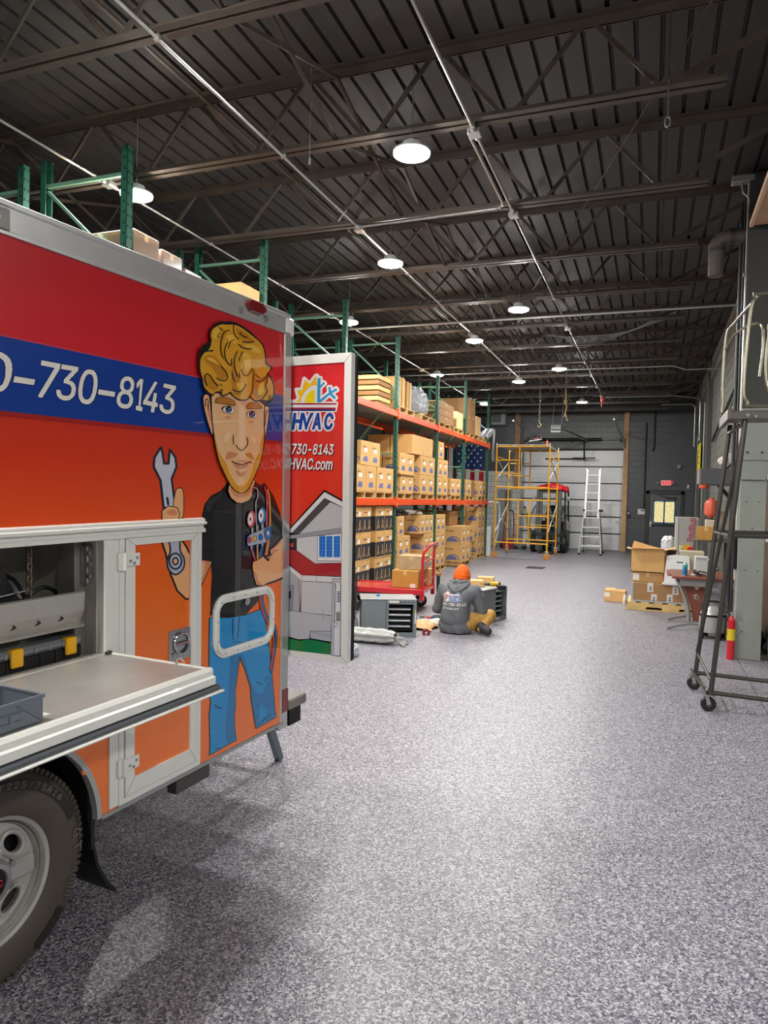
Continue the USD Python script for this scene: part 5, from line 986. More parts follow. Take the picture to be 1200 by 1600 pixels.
obj('lower_rack', MB().box((-.92, -.36, .22), (.1, .36, .26)), mat('cart_under', '#8c8a86', .5, .3), ct)
def cbox(name, label, loc, d, m, rz=0, lab=None, cat='cardboard box'):
    t = thing(name, label, cat, loc, rz); obj('box', MB().box((-d[0] / 2, -d[1] / 2, 0), (d[0] / 2, d[1] / 2, d[2]), .006), m, t)
    obj('packing_tape', MB().poly(sbox(-d[0] / 2, -.025, d[0] / 2, .025), lambda q: np.c_[q[:, 0], q[:, 1], np.full(len(q), d[2] + .0008)], '#d2b078').poly(sbox(-.025, d[2] - .07, .025, d[2] - .005), lambda q: np.c_[q[:, 0], np.full(len(q), -d[1] / 2 - .0008), q[:, 1]], '#d2b078'), carton_ink, t, ink=True, smooth=False)
    if lab: obj('shipping_label', MB().poly(sbox(*lab), lambda q: np.c_[q[:, 0], np.full(len(q), -d[1] / 2 - .0012), q[:, 1]], '#e6e2da'), carton_ink, t, ink=True, smooth=False)
    return t
cbox('carton', 'ochre brown carton with a small white label at the front of the red cart', (-3.55, 10.58, .346), (.42, .40, .27), mat('carton_ochre', '#b98a3c', .6, var=.05), 5, (.08, .01, .17, .07))
cbox('carton', 'film-wrapped grey-brown carton stacked on the ochre carton of the red cart', (-3.50, 10.72, .617), (.40, .42, .22), mat('carton_film', '#b39a75', .3, var=.12), 5)
cbox('carton', 'small brown carton behind the ochre carton on the red cart', (-3.45, 10.98, .346), (.3, .20, .26), cb_m, 8)
# unit heaters standing on the floor
hm_ = mat('heater_grey', '#71797d', .38, var=.03); hdk = mat('heater_dark', '#26282a', .45); hlt = mat('heater_tube', '#b9bcbd', .3, .5)
def heater(label, loc, rz, wires):
    t = thing('unit_heater', label, 'unit heater', loc, rz); W, D, H = .68, .44, .46
    obj('case', MB().box((-W / 2, -D / 2, .0), (-.03, D / 2, H), .006).box((-.03, -D / 2 + .02, .0), (W / 2, D / 2, .035), .004).box((-.03, -D / 2 + .02, H - .035), (W / 2, D / 2, H), .004).box((W / 2 - .03, -D / 2 + .02, 0), (W / 2, D / 2, H), .004).box((-.03, D / 2 - .03, 0), (W / 2, D / 2, H)), hm_, t)
    obj('top_cover', MB().box((-W / 2 - .015, -D / 2 - .008, H), (W / 2 + .012, D / 2 + .01, H + .018), .004), mat('heater_top', '#a5aaab', .3, .2), t)
    obj('front_frame', MB().ext(sbox(-.03, .0, W / 2 + .01, H).difference(sbox(.0, .055, W / 2 - .025, H - .05)), (1, 0, 0), (0, 0, 1), (0, -1, 0), (0, -D / 2 + .02, 0), 0, .025), hm_, t)
    obj('front_panel', MB().box((-W / 2 + .015, -D / 2 - .006, .02), (-.035, -D / 2, H - .03), .003), hm_, t)
    obj('cavity', MB().box((-.02, -D / 2 + .2, .04), (W / 2 - .03, D / 2 - .04, H - .04)), hdk, t)
    for k in range(5):
        z = .085 + k * .072; lv_ = obj('louver', MB().box((-.02, -D / 2 + .08, z - .004), (W / 2 - .03, -D / 2 + .15, z + .004), .002, R=rot3(30, 0, 0), o=(0, -D / 2 + .11, z)), hdk, t)
        if k < 4: obj('heat_tube', MB().tube((-.02, -D / 2 + .045, z + .04), (W / 2 - .06, -D / 2 + .045, z + .04), .014, 12), hlt, lv_)
    for k in range(4): obj('slot', MB().box((.14 + k * .05, -D / 2 - .0065, H - .028), (.16 + k * .05, -D / 2 - .004, H - .016)), hdk, t)
    obj('caution_label', MB().box((.0, -D / 2 - .0075, H - .032), (.13, -D / 2 - .005, H - .006)), mat('label_paper', ''), t); obj('caution_label', MB().box((-.01, -D / 2 - .0075, .012), (.13, -D / 2 - .005, .04)), mat('label_paper', ''), t)
    obj('side_label', MB().box((W / 2 - .012, -D / 2 - .0075, .17), (W / 2 + .004, -D / 2 - .005, .30)), mat('label_paper', ''), t); obj('side_label', MB().box((W / 2 - .012, -D / 2 - .0075, .30), (W / 2 + .004, -D / 2 - .005, .34)), mat('yellow_label', '#d9c02a', .5), t)
    pf = lambda y: (lambda q: np.c_[q[:, 0], np.full(len(q), y), q[:, 1]])
    nm = MB().poly(Polygon([(-.31, .045), (-.27, .10), (-.25, .095), (-.24, .115), (-.22, .10), (-.07, .10), (-.08, .02), (-.26, .02)]), pf(-D / 2 - .0068), '#141516').poly(text_shape('MODINE', -.255, .065, .026, .95, .12, True), pf(-D / 2 - .0074), '#d9d9d6').poly(text_shape('HOT DAWG', -.215, .032, .02, .78, .12, True), pf(-D / 2 - .0074), '#d9d9d6')
    obj('name_plate', nm, carton_ink, t, ink=True, smooth=False)
    if wires:
        obj('side_opening', MB().box((-W / 2 - .002, -D / 2 + .05, .03), (-W / 2 + .001, D / 2 - .05, H - .04)), hdk, t)
        for k in range(4): obj('wire', MB().path(spline([(-W / 2 - .003, -.1 + .05 * k, .42), (-W / 2 - .05 - .02 * k, -.12 + .05 * k, .3), (-W / 2 - .10 + .02 * k, -.14 + .06 * k, .16), (-W / 2 - .03, -.1 + .05 * k, .06)]), .005, 6), blk_m, t)
        obj('blue_cap', MB().cyl((-.12, .0, H + .018), (-.12, 0, H + .045), .022, 14, .005), mat('blue_plastic', '#3a86c9', .35), t)
    return t
heater('grey unit heater with dark louvers beside the truck door', (-3.12, 8.50, 0), 25, True)
h2 = heater('grey unit heater in front of the seated worker', (-2.27, 10.18, 0), 74, False)
# wrapped tube, rag, tools
wt2 = thing('wrapped_tube', 'long bundle wrapped in clear plastic lying before the near heater', 'wrapped bundle', (-3.08, 7.86, 0), rz=4)
v = []; 
pr = [(.10 + .012 * math.sin(7 * a) + .01 * math.sin(3 * a + 1), a) for a in np.linspace(0, 2 * math.pi, 28, endpoint=False)]
g = MB(); n = 28; rings = []
for i, x in enumerate(np.linspace(-.42, .30, 14)):
    k = 1 - .35 * max(0, (i - 11) / 2) ** 1.2; rings += [(x + .01 * math.sin(9 * a), (r * 1.0 * k + .006 * math.sin(5 * a + i * 1.7)) * math.cos(a), .095 + (r * .85 * k + .008 * math.sin(4 * a + i * 2.3)) * math.sin(a)) for r, a in pr]
f = [(i * n + j, i * n + (j + 1) % n, (i + 1) * n + (j + 1) % n, (i + 1) * n + j) for i in range(13) for j in range(n)]
rings = np.array(rings); rings[:, 2] = np.maximum(rings[:, 2], .002)
obj('wrapping', g.add(rings, f), mat('film_grey', '#aeb0aa', .25, coat_weight=.7), wt2, smooth=50)
tw = MB(); rr = random.Random(5)
for k in range(5):
    p = np.array([.30, 0, .08]); tw.path(spline([p, p + [.06, rr.uniform(-.1, .1), rr.uniform(-.06, .03)], p + [.12, rr.uniform(-.14, .14), -.065 + rr.uniform(0, .03)], p + [.06, rr.uniform(-.16, .16), -.06]]), .016, 6)
obj('twisted_end', tw, mat('film_grey', ''), wt2, kind='stuff')
film('wrapped_end', 'small crumpled plastic bundle on the floor below the truck door edge', (-3.02, 7.12, .055), np.array([.085, .10, .085]), 23)
rg = thing('drop_cloth', 'crumpled tan paper beside the near heater and the seated worker', 'paper', (-2.82, 9.10, 0))
N = 22; v = []
for i in range(N):
    for j in range(N):
        u, w = i / (N - 1) - .5, j / (N - 1) - .5; h = .10 * max(0, 1 - 3.2 * (u * u + w * w)) + .05 * (meshkit.fbm(np.array([[u * 9, w * 9, 2.]]), 3)[0] - .3); v.append((u * .34 + .02 * math.sin(9 * w), w * .42, max(.003, h)))
obj('sheet', MB().add(v, [(i * N + j, (i + 1) * N + j, (i + 1) * N + j + 1, i * N + j + 1) for i in range(N - 1) for j in range(N - 1)]), mat('kraft_paper', '#e0b27c', .6), rg, smooth=25)
pl_ = thing('pliers', 'red-handled pliers lying on the floor left of the seated worker', 'pliers', (-3.02, 9.9, .012), rz=20)
for s_ in (-1, 1): obj('grip', MB().path(spline([(0, 0, 0), (.08, s_ * .03, 0), (.2, s_ * .035, .005)]), .013, 8), mat('red_plastic', ''), pl_)
obj('jaws', MB().bar((-.02, .0, 0), (-.1, 0, 0), .03, .015, c=.004), mat('dark_steel', ''), pl_)
for k, (x, y, c, nm, lb, rz) in enumerate(((-2.78, 9.72, '#24303f', 'glove', 'dark blue work glove on the floor left of the seated worker', 10), (-2.72, 9.42, '#ded9d2', 'cloth_rag', 'white rag on the floor left of the seated worker', -15))):
    film(nm, lb, (x, y, .035), np.array([.11, .10, .05]), 31 + k, mat(nm + '_cloth', c, .7))
t = thing('tape_roll', 'dark red tape roll on the floor beside the white rag', 'tape roll', (-2.64, 8.66, .025), rot=(90, 0, 25)); obj('roll', MB().lathe([(.02, -.025), (.05, -.025), (.05, .025), (.02, .025), (.02, -.025)], n=20), mat('tape_red', '#7e1d22', .35), t)
# on the far heater: open carton, drill
cbox('carton', 'small open brown carton on top of the far heater', (-2.36, 10.18, .479), (.2, .2, .09), cb_m, 20)
cbox('carton', 'second small brown carton behind the open one on the far heater', (-2.27, 10.42, .479), (.24, .17, .12), cb_m, 8)
dl = thing('cordless_drill', 'yellow and black cordless drill lying on the far heater', 'drill', (-2.10, 9.98, .51), rz=28)
obj('body', MB().cyl((-.02, 0, .035), (.11, 0, .035), .032, 16, .006), mat('drill_yellow', '#d9a914', .35), dl); obj('motor_cap', MB().cyl((.10, 0, .035), (.135, 0, .035), .034, 16, .006), blk_m, dl)
obj('chuck', MB().lathe([(0, 0), (.024, .0), (.022, .04), (.012, .07), (0, .07)], (-.02, 0, .035), (-1, 0, 0), 14).tube((-.09, 0, .035), (-.16, 0, .035), .004), mat('dark_steel', ''), dl)
obj('grip', MB().bar((.07, 0, .02), (.11, -.10, .0), .035, .03, c=.008), blk_m, dl); obj('battery', MB().box((.06, -.17, -.03), (.17, -.09, .035), .008), blk_m, dl)
sd2 = thing('standing_tool', 'slim black tool with a brass head standing on the floor behind the red cart', 'tool', (-3.58, 12.4, 0)); obj('rod', MB().cyl((0, 0, 0), (0, 0, .34), .03, 10, .004), blk_m, sd2); obj('head', MB().box((-.05, -.03, .34), (.05, .03, .40), .01).cyl((0, 0, .4), (0, 0, .45), .018, 8), mat('tool_brass', '#b0763a', .4, .4), sd2)
# ================================================================ the seated worker, seen from behind
def hull_chain(spec):                                # list of chains of (point, radius)
    M = None
    for ch in spec:
        for (p, r), (q, s_) in zip(ch[:-1], ch[1:]):
            a = trimesh.creation.icosphere(2); P1 = np.vstack([np.asarray(a.vertices) * r + p, np.asarray(a.vertices) * s_ + q])
            h = manifold3d.Manifold.hull_points(P1); M = h if M is None else M + h
    return M
def smooth_mesh(M, edge, it=10):
    q = M.refine_to_length(edge).to_mesh(); m = trimesh.Trimesh(q.vert_properties[:, :3], q.tri_verts, process=True); trimesh.smoothing.filter_taubin(m, lamb=.5, nu=.52, iterations=it); return m
wk = thing('person', 'person in grey hooded sweatshirt and orange beanie sitting cross-legged on the floor, seen from behind', 'person', (-2.33, 9.02, 0), rz=-3)
V = np.array
sh = {-1: V([-.205, .05, .545]), 1: V([.205, .05, .545])}; el = {-1: V([-.305, .07, .28]), 1: V([.30, .10, .30])}; wrp = {-1: V([-.225, .33, .20]), 1: V([.16, .36, .26])}
hip = {-1: V([-.10, .03, .13]), 1: V([.11, .0, .125])}; kn = {-1: V([-.25, .42, .15]), 1: V([.39, .17, .23])}; an = {-1: V([.06, .52, .08]), 1: V([.33, -.0, .085])}
core = [[(V([0, -.01, .14]), .15), (V([0, -.03, .30]), .14), (V([0, .03, .46]), .145), (V([0, .08, .56]), .07), (V([.0, .14, .64]), .058), (V([0, .17, .70]), .06)], [(V([0, -.03, .30]), .14), (V([0, .03, .46]), .145)], [(V([0, .165, .73]), .092), (V([0, .185, .755]), .090)], [(V([0, .19, .70]), .07), (V([0, .225, .66]), .04)], [(V([0, .262, .70]), .016), (V([0, .280, .685]), .014)]]
for s_ in (-1, 1):
    core += [[(sh[s_], .06), (el[s_], .042), (wrp[s_], .03)], [(V([0, .05, .52]), .1), (sh[s_], .06)], [(hip[s_], .10), (kn[s_], .065), (an[s_], .045)], [(V([s_ * .088, .165, .715]), .018), (V([s_ * .092, .175, .745]), .018)]]
    hd_ = unit(V([-s_ * .12, .9, -.15])); sd_ = unit(np.cross(hd_, [0, 0, 1])); up_ = np.cross(sd_, hd_)
    w0 = wrp[s_]; core += [[(w0, .028), (w0 + hd_ * .05, .034), (w0 + hd_ * .085, .030)]]
    for k, L in enumerate((.066, .076, .072, .058)):
        b = w0 + hd_ * .085 + sd_ * (k - 1.5) * .019; core += [[(b, .0095), (b + hd_ * L * .5 - up_ * .008, .0088), (b + hd_ * L * .85 - up_ * .036, .008)]]
    th0 = w0 + hd_ * .03 - sd_ * s_ * -.0 + sd_ * (-s_) * .03; core += [[(th0, .012), (th0 + hd_ * .04 + sd_ * (-s_) * .02 - up_ * .01, .0105), (th0 + hd_ * .07 + sd_ * (-s_) * .012 - up_ * .03, .009)]]
bm = smooth_mesh(hull_chain(core), .012, 6)
obj('body', MB().mesh(bm), mat('skin', '#c98f6d', .5), wk, smooth=True)
hood = [[(V([-.06, -.01, .09]), .185), (V([.02, -.01, .09]), .185)], [(V([-.05, -.0, .12]), .18), (V([-.045, -.055, .2]), .165), (V([-.02, -.045, .36]), .165), (V([0, .02, .50]), .15)], [(V([.03, .0, .12]), .178), (V([.02, -.05, .22]), .16), (V([.01, -.04, .36]), .165), (V([0, .02, .50]), .15)], [(V([-.06, -.01, .46]), .14), (sh[-1], .092)], [(V([.06, -.01, .46]), .14), (sh[1], .092)], [(V([0, .02, .5]), .15), (V([0, .1, .60]), .095), (V([0, .13, .63]), .08)]]
for s_ in (-1, 1):
    hood += [[(sh[s_], .092), (sh[s_] * .55 + el[s_] * .45, .082), (el[s_], .072), (el[s_] * .4 + wrp[s_] * .6, .058), (wrp[s_] * .95 + el[s_] * .05, .044)]]
hm2 = smooth_mesh(hull_chain(hood), .014, 12)
vv = np.array(hm2.vertices); nn_ = np.array(hm2.vertex_normals)
fold = .010 * np.sin(46 * (vv[:, 2] * .8 + vv[:, 0] * .55) + 3 * np.sin(9 * vv[:, 0]) + 14 * vv[:, 1]) * (meshkit.fbm(vv * 5, 3) > .0) * np.clip(meshkit.fbm(vv * 6 + 3, 3, 4) * 2 - .7, 0, 1)
cent = np.exp(-((vv[:, 0]) / .13) ** 2 - ((vv[:, 2] - .43) / .12) ** 2); vv = vv + nn_ * (fold * (1 - .8 * cent))[:, None]; vv[:, 2] = np.maximum(vv[:, 2], .012)
fleece = mat('fleece_grey', '#66696c', .85, bump=.3, scale=180, var=.06, vscale=9)
hd2 = obj('sweatshirt', MB().add(vv, hm2.faces), fleece, wk, smooth=True)
hb = hull_chain([[(V([-.135, .03, .625]), .030), (V([-.10, -.055, .60]), .032), (V([-.03, -.105, .555]), .036), (V([.03, -.11, .55]), .034), (V([.10, -.06, .60]), .030), (V([.125, .04, .635]), .028)], [(V([-.10, -.03, .62]), .035), (V([0, -.085, .58]), .04), (V([.09, -.03, .62]), .035)], [(V([-.12, .06, .65]), .03), (V([-.05, -.01, .66]), .035), (V([.05, -.01, .66]), .035), (V([.12, .06, .65]), .028)], [(V([-.1, .08, .655]), .03), (V([-.06, .15, .655]), .025)], [(V([.1, .08, .655]), .03), (V([.06, .15, .655]), .025)], [(V([0, -.0, .60]), .07), (V([0, .06, .62]), .07)]])
hb = smooth_mesh(hb, .010, 6); q = np.array(hb.vertices); q = q + np.array(hb.vertex_normals) * (.008 * np.sin(60 * q[:, 0] + 40 * q[:, 2]))[:, None]
obj('hood', MB().add(q, hb.faces), fleece, hd2, smooth=True)
be = MB().lathe([(.0, .150), (.02, .146), (.05, .128), (.078, .095), (.098, .055), (.106, .01), (.108, -.035), (.104, -.05), (.09, -.05)], (0, .155, .735), (0, .10, 1), 30)
bt = obj('beanie', be, mat('knit_orange', '#f0640f', .8, bump=.5, scale=120), wk); obj('cuff', MB().lathe([(.108, .01), (.114, .005), (.115, -.045), (.109, -.055), (.1, -.05)], (0, .152, .735), (0, .10, 1), 30), mat('knit_orange', ''), bt)
tan_m = mat('canvas_tan', '#b58a45', .8, bump=.3, scale=90, var=.1, vscale=10)
pt_ = [[(V([-.08, .0, .12]), .125), (V([.1, .0, .12]), .125)]]
for s_ in (-1, 1): pt_ += [[(hip[s_], .125), (hip[s_] * .5 + kn[s_] * .5, .098), (kn[s_], .082), (kn[s_] * .4 + an[s_] * .6, .066), (an[s_], .060)]]
pm = smooth_mesh(hull_chain(pt_), .014, 8); q = np.array(pm.vertices); q = q + np.array(pm.vertex_normals) * (.0035 * np.sin(50 * q[:, 0] + 55 * q[:, 1] + 30 * q[:, 2]))[:, None]; q[:, 2] = np.maximum(q[:, 2], .008)
obj('trousers', MB().add(q, pm.faces), tan_m, wk, smooth=True)
for s_ in (-1, 1):
    a_ = an[s_]; tp_ = a_ + (V([.10, -.06, -.02]) if s_ > 0 else V([-.17, .02, -.02])); hl_ = a_ - (V([.05, -.05, .0]) if s_ > 0 else V([-.06, 0, 0]))
    bo = hull_chain([[(a_ + [0, 0, .02], .062), (a_, .06)], [(hl_ - [0, 0, .02], .048), (tp_, .052)], [(a_, .06), (tp_, .052)]]); bo = smooth_mesh(bo, .012, 6); q = np.array(bo.vertices); q[:, 2] = np.maximum(q[:, 2], .004)
    obj('boot', MB().add(q, bo.faces), mat('boot_dark', '#2a2a2c', .6), wk, smooth=True)
# printing on the back, draped on the cloth
from scipy.spatial import cKDTree
back = vv[(nn_[:, 1] < -.1)]; kd = cKDTree(back[:, [0, 2]])
def drape(lift):
    def f(qq):
        d, i = kd.query(qq, 6); w = 1 / (d + .004); y = (back[i, 1] * w).sum(1) / w.sum(1); return np.c_[qq[:, 0], np.minimum(y, back[i, 1].min(1) + .004) - lift, qq[:, 1]]
    return f
def fine(g, s=.02):
    x0, y0, x1, y1 = g.bounds; return [g.intersection(sbox(x, y, x + s, y + s)) for x in np.arange(x0, x1, s) for y in np.arange(y0, y1, s)]
bp = MB()
def bput(g, col, lift):
    for c in fine(g):
        if not c.is_empty: bp.poly(c, drape(lift), col)
bput(sbox(-.16, .502, .07, .514), '#d9d6d4', .004); bput(sbox(-.16, .498, .07, .503), '#b8303a', .0045)
bput(text_shape('T3', -.165, .425, .070, .78, .1, True).buffer(.006), '#dcd9d6', .004); bput(text_shape('T3', -.165, .425, .070, .78, .1, True), '#b04138', .005)
bput(text_shape('HVAC', -.078, .430, .062, .66, .15, True).buffer(.003), '#c9d2e0', .004); bput(text_shape('HVAC', -.078, .430, .062, .66, .15, True), '#3b5fae', .005)
bput(text_shape('610-730-8143', -.165, .372, .034, .88, .0, True), '#e4e4e2', .004); bput(text_shape('t3-hvac.com', -.14, .325, .030, .86, 0, True), '#d9d9d8', .004)
bput(unary_union([LN(p, .008, False) for p in (((.035, .516), (.035, .55)), ((.02, .52), (.065, .55)), ((.06, .52), (.03, .55)))]), '#86b7dc', .004); bput(Point(-.10, .514).buffer(.03).intersection(sbox(-.2, .514, .2, .6)), '#e0d6cc', .004)
obj('back_print', bp, carton_ink, wk, ink=True, smooth=False)
# ================================================================ yellow rolling scaffold
sx0, sx1, sy0, sy1, sh_ = -4.44, -2.86, 21.38, 23.42, 3.36
sc = thing('scaffold', 'tall yellow rolling scaffold tower with planks on top', 'scaffold', ((sx0 + sx1) / 2, (sy0 + sy1) / 2, 0))
ox, oy = (sx0 + sx1) / 2, (sy0 + sy1) / 2; hx_, hy_ = (sx1 - sx0) / 2, (sy1 - sy0) / 2
for x in (-hx_, hx_):
    for y in (-hy_, hy_):
        obj('post', MB().cyl((x, y, .24), (x, y, 3.30), .024, 12), yel_m, sc); obj('spigot', MB().cyl((x, y, 3.3), (x, y, 3.46), .019, 10), mat('spigot_pale', '#cfc9b4', .4, .3), sc)
        caster(sc, x, y, .10, .05, .4 if y < 0 else 1.9, mat('caster_orange', '#d9861a', .4), mat('galvanised', ''), .03)
for y in (-hy_, hy_):
    for z in (.46, 1.76, 2.14, 3.36): obj('ledger', MB().tube((-hx_, y, z), (hx_, y, z), .022, 10), yel_m, sc)
    for z in (.95, 1.28) + ((2.55, 2.95) if True else ()):
        a, b = (-.1, hx_) if z < 2 else (-hx_, -.1); obj('rung', MB().tube((a, y, z), (b, y, z), .016, 8), yel_m, sc)
    obj('inner_post', MB().tube((-.1, y, .46), (-.1, y, 1.76), .019, 8), yel_m, sc); obj('inner_post', MB().tube((-.1, y, 2.14), (-.1, y, 3.36), .019, 8), yel_m, sc)
for x in (-hx_, hx_):
    obj('ledger', MB().tube((x, -hy_, 3.05), (x, hy_, 3.05), .018, 8), yel_m, sc)
    for z0, z1 in ((.75, 1.62), (2.35, 3.0)):
        obj('cross_brace', MB().tube((x, -hy_, z0), (x, hy_, z1), .016, 8), mat('brace_pale', '#d9d9d4', .4, .2), sc); obj('cross_brace', MB().tube((x + .02, hy_, z0), (x + .02, -hy_, z1), .016, 8), mat('brace_pale', ''), sc)
for k in range(3):
    x = -.5 + k * .5; pk = obj('plank', MB().box((x - .22, -hy_ - .02, 3.385), (x + .22, hy_ + .02, 3.42), .004), mat('plank_grey', '#a49c8a', .6, var=.15), sc)
    for s_ in (-1, 1): obj('plank_rail', MB().box((x + s_ * .22 - .012, -hy_ - .02, 3.36), (x + s_ * .22 + .012, hy_ + .02, 3.425), .003), mat('galvanised', ''), pk)
tb = thing('tool_tray', 'cluttered black tool tray with red parts on the scaffold planks', 'tool tray', (-3.35, 21.75, 3.428))
obj('tray', MB().box((-.22, -.15, 0), (.22, .15, .10), .01), blk_m, tb); obj('handle', MB().path(spline([(-.18, 0, .1), (-.14, 0, .25), (.1, 0, .27), (.16, 0, .1)]), .015, 8), blk_m, tb)
rr = random.Random(3)
for k in range(6): obj('tool', MB().bar((rr.uniform(-.2, .1), rr.uniform(-.1, .1), .11), (rr.uniform(-.05, .25), rr.uniform(-.1, .1), rr.uniform(.15, .28)), .025, .025, c=.005), [mat('red_plastic', ''), mat('galvanised', ''), blk_m][k % 3], tb)
q = obj('orange_bottle', MB().lathe([(0, 0), (.035, 0), (.035, .09), (.012, .12), (.012, .15), (0, .15)], (-2.98, 21.6, 3.425), n=14), mat('orange_plastic', '#d8562a', .35)); tag(q, label='small orange bottle on the scaffold planks', category='bottle')
# ================================================================ multi-position ladder
lad_m = mat('ladder_aluminium', '#d9dad8', .35, .25)
ld = thing('ladder', 'bright aluminium multi-position ladder standing before the overhead door', 'ladder', (-1.86, 24.9, 0))
zt_ = 2.85; zj = 1.30
for s_ in (-1, 1):
    obj('upper_rail', MB().bar((s_ * .20, .02, zt_), (s_ * .22, -.28, zj - .1), .04, .07, c=.005), lad_m, ld); obj('lower_rail', MB().bar((s_ * .225, -.25, zj + .12), (s_ * .345, -.62, .04), .04, .07, c=.005), lad_m, ld)
    obj('rear_rail', MB().bar((s_ * .24, -.16, zj + .22), (s_ * .33, .80, .04), .035, .06, c=.005), mat('galvanised', ''), ld)
    obj('top_horn', MB().bar((s_ * .20, .02, zt_ - .01), (s_ * .26, .02, zt_ + .03), .04, .05, c=.006), lad_m, ld)
    obj('foot', MB().box((s_ * .345 - .035, -.67, 0), (s_ * .345 + .035, -.58, .06), .01), blk_m, ld); obj('foot', MB().box((s_ * .33 - .035, .76, 0), (s_ * .33 + .035, .84, .06), .01), blk_m, ld)
    obj('lock_knob', MB().cyl((s_ * .22, -.25, zj + .17), (s_ * (.36 if s_ > 0 else .28), -.25, zj + .17), .035, 12, .006), blk_m, ld)
for k in range(5): z = 2.66 - k * .30; u = (zt_ - z) / (zt_ - zj + .1); obj('rung', MB().box((-.2, .02 - .3 * u - .02, z - .02), (.2, .02 - .3 * u + .05, z + .02), .006), lad_m, ld)
for k in range(4): z = 1.22 - k * .31; u = (zj + .12 - z) / (zj + .08); w = .225 + .12 * u; obj('rung', MB().box((-w, -.25 - .37 * u - .02, z - .02), (w, -.25 - .37 * u + .05, z + .02), .006), lad_m, ld)
for z in (.25, .55): obj('rear_rung', MB().tube((-.31, .80 - .96 * z / 1.5, z), (.31, .80 - .96 * z / 1.5, z), .014), mat('galvanised', ''), ld)
# ================================================================ forklift behind the scaffold
fk = thing('forklift', 'dark forklift with a red cover on its mast, parked behind the scaffold', 'forklift', (-3.24, 24.4, 0))
fd_ = mat('forklift_dark', '#26282a', .45, .2); fg_ = mat('mast_grey', '#5c605f', .4, .5)
obj('chassis', MB().box((-.52, .2, .22), (.52, 1.9, .75), .05).box((-.55, .05, .45), (.55, .3, .72), .03), fd_, fk); obj('counterweight', MB().box((-.5, 1.5, .3), (.5, 2.1, 1.1), .08), mat('forklift_pale', '#c9c7bd', .45), fk)
obj('hood', MB().box((-.38, .9, .7), (.38, 1.6, 1.05), .05), fd_, fk); obj('seat', MB().box((-.25, .95, 1.05), (.25, 1.4, 1.15), .04).box((-.25, 1.35, 1.1), (.25, 1.48, 1.6), .04), blk_m, fk)
for x in (-1, 1):
    obj('mast_rail', MB().box((x * .36 - .05, -.05, .08), (x * .36 + .05, .10, 2.12), .006).box((x * .26 - .04, -.07, .12), (x * .26 + .04, .03, 2.02), .004), fg_, fk)
    obj('fork', MB().box((x * .2 - .05, -.12, .04), (x * .2 + .05, -.08, .6), .004).box((x * .2 - .05, -.62, .03), (x * .2 + .05, -.08, .07), .004), fd_, fk)
    obj('front_tyre', MB().lathe([(.12, -.1), (.28, -.1), (.31, -.07), (.31, .07), (.28, .1), (.12, .1)], (x * .50, .30, .31), (1, 0, 0), 28), whl_m, fk)
    obj('rear_tyre', MB().lathe([(.1, -.08), (.22, -.08), (.24, -.05), (.24, .05), (.22, .08), (.1, .08)], (x * .42, 1.75, .24), (1, 0, 0), 24), whl_m, fk)
    obj('guard_post', MB().bar((x * .48, .45, .7), (x * .46, .62, 2.1), .05, .05, c=.006), fd_, fk); obj('guard_post', MB().bar((x * .48, 1.7, .8), (x * .46, 1.55, 2.1), .05, .05, c=.006), fd_, fk)
    obj('work_light', MB().lathe([(0, .0), (.07, 0), (.08, .05), (.04, .09), (0, .09)], (x * .56, .5, 1.85), (0, -1, -.2), 14), lampbody_m, fk)
obj('guard_roof', MB().box((-.5, .55, 2.08), (.5, 1.65, 2.14), .02), fd_, fk)
for z in (.35, .62): obj('carriage_bar', MB().box((-.5, -.10, z - .04), (.5, -.04, z + .04), .006), fd_, fk)
for z in (1.2, 2.05): obj('mast_tie', MB().box((-.4, .04, z - .04), (.4, .1, z + .04), .006), fg_, fk)
obj('lift_cylinder', MB().cyl((0, .06, .2), (0, .06, 1.2), .045, 14).cyl((0, .06, 1.2), (0, .06, 2.0), .028, 12), mat('steel_bright', ''), fk)
obj('steering_wheel', MB().path([(.18 * math.cos(a), .72 + .08 * math.sin(a), 1.28 + .16 * math.sin(a)) for a in np.linspace(0, 6.2832, 20, endpoint=False)], .014, 6, closed=True).tube((0, .72, 1.28), (0, .6, .9), .03), blk_m, fk)
obj('propane_tank', MB().lathe([(0, 0), (.13, .01), (.155, .08), (.155, .55), (.12, .64), (.05, .67), (0, .67)], (-.34, 1.85, 1.25), (1, 0, 0), 20), mat('tank_white', '#cfcfc8', .4), fk)
obj('hose', MB().path(spline([(.50, .1, .4), (.58, .0, .9), (.55, .02, 1.3), (.46, .05, 1.55)]), .014, 6).path(spline([(-.5, .1, .4), (-.62, .0, .9), (-.56, .02, 1.3), (-.44, .05, 1.6)]), .014, 6), blk_m, fk)
N = 18; v = []
cover = thing('red_cover', 'bright red cloth cover draped over the forklift mast', 'cover', (-3.19, 24.42, 2.13))
m_ = trimesh.creation.icosphere(3); q = np.array(m_.vertices); q = q * (1 + .25 * (meshkit.fbm(q * 2.2 + 5, 3) - .5))[:, None] * [.50, .22, .17]; q[:, 2] = np.maximum(q[:, 2] * (1 + .3 * (q[:, :1].ravel() > .0)), -.02) ; q[:, 2] += .02
obj('cloth', MB().add(q, m_.faces), mat('cloth_red', '#d81f28', .6), cover, smooth=True)
obj('knot', MB().lathe([(0, -.1), (.09, -.07), (.12, 0), (.09, .07), (0, .1)], (.50, 0, .02), (1, 0, 0), 14), mat('cloth_red', ''), cover)
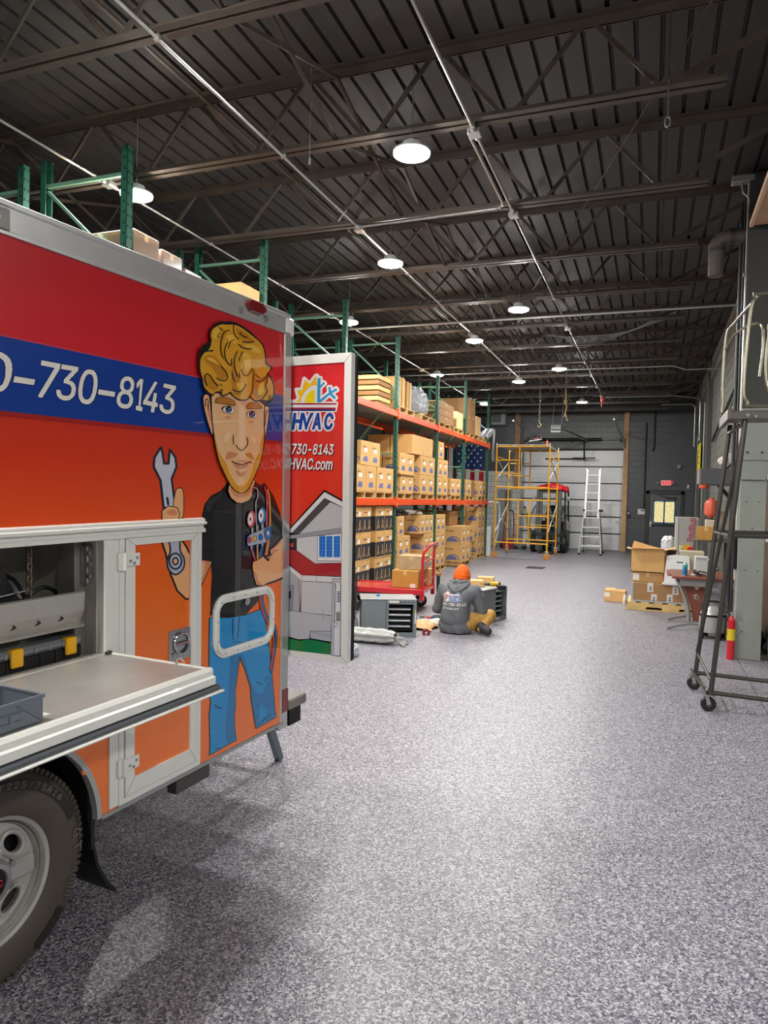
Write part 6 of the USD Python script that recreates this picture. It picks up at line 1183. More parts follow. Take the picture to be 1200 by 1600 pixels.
# red hand truck, yellow-green hose, stand by the overhead door
ht = thing('hand_truck', 'dark red hand truck standing behind the scaffold near the side door', 'hand truck', (-4.80, 25.6, 0))
for s_ in (-1, 1):
    obj('rail', MB().path(spline([(s_ * .18, -.1, .12), (s_ * .17, .05, .9), (s_ * .12, .16, 1.25)]), .022, 8), mat('hand_truck_red', '#8e1f2a', .4), ht); obj('wheel', MB().lathe([(.04, -.04), (.11, -.04), (.125, -.02), (.125, .02), (.11, .04), (.04, .04)], (s_ * .24, -.02, .125), (1, 0, 0), 20), whl_m, ht); obj('hub', MB().cyl((s_ * .24 - .045, -.02, .125), (s_ * .24 + .045, -.02, .125), .045, 12), mat('steel_bright', ''), ht)
obj('plate', MB().box((-.2, -.32, .02), (.2, -.1, .035)).box((-.18, -.12, .02), (.18, -.10, .3)), mat('hand_truck_red', ''), ht)
for z in (.4, .7, 1.0): obj('cross_bar', MB().bar((-.17, -.02 + .1 * z, z), (.17, -.02 + .1 * z, z), .03, .012), mat('hand_truck_red', ''), ht)
obj('top_grip', MB().path(spline([(-.12, .16, 1.25), (-.08, .19, 1.36), (.08, .19, 1.36), (.12, .16, 1.25)]), .02, 8), blk_m, ht)
lv2 = thing('yellow_level', 'long yellow pole leaning against the overhead door behind the scaffold', 'pole', (-4.42, 26.55, 0)); obj('pole', MB().bar((.32, -.1, .02), (-.02, .26, 1.45), .05, .03, c=.004), mat('yellow_pole', '#cdb02c', .45), lv2); obj('end_cap', MB().bar((-.02, .26, 1.45), (-.035, .275, 1.52), .055, .035), blk_m, lv2)
jk = thing('floor_jack', 'small grey floor jack beside the hand truck under the scaffold', 'jack', (-4.35, 25.5, 0)); obj('frame', MB().box((-.22, -.12, .06), (.2, .12, .2), .02).path(spline([(.15, 0, .2), (.25, 0, .32), (.32, 0, .2)]), .02, 8), mat('jack_grey', '#7c7f80', .4, .3), jk)
for x in (-.16, .14):
    for s_ in (-1, 1): obj('wheel', MB().cyl((x, s_ * .12, .07), (x, s_ * .16, .07), .07, 14, .01), whl_m, jk)
# ================================================================ things in and on the truck's open compartment
TR = (0, -math.degrees(PT), 90 - 5.06)
def tw(x, y, z): return TO + ta * x - n_ * y + tz * z
bg = thing('tool_bag', 'black tool bag slumped on the upper tray of the truck locker', 'bag', tw(-.22, .24, 1.285), rot=TR)
obj('body', MB().ext(Polygon([(-.35, 0), (.47, .0), (.42, .06), (.33, .22), (.26, .225), (-.35, .235)]), (1, 0, 0), (0, 0, 1), (0, 1, 0), (0, -.07, 0), 0, .22), mat('bag_black', '#1d1d1f', .7, bump=.4, scale=60), bg)
obj('flap', MB().box((.0, -.10, .035), (.34, -.06, .075), .012), mat('bag_grey', '#343436', .6), bg); obj('zip', MB().tube((.1, -.105, .05), (.44, -.09, .075), .004), mat('galvanised', ''), bg)
cbk = thing('black_cable', 'loops of black cable lying on the upper locker tray', 'cable', tw(.30, .28, 1.29), rot=TR)
obj('loop', MB().path(spline([(-.16, .05, .02), (-.08, .05, .11), (.0, .04, .09), (.04, .02, .0)]), .008, 8).path(spline([(-.05, -.05, .01), (.04, -.06, .06), (.10, -.06, .045), (.14, -.04, .005)]), .008, 8).path(spline([(-.1, -.1, .01), (.0, -.12, .02), (.1, -.1, .01)]), .007, 8), blk_m, cbk)
yc = thing('yellow_cable', 'yellow cable coil at the left of the locker tray', 'cable', tw(-.05, .09, 1.335), rot=TR)
obj('coil', MB().path([(.10 * math.cos(a) - .03, .012 * math.sin(a), .03 * math.sin(a) + .008) for a in np.linspace(0, math.pi * 1.15, 14)], .011, 8), mat('cable_yellow', '#e0b81a', .4), yc)
tc = thing('parts_case', 'black parts case with a clear lid and yellow latches in the truck locker', 'parts case', tw(-.05, .20, 1.086), rot=TR)
obj('base', MB().box((-.50, -.13, 0), (.46, .15, .05), .008), blk_m, tc, label='black ribbed base')
for k in range(14): obj('rib', MB().box((-.48 + k * .068, -.134, .004), (-.475 + k * .068, -.129, .046)), mat('case_rib', '#26272a', .5), tc)
obj('lid', MB().box((-.50, -.135, .05), (.46, .15, .084), .012), mat('case_lid', '#8f9499', .2, transmission_weight=.35, coat_weight=.5), tc, label='clear ribbed lid')
for k in range(16): obj('lid_rib', MB().box((-.48 + k * .06, -.139, .056), (-.465 + k * .06, -.133, .078), .002), mat('case_lid', ''), tc)
for x in (.165, .395): obj('latch', MB().box((x - .024, -.15, .022), (x + .024, -.134, .075), .004).box((x - .024, -.15, .068), (x + .024, -.12, .088), .004), mat('latch_yellow', '#f0b310', .35), tc, label='yellow latch')
obj('handle', MB().path(spline([(-.15, -.02, .088), (-.02, -.03, .096), (.12, -.02, .088)]), .012, 8), mat('latch_yellow', ''), tc, label='yellow handle')
q = thing('green_case', 'dark green case behind the parts case in the truck locker', 'case', tw(-.32, .395, 1.086), rot=TR); obj('body', MB().box((-.3, -.04, 0), (.3, .045, .14), .012), mat('case_green', '#0f3a2b', .5), q)
bn = thing('parts_bin', 'grey plastic parts bin of small fittings on the fold-down shelf', 'bin', tw(-.37, -.385, SZ + .001), rot=TR)
bin_m = mat('bin_grey', '#6d7580', .42)
obj('shell', MB().ext(sbox(-.17, -.085, .17, .085).difference(sbox(-.166, -.081, .166, .081)), (1, 0, 0), (0, 1, 0), (0, 0, 1), (0, 0, 0), 0, .075).box((-.17, -.085, 0), (.17, .085, .004)), bin_m, bn)
obj('rim', MB().ext(sbox(-.174, -.089, .174, .089).difference(sbox(-.166, -.081, .166, .081)), (1, 0, 0), (0, 1, 0), (0, 0, 1), (0, 0, 0), .068, .078), bin_m, bn)
obj('divider', MB().box((.03, -.08, .004), (.034, .08, .06)), bin_m, bn); obj('label_slot', MB().box((-.13, -.0895, .02), (.1, -.085, .024)).box((-.13, -.0895, .045), (.1, -.085, .048)), bin_m, bn)
for k in range(4): obj('slot_rib', MB().box((-.1 + .055 * k, -.0892, .02), (-.096 + .055 * k, -.085, .048)), bin_m, bn)
obj('gusset', MB().bar((.09, -.087, .066), (.165, -.087, .008), .003, .004), bin_m, bn)
fb = MB(); rr = random.Random(9)
for k in range(60):
    p = np.array([rr.uniform(-.15, .15), rr.uniform(-.07, .07), .012 + rr.uniform(0, .03)]); fb.cyl(p, p + V([rr.uniform(-.012, .012), rr.uniform(-.012, .012), rr.uniform(0.002, .01)]), .005, 6)
obj('fittings', fb, mat('fitting_white', '#d8d5cc', .4), bn, kind='stuff')
q = thing('paper_scrap', 'tiny white paper scrap on the shelf beside the parts bin', 'paper', tw(-.17, -.42, SZ + .0005), rot=TR); obj('sheet', MB().box((-.025, -.015, 0), (.025, .015, .0006)), mat('label_paper', ''), q)
# ================================================================ ceiling runs: conduits with boxes, wires
cd_m = mat('conduit_steel', '#b9b8b2', .3, .75)
def run(label, pts, r=.0135, boxes=(), m=None):
    t = thing('ceiling_conduit', label, 'conduit', pts[0]); obj('pipe', MB().path(pts, r, 8), m or cd_m, t, world=True)
    for b in boxes:
        jb = obj('junction_box', MB().box(np.subtract(b, (.055, .055, .03)), np.add(b, (.055, .055, .03)), .008), cd_m, t, world=True); obj('connector', MB().cyl(np.add(b, (0, -.10, 0)), np.add(b, (0, .10, 0)), .022, 10), cd_m, jb, world=True)
    Yk = [y for y in JY if min(p[1] for p in pts) < y < max(p[1] for p in pts) and abs(pts[0][0] - pts[-1][0]) < .5 and y > 2]
    for y in Yk: obj('clip', MB().box((pts[0][0] - .022, y - .015, pts[0][2] - .018), (pts[0][0] + .022, y + .015, pts[0][2] + .03), .003), cd_m, t, world=True)
    return t
run('long steel ceiling conduit above the right-hand lamp row', [(-1.50, -2, 4.86), (-1.50, 12, 4.86), (-1.45, 21.9, 4.86)], boxes=[(-1.50, 5.93, 4.85), (-1.50, 7.75, 4.85), (-1.5, 13.1, 4.85)])
run('short parallel steel conduit bending across beside the right-hand ceiling conduit', [(-1.56, 5.98, 4.86), (-1.56, 7.40, 4.86), (-1.58, 7.50, 4.86), (-1.66, 7.56, 4.86), (-3.25, 7.62, 4.86)])
run('long steel ceiling conduit above the middle lamp row', [(-3.28, -2, 4.86), (-3.28, 12, 4.86), (-3.25, 18.4, 4.86)], boxes=[(-3.28, 7.66, 4.85), (-3.28, 13.1, 4.84)])
run('long steel ceiling conduit above the rack lamp row', [(-5.28, -2, 4.86), (-5.28, 10, 4.86), (-5.34, 22, 4.86)], boxes=[(-5.26, 5.8, 4.85), (-5.3, 11.2, 4.85), (-5.33, 16.5, 4.85)])
run('crosswise steel conduit from the far middle bay to the right wall', [(-9.0, 17.1, 4.83), (-.3, 17.1, 4.83), (.35, 17.1, 4.83), (.62, 17.1, 4.74), (1.3, 17.1, 4.74)])
run('crosswise pale conduit under the joists nearest the truck top', [(-9.2, 5.72, 4.85), (-5.3, 5.72, 4.85)])
run('crosswise pale sprinkler pipe under the middle joists', [(-9.2, 12.15, 4.84), (1.3, 12.15, 4.84)], .02)
run('crosswise conduit near the back wall turning down beside the right corner', [(-1.4, 22.0, 4.86), (.5, 22.0, 4.86), (1.15, 22.2, 4.8), (1.22, 22.3, 4.7), (1.22, 22.3, 3.6)])
run('second conduit near the back wall turning down beside the right corner', [(.2, 24.6, 4.95), (1.1, 24.6, 4.95), (1.2, 24.6, 4.85), (1.2, 24.6, 3.6)])
t = thing('hanging_wire', 'thin wire hanging straight down from the joists above the truck corner', 'wire', (-2.95, 5.72, 4.72)); obj('wire', MB().tube((0, 0, 0), (0, 0, .83), .003, 5).box((-.01, -.004, -.03), (.01, .004, .03), .003), mat('galvanised', ''), t)
t = thing('turnbuckle', 'grey turnbuckle strap hanging from the bottom chord end at upper right', 'turnbuckle', (.02, 5.83, 4.66)); obj('strap', MB().bar((0, -.04, .0), (0, -.04, .28), .03, .01).path([(.018 * math.cos(a), -.04, -.03 + .04 * math.sin(a)) for a in np.linspace(0, 6.28, 12, endpoint=False)], .008, 6, closed=True), mat('strap_steel', ''), t)
t = thing('guy_rod', 'long thin rod slanting under the joists toward the upper right', 'rod', (.4, 5.2, 5.3)); obj('rod', MB().tube((0, 0, 0), (-2.1, 5.2, -.5), .008, 6), steel_m, t)
t = thing('cable_bundle', 'bundle of grey cables draped between the joists near the right wall', 'cable', (-1.4, 14.0, 4.9))
for k in range(6): obj('cable', MB().path(spline([(-.6 + .05 * k, -.2, .03 * k), (.0, .1 * k - .2, -.05 - .02 * k), (.9, .1 * k - .3, -.02 + .02 * k), (1.7, -.9 + .12 * k, .22)]), .008, 5), mat('cable_grey', '#77787a', .4), t)
# ================================================================ right side: rolling ladder stand
lg_m = mat('stand_steel', '#4a4843', .38, .55); YN, YF2 = 6.6, 7.32
rl = thing('rolling_ladder', 'dark grey rolling warehouse ladder with platform and rails, cut by the right edge', 'rolling ladder', (.5, 6.95, 0))
def W(*p): return np.array(p, float)
for y, xb, xt, side_ in ((YN, .52, .71, 'near'), (YF2, .44, .66, 'far')):
    obj('leg', MB().path([(xb, y, .14), (xt, y, 2.50)], .021, 10), lg_m, rl, world=True)
    obj('base_rail', MB().path([(xb - .02, y, .16), (xb + .5, y, .15), (2.3, y, .14)], .019, 8), lg_m, rl, world=True)
    obj('mid_rail', MB().path([(xb + .125, y, 1.50), (2.0, y, 1.52)], .020, 8), lg_m, rl, world=True)
    obj('stringer', MB().path([(2.3, y, .16), (1.35, y, 2.50)], .022, 8), lg_m, rl, world=True)
obj('end_rail', MB().path([(.50, YN, .16), (.42, YF2, .16)], .018, 8).path([(.47, YN - .03, .20), (.40, YF2 - .05, .20)], .010, 6), lg_m, rl, world=True)
obj('cross_brace', MB().path([(.45, YF2, .36), (.70, YN + .03, 2.38)], .016, 8), lg_m, rl, world=True); obj('cross_brace', MB().path([(.455, YF2, .34), (.53, YN, .24)], .013, 8), lg_m, rl, world=True)
obj('cross_brace', MB().path([(.65, YF2, 2.42), (.70, YN, 2.44)], .017, 8), lg_m, rl, world=True); obj('cross_brace', MB().path([(.56, YF2, 1.5), (.62, YN, 1.5)], .015, 8), lg_m, rl, world=True)
for k in range(9):
    z = .28 + k * .25; x = 2.3 - .95 * (z - .16) / 2.34; obj('tread', MB().box((x - .12, YN, z - .012), (x + .1, YF2, z + .012), .003), lg_m, rl, world=True)
obj('platform', MB().box((.60, YN - .02, 2.52), (1.4, YF2 + .02, 2.545), .004), mat('platform_steel', '#6d6a63', .4, .5), rl, world=True)
obj('platform_edge', MB().box((.57, YN - .04, 2.47), (.61, YF2 + .04, 2.56), .004).box((.58, YN - .045, 2.47), (1.4, YN - .015, 2.53), .004), mat('platform_steel', ''), rl, world=True)
obj('kick_bolt', MB().cyl((.72, YN - .045, 2.50), (.72, YN - .06, 2.50), .014, 8).cyl((.78, YN - .045, 2.49), (.78, YN - .06, 2.49), .011, 8), mat('galvanised', ''), rl, world=True)
rail_m = mat('rail_worn', '#8a8674', .3, .7)
def loop(y, x0, z0, z1, x1=2.0): return spline([(x1, y, z0), (x0 + .16, y, z0), (x0 + .03, y, z0 + .04), (x0, y, z0 + .18), (x0 + .03, y, z1 - .16), (x0 + .07, y, z1 - .03), (x0 + .16, y, z1), (x1, y, z1)], False, 5)
obj('guard_rail', MB().path(loop(YN - .03, .685, 2.575, 3.50), .015, 10), rail_m, rl, world=True)
obj('guard_rail', MB().path(spline([(1.3, YF2, 2.6), (.66, YF2, 2.60), (.59, YF2, 2.72), (.60, YF2, 3.30), (.66, YF2 - .12, 3.42), (.78, YN + .05, 3.50)], False, 5), .014, 10), rail_m, rl, world=True)
obj('mid_guard', MB().path(spline([(.60, YF2, 3.2), (.66, YF2 - .2, 3.3), (.74, YN + .1, 3.28), (.80, YN - .02, 3.24), (.82, YN - .02, 3.10), (.80, YN - .02, 2.82)], False, 5), .012, 8), rail_m, rl, world=True)
obj('mid_guard', MB().path(spline([(1.6, YN, 3.3), (.93, YN, 3.28), (.86, YN, 3.15), (.85, YN, 2.8), (.92, YN, 2.6)], False, 5), .012, 8), rail_m, rl, world=True)
for (x, y) in ((.505, YN), (.43, YF2), (1.9, YN), (1.9, YF2)):
    W0_ = np.array([x - .5, y - 6.95, 0]); caster(rl, W0_[0], W0_[1], .062, .04, .15, whl_m, mat('hub_dark', '#55534e', .4, .5))
# mezzanine edge and duct at the upper right
mz = thing('plywood_shelf', 'tan plywood shelf edge high at the upper right in front of the column', 'shelf', (1.7, 8.2, 4.87)); obj('sheet', MB().box((-.74, -2.2, 0), (.9, .66, .03), .003), mat('plywood', '#c9a27e', .6, var=.12, vscale=4), mz); obj('edge_strip', MB().box((-.78, -2.2, -.02), (-.74, .66, .035), .003), mat('plywood_edge', '#d9b79a', .6), mz)
obj('hanger', MB().box((.6, -1.8, .03), (.64, -1.76, .68)).box((.6, .4, .03), (.64, .44, .68)).box((-.6, .5, .03), (-.57, .53, .68)).box((-.6, -1.9, .03), (-.57, -1.87, .68)), mat('dark_steel', ''), mz)
vt = thing('louvered_vent', 'dark louvered vent panel above the plywood shelf at upper right', 'vent', (1.28, 8.6, 5.0)); obj('case', MB().box((-.14, -.2, 0), (.6, .2, .5), .01), mat('vent_dark', '#2c2d2e', .5), vt)
for k in range(6): obj('slat', MB().box((-.10, -.215, .05 + k * .07), (.56, -.195, .08 + k * .07), .003), mat('vent_slat', '#3a3b3c', .4), vt)
rd_ = thing('roof_drain', 'grey roof drain pipe elbow dropping beside the column near the ceiling', 'pipe', (.62, 9.25, 5.0))
obj('pipe', MB().path([(.62, 0, -.1), (.12, 0, -.1), (.05, 0, -.115), (.0, 0, -.18), (0, 0, -.55)], .085, 18), mat('drain_pipe', '#544d47', .5), rd_)
for p, q_ in (((.14, 0, -.1), (.19, 0, -.1)), ((0, 0, -.22), (0, 0, -.27))): obj('coupling', MB().cyl(p, q_, .093, 18), mat('drain_coupling', '#3a3531', .5), rd_)
pc = mat('conduit_grey', '#9a9a92', .35, .5)
conduit('pale vertical conduit on the left side of the grey column', [(.93, 9.12, 5.5), (.93, 9.12, .9)], .014, mat('conduit_bright', '#d8d6cc', .3, .4), straps=[(.93, 9.12, 4.4), (.93, 9.12, 2.3)])
conduit('dark vertical conduit beside the pale one on the grey column', [(.885, 9.3, 5.3), (.885, 9.3, .6)], .02, dk)
conduit('second dark vertical conduit left of the grey column', [(.91, 9.22, 5.5), (.91, 9.22, .3)], .012, dk)
conduit('curved grey cable on the column near the ceiling', [tuple(p) for p in spline([(.84, 9.0, 5.42), (.86, 9.0, 5.3), (.92, 9.0, 5.22), (.94, 9.0, 5.0), (.94, 9.0, 4.6)])], .012, pc, 'cable', 'cable')
q = obj('junction_box', MB().box((.74, 8.98, 5.42), (.98, 9.1, 5.50), .01), pc); tag(q, label='grey junction box high on the left side of the column', category='junction box')
conduit('sloping black rail fixed along the right wall', [(XW - .04, 11.2, 4.15), (XW - .04, 18.8, 3.3)], .03, mat('black_steel', ''), 'wall_rail', 'rail')
for k, (y, z0, z1) in enumerate(((20.9, 1.2, 4.9), (21.7, 1.6, 4.6), (22.8, .6, 4.8), (24.6, 1.0, 3.9), (25.6, 2.2, 4.9))): conduit(['first', 'second', 'third', 'fourth', 'fifth'][k] + ' vertical conduit from the near end along the far right wall', [(XW - .05, y, z1), (XW - .05, y, z0)], .022, pc if k % 2 else dk)
es = thing('emergency_light', 'white emergency light on the right wall behind the rolling ladder', 'emergency light', (XW - .06, 14.6, 2.62)); obj('body', MB().box((-.05, -.2, -.1), (.06, .2, .1), .02), mat('sign_white', ''), es)
for s_ in (-1, 1): obj('lamp', MB().lathe([(0, 0), (.07, 0), (.08, .06), (.05, .1), (0, .1)], (-.05, s_ * .16, -.02), (-1, s_ * .4, -.5), 12), mat('sign_white', ''), es)
yp = thing('yellow_placard', 'bright yellow placard on the far right wall above the dark heater', 'sign', (XW - .08, 23.05, 3.18)); obj('board', MB().box((-.02, -.55, -.4), (.01, .45, .38), .004), mat('placard_yellow', '#e3d51e', .5), yp)
obj('text', MB().poly(unary_union([sbox(-.4, .12 - .16 * k, .3, .15 - .16 * k) for k in range(3)]), lambda q: np.c_[np.full(len(q), -.021), q[:, 0], q[:, 1]], '#5d5a1a'), carton_ink, yp, ink=True, smooth=False)
uh = thing('hanging_heater', 'dark grey box heater hanging at the right wall with an orange knob below', 'heater', (.93, 13.0, 2.08)); obj('case', MB().box((-.20, -.3, .0), (.32, .3, .27), .01), mat('heater_case', '#55585b', .45), uh); obj('side_panel', MB().box((-.215, -.28, .02), (-.2, .28, .25)), mat('heater_side', '#8d8683', .4), uh)
obj('knob', MB().cyl((-.14, -.26, -.06), (-.14, -.26, 0), .07, 16, .01), mat('orange_plastic', ''), uh); obj('bracket', MB().bar((.1, -.1, 0), (.4, .1, -.35), .05, .04).bar((.2, .0, .27), (.45, .0, .5), .03, .03), blk_m, uh)
# fire extinguisher, column base things
fx_ = thing('fire_extinguisher', 'red fire extinguisher with a yellow label standing against the grey column', 'fire extinguisher', (.895, 8.95, 0))
obj('cylinder', MB().lathe([(0, 0), (.039, 0), (.043, .01), (.043, .42), (.036, .46), (.02, .485), (.016, .50), (0, .50)], n=24), mat('extinguisher_red', '#c4182a', .25, coat_weight=.5), fx_)
obj('label', MB().lathe([(.0436, .22), (.0436, .35)], n=24), mat('yellow_label', ''), fx_); obj('valve', MB().cyl((0, 0, .49), (0, 0, .54), .015, 10).bar((0, 0, .53), (.05, -.03, .57), .016, .01).bar((0, 0, .52), (.06, -.03, .53), .014, .008), mat('steel_bright', ''), fx_); obj('hose', MB().path(spline([(-.015, 0, .52), (-.055, -.01, .45), (-.055, -.01, .28)]), .008, 8), blk_m, fx_)
df = film('black_bag', 'crumpled black bag on the floor right of the grey column', (1.16, 9.62, .15), np.array([.15, .26, .25]), 41, mat('bag_plastic', '#141416', .3))
q = obj('wall_switch', MB().box((1.215, 9.0, 1.35), (1.245, 9.06, 1.47), .006), mat('sign_white', '')); tag(q, label='small white switch on the right edge of the grey column', category='switch')
q = obj('wall_phone', MB().box((.905, 9.06, 1.02), (.94, 9.12, 1.42), .01), mat('black_plastic', '')); tag(q, label='black handset box on the left side of the grey column', category='handset')
# desk with curved metal legs and the things on it
dk_m = mat('desk_wood', '#8a4c3c', .35, var=.12, vscale=5, coat_weight=.2); leg_m = mat('desk_leg', '#a9abac', .35, .6)
ds = thing('desk', 'reddish brown desk with curved grey legs beside the loaded pallet', 'desk', (.86, 11.25, 0))
obj('top', MB().box((-.56, -.62, .72), (.46, .55, .75), .005), dk_m, ds); obj('top_corner', MB().box((-.62, -.30, .722), (-.50, .45, .748), .02), dk_m, ds)
obj('apron', MB().box((-.46, -.56, .62), (.42, -.54, .72)), mat('desk_apron', '#9a9a9a', .4, .3), ds)
pn = Polygon([(-.42, .70), (-.10, .70), (-.12, .12), (-.26, .12), (-.32, .4)]); pn = pn.difference(Point(-.23, .60).buffer(.035)).difference(Point(-.23, .46).buffer(.035))
obj('end_panel', MB().ext(pn, (1, 0, 0), (0, 0, 1), (0, 1, 0), (0, -.42, 0), 0, .022), dk_m, ds)
for z in (.60, .46): obj('grommet', MB().path([(-.23 + .036 * math.cos(a), -.424, z + .036 * math.sin(a)) for a in np.linspace(0, 6.2832, 20, endpoint=False)], .005, 6, closed=True), leg_m, ds)
for y, xe in ((-.46, -.60), (.30, -.58)):
    obj('leg', MB().path(spline([(-.50, y, .70), (-.42, y, .55), (-.34, y, .32), (-.32, y, .12)], False, 5), .024, 10), leg_m, ds); obj('foot', MB().path(spline([(.2, y, .09), (-.10, y, .10), (-.30, y, .085), (-.48, y - .06, .05), (xe, y - .12, .018)], False, 5), .020, 10), leg_m, ds)
obj('back_leg', MB().box((.38, .3, 0), (.44, .36, .72)).box((.38, -.5, 0), (.44, -.44, .72)), leg_m, ds)
sp = thing('spray_can', 'blue and teal aerosol can on the brown desk', 'spray can', (.47, 10.82, .752)); obj('can', MB().lathe([(0, 0), (.032, 0), (.033, .005), (.033, .155), (.028, .172), (.018, .178), (0, .178)], n=22), usdkit.material(stage, '/World/Looks/can_print', {'g': ('texture_coordinate', {}), 's': ('separate_xyz', {}), 'r': ('rgb_ramp', dict(ramp=[(0, hx('#2d6ea5')), (.09, hx('#2f7fb4')), (.14, hx('#3fae9f')), (.16, hx('#a9d8cf'))])), 'p': ('principled_bsdf', dict(roughness=.3))}, [('g.object', 's.vector'), ('s.z', 'r.fac'), ('r.color', 'p.base_color')], surface='p.BSDF'), sp); obj('cap', MB().lathe([(0, .178), (.016, .178), (.016, .195), (.006, .2), (.006, .21), (0, .21)], n=14), mat('sign_white', ''), sp); obj('base_ring', MB().lathe([(.033, 0), (.035, .003), (.033, .008)], n=22), mat('steel_bright', ''), sp)
rt = thing('white_router', 'white vented box unit standing on the desk among cables', 'router', (.69, 11.05, .752)); obj('case', MB().box((-.09, -.05, 0), (.09, .05, .27), .012), mat('router_white', '#d3d5d6', .35), rt)
for k in range(8): obj('vent_slot', MB().box((-.065 + .017 * k, -.052, .215), (-.058 + .017 * k, -.048, .25)), mat('vent_grey', '#7d8082', .5), rt)
cc = thing('cable_tangle', 'tangle of black and white cables on the desk before the white unit', 'cable', (.70, 10.86, .755)); rr = random.Random(12)
for k in range(9):
    P = [(rr.uniform(-.12, .16), rr.uniform(-.06, .08), .008 + rr.uniform(0, .07)) for _ in range(5)]; obj('cable', MB().path(spline(P, False, 5), .006, 6), [blk_m, blk_m, mat('cable_white', '#d7d7d5', .4)][k % 3], cc)
wg = thing('white_adapter', 'small white plug adapter on the desk between can and cables', 'adapter', (.575, 10.82, .752)); obj('body', MB().box((-.03, -.02, 0), (.03, .02, .03), .008), mat('cable_white', ''), wg); obj('cord', MB().path(spline([(-.03, 0, .01), (-.07, -.02, .01), (-.10, .0, .006)]), .004, 6), blk_m, wg)
wc = thing('white_strap', 'white cloth strap hanging over the right part of the desk', 'strap', (.80, 10.60, .752)); obj('strap', MB().path(spline([(-.02, .12, .12), (0, .05, .09), (.0, -.02, .02), (-.02, -.05, -.12), (-.025, -.05, -.22)]), .022, 8), mat('cloth_white', '#d2d2d0', .7), wc)
# loaded pallet with wrapped long carton, big open carton and packing
lp = thing('pallet', 'yellowish wooden block pallet under the loads beside the brown desk', 'pallet', (.26, 12.75, 0)); pm2 = mat('pallet_yellow', '#d9b877', .6, var=.12)
obj('side_board', MB().ext(Polygon([(-.58, .02), (-.30, .02), (-.28, .06), (-.06, .06), (-.04, .02), (.20, .02), (.22, .06), (.42, .06), (.44, .02), (.58, .02), (.58, .12), (-.58, .12)]), (1, 0, 0), (0, 0, 1), (0, 1, 0), (0, -.42, 0), 0, .04), pm2, lp)
for k in range(6): obj('deck_board', MB().box((-.58 + k * .205, -.42, .12), (-.58 + k * .205 + .13, .42, .138), .003), pm2, lp)
for y in (-.42, -.04, .34): obj('bottom_board', MB().box((-.60, y, 0), (.58, y + .09, .02), .003), pm2, lp)
obj('block', MB().box((-.58, .0, .02), (.58, .05, .12)).box((-.58, .38, .02), (.58, .42, .12)), pm2, lp)
lc = thing('long_carton', 'long low brown carton with six taped shipping labels on the pallet by the desk', 'cardboard box', (.28, 12.72, .14)); obj('box', MB().box((-.54, -.36, 0), (.56, .38, .31), .008), mat('carton_wrapped', '#a87f52', .4, var=.08), lc)
fyl = lambda q: np.c_[q[:, 0], np.full(len(q), -.3615), q[:, 1]]
for k, (x, z, h) in enumerate(((-.30, .17, .15), (-.24, .0, .14), (.08, .15, .14), (-.00, .01, .14), (.36, .15, .13), (.34, .0, .14))):
    lb = MB().poly(sbox(x, z, x + .09, z + h), fyl, '#d9d6cd'); [lb.poly(sbox(x + .03, z + .03 + .035 * j, x + .065, z + .05 + .035 * j), lambda q: np.c_[q[:, 0], np.full(len(q), -.362), q[:, 1]], '#4a4a46') for j in range(2)]; obj('taped_label', lb, carton_ink, lc, ink=True, smooth=False)
obj('stretch_wrap', MB().box((-.55, -.37, .002), (-.50, .39, .308), .01).box((-.55, -.372, -.0), (.56, -.366, .03)), wrap_m2, lc)
oc = thing('open_carton', 'big open brown carton with raised flaps on the pallet by the desk', 'cardboard box', (-.03, 12.66, .62))
ow, od, oh = .52, .42, .37
obj('side', MB().box((-ow / 2, -od / 2, 0), (ow / 2, -od / 2 + .006, oh)), cb_m, oc); obj('side', MB().box((-ow / 2, od / 2 - .006, 0), (ow / 2, od / 2, oh)), cb_m, oc); obj('side', MB().box((-ow / 2, -od / 2, 0), (-ow / 2 + .006, od / 2, oh)), cb_m, oc); obj('side', MB().box((ow / 2 - .006, -od / 2, 0), (ow / 2, od / 2, oh)), cb_m, oc); obj('bottom', MB().box((-ow / 2, -od / 2, 0), (ow / 2, od / 2, .008)), cb_m, oc)
obj('flap', MB().add([(-ow / 2, -od / 2, oh), (ow / 2, -od / 2, oh), (ow / 2 - .02, -od / 2 - .07, oh + .03), (-ow / 2 + .02, -od / 2 - .09, oh + .02)], [(0, 1, 2, 3)]), cbl_m, oc, smooth=False); obj('flap', MB().add([(-ow / 2, od / 2, oh), (ow / 2, od / 2, oh), (.1, od / 2 + .02, oh + .03), (-ow / 2 + .03, od / 2 + .03, oh + .12)], [(0, 1, 2, 3)]), cb_m, oc, smooth=False); obj('flap', MB().add([(-ow / 2, -od / 2, oh), (-ow / 2, od / 2, oh), (-ow / 2 - .07, od / 2 - .03, oh + .02), (-ow / 2 - .07, -od / 2 + .03, oh + .01)], [(0, 1, 2, 3)]), cbl_m, oc, smooth=False); obj('flap', MB().add([(ow / 2, -od / 2, oh), (ow / 2, od / 2, oh), (ow / 2 + .18, od / 2, oh + .05), (ow / 2 + .16, -od / 2 + .1, oh + .03)], [(0, 1, 2, 3)]), cb_m, oc, smooth=False)
mc = cbox('carton', 'small brown carton with a white label under the big open carton', (-.02, 12.62, .451), (.48, .3, .166), mat('carton_tan', '#b8935e', .5), 0, (-.23, .03, -.13, .14))
q = obj('red_packet', MB().box((.22, 12.46, .452), (.29, 12.62, .60), .01), mat('red_plastic', '')); tag(q, label='red packet beside the small carton on the pallet', category='packet')
cbox('carton', 'brown carton with raised flap behind the open carton near the far end of the pallet', (.35, 13.0, .451), (.22, .22, .44), cb_m)
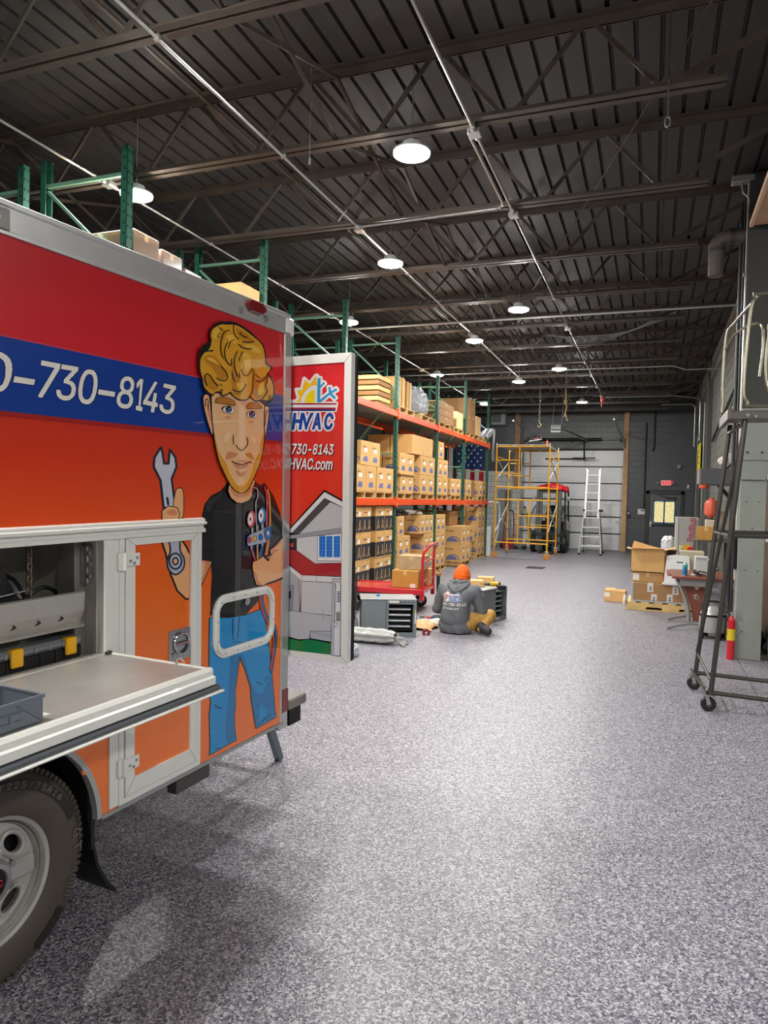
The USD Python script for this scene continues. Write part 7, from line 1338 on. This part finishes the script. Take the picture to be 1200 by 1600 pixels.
bk = thing('black_bucket', 'black-topped round tub standing on the carton behind the desk', 'bucket', (.33, 12.96, .892)); obj('tub', MB().lathe([(0, 0), (.085, 0), (.095, .07), (.10, .075), (.10, .082), (.085, .08), (.08, .03), (0, .03)], n=24), mat('bucket_brown', '#5b4c40', .5), bk); obj('opening', MB().lathe([(0, .06), (.083, .06)], n=24), blk_m, bk)
ws = thing('white_board_pad', 'white curved plastic sheet leaning between carton and desk', 'plastic sheet', (.38, 12.40, .453)); obj('sheet', MB().ext(Polygon([(-.14, .0), (.12, .0), (.22, .05), (.2, .46), (.0, .47), (-.10, .45)]).buffer(.02), (1, 0, 0), unit([0, .25, 1]), unit([0, -1, .25]), (0, -.05, 0), 0, .012), mat('sheet_white', '#dcdcda', .4), ws); obj('print', MB().ext(sbox(.03, .36, .13, .375), (1, 0, 0), unit([0, .25, 1]), unit([0, -1, .25]), (0, -.051, 0), .012, .014), blk_m, ws)
ov = thing('white_foam_tray', 'white oval foam tray on the long carton before the desk', 'tray', (.44, 12.24, .452)); obj('tray', MB().ext(affinity.scale(Point(0, 0).buffer(1), .24, .07), (1, 0, 0), (0, 1, 0), (0, 0, 1), (0, .1, 0), 0, .03), mat('sheet_white', ''), ov)
bb = thing('beige_panel', 'beige computer case standing behind the spray can', 'case', (.65, 12.72, .452)); obj('body', MB().box((-.19, -.16, 0), (.18, .15, .54), .01), mat('case_beige', '#c5bda2', .45), bb)
tp_ = film('tape_bag', 'small crumpled white plastic bag at the left end of the pallet', (-.365, 12.45, .12), np.array([.03, .06, .11]), 51, mat('tape_mix', '#d6cbc2', .5))
# small carton on the floor
sb = cbox('carton', 'small open brown carton alone on the floor left of the pallet', (-.55, 13.27, 0), (.36, .26, .2), cb_m, -4, (-.17, .08, -.08, .16)); obj('flap', MB().add([(-.17, -.13, .2), (.0, -.13, .2), (.02, -.02, .235), (-.15, -.01, .23)], [(0, 1, 2, 3)]), cb_m, sb, smooth=False)
# cooler, table and things at the right wall
cool = thing('beverage_cooler', 'grey beverage cooler with red lettering reading upward, near the exit door', 'cooler', (.68, 15.35, 0)); cg = mat('cooler_grey', '#a3a39f', .4)
obj('cabinet', MB().box((-.22, -.3, .04), (.20, .35, 1.5), .015), cg, cool); obj('door_edge', MB().box((-.22, -.312, .06), (-.17, -.3, 1.48), .004), mat('cooler_light', '#bdbcb8', .4), cool); obj('base', MB().box((-.2, -.28, 0), (.18, .33, .05)), blk_m, cool)
fc = lambda k: (lambda q: np.c_[q[:, 0], np.full(len(q), -.3012 - k * .0006), q[:, 1]])
pr = MB().poly(Polygon([(-.02, .1), (.08, .55), (.11, 1.42), (.16, 1.46), (.2, 1.46), (.12, .1)]).intersection(sbox(-.17, .06, .198, 1.48)), fc(0), '#85857f')
from shapely import transform as sh_tf
tx = text_shape('RedBull', 0, 0, .10, .95, 0, True); tx = affinity.translate(affinity.rotate(tx, 83, origin=(0, 0)), .085, 1.02); pr.poly(tx, fc(1), '#a8243c').poly(Point(-.0, .90).buffer(.075), fc(1), '#e2a420').poly(unary_union([affinity.scale(Point(.08, .88).buffer(.07), 1.2, .7), sbox(.03, .80, .13, .88)]), fc(2), '#c01d26').poly(Polygon([(-.16, .84), (-.05, .94), (-.15, .96)]), fc(1), '#d9d38f')
obj('printing', pr, carton_ink, cool, ink=True, smooth=False)
wb2 = thing('waste_bin', 'tall white bin full of crumpled paper left of the cooler', 'bin', (.36, 15.9, 0)); obj('bin', MB().lathe([(0, 0), (.12, 0), (.15, .95), (.14, .95), (.115, .02), (0, .02)], n=20), mat('bin_white', '#c9cbd2', .4), wb2); obj('handle', MB().tube((.17, 0, .0), (.17, 0, 1.2), .018, 8), blk_m, wb2)
m_ = trimesh.creation.icosphere(2); q = np.array(m_.vertices); q = q * (1 + .7 * (meshkit.fbm(q * 3 + 9, 3) - .5))[:, None] * [.14, .12, .12] + [0, 0, .98]; obj('paper', MB().add(q, m_.faces), mat('sheet_white', ''), wb2, smooth=False)
st2 = thing('work_table', 'narrow dark work table along the right wall behind the cooler carton', 'table', (1.02, 13.12, 0)); obj('top', MB().box((-.28, .05, 1.12), (.30, 1.2, 1.15), .004), mat('table_dark', '#5a5854', .5), st2)
for x in (-.25, .26):
    for y in (.09, 1.15): obj('leg', MB().box((x - .02, y - .02, 0), (x + .02, y + .02, 1.12)), mat('table_dark', ''), st2)
obj('lower_shelf', MB().box((-.27, .07, .5), (.28, 1.18, .53), .004), mat('table_dark', ''), st2)
cbox('carton', 'brown carton on the work table beside the rolling ladder leg', (.90, 13.34, 1.152), (.30, .30, .23), mat('carton_ochre', ''), -8)
gc = thing('gas_can', 'orange red plastic jug upside down on the work table', 'jug', (.98, 13.64, 1.50)); obj('jug', MB().lathe([(0, 0), (.03, 0), (.04, .04), (.10, .08), (.11, .12), (.11, .28), (.08, .33), (.04, .35), (.04, .38), (0, .38)], n=20), mat('jug_orange', '#d9654a', .4), gc); obj('stand', MB().box((-.09, -.09, -.348), (.09, .09, .0), .006), mat('case_cream', '#cfc9b8', .5), gc); obj('spout', MB().lathe([(.05, -.03), (.06, .01), (.03, .03)], n=14), blk_m, gc)
cbox('cabinet_box', 'cream tall box at the back of the work table', (1.18, 14.0, 1.152), (.18, .34, .5), mat('case_cream', ''), 0)
wh = thing('white_clutter', 'white crumpled bags on the lower shelf of the work table', 'bag', (.95, 13.55, .532)); m_ = trimesh.creation.icosphere(3); q = np.array(m_.vertices); q = q * (1 + .8 * (meshkit.fbm(q * 3 + 2, 3) - .5))[:, None] * [.16, .28, .16]; q[:, 2] = np.maximum(q[:, 2] + .12, 0); obj('bag', MB().add(q, m_.faces), mat('sheet_white', ''), wh, smooth=False)
cp = thing('shop_vacuum', 'silver shop vacuum on the floor behind the rolling ladder', 'vacuum', (.80, 10.28, 0)); obj('drum', MB().lathe([(0, .08), (.15, .08), (.16, .12), (.16, .3), (.15, .32), (.12, .38), (.06, .42), (0, .42)], n=22), mat('vacuum_silver', '#b9bbb9', .35, .4), cp); obj('handle', MB().path(spline([(-.12, 0, .36), (-.1, 0, .47), (.1, 0, .47), (.12, 0, .36)]), .014, 8), blk_m, cp); obj('band', MB().lathe([(.163, .29), (.166, .3), (.163, .32)], n=22), blk_m, cp)
for k in range(4): a = k * math.pi / 2 + .5; obj('wheel', MB().cyl((.15 * math.cos(a), .15 * math.sin(a), .0), (.15 * math.cos(a), .15 * math.sin(a), .09), .035, 12), whl_m, cp)
obj('hose', MB().path(spline([(.16, 0, .25), (.3, -.02, .22), (.36, .06, .06), (.2, .26, .04), (-.05, .3, .04)]), .022, 8), blk_m, cp)
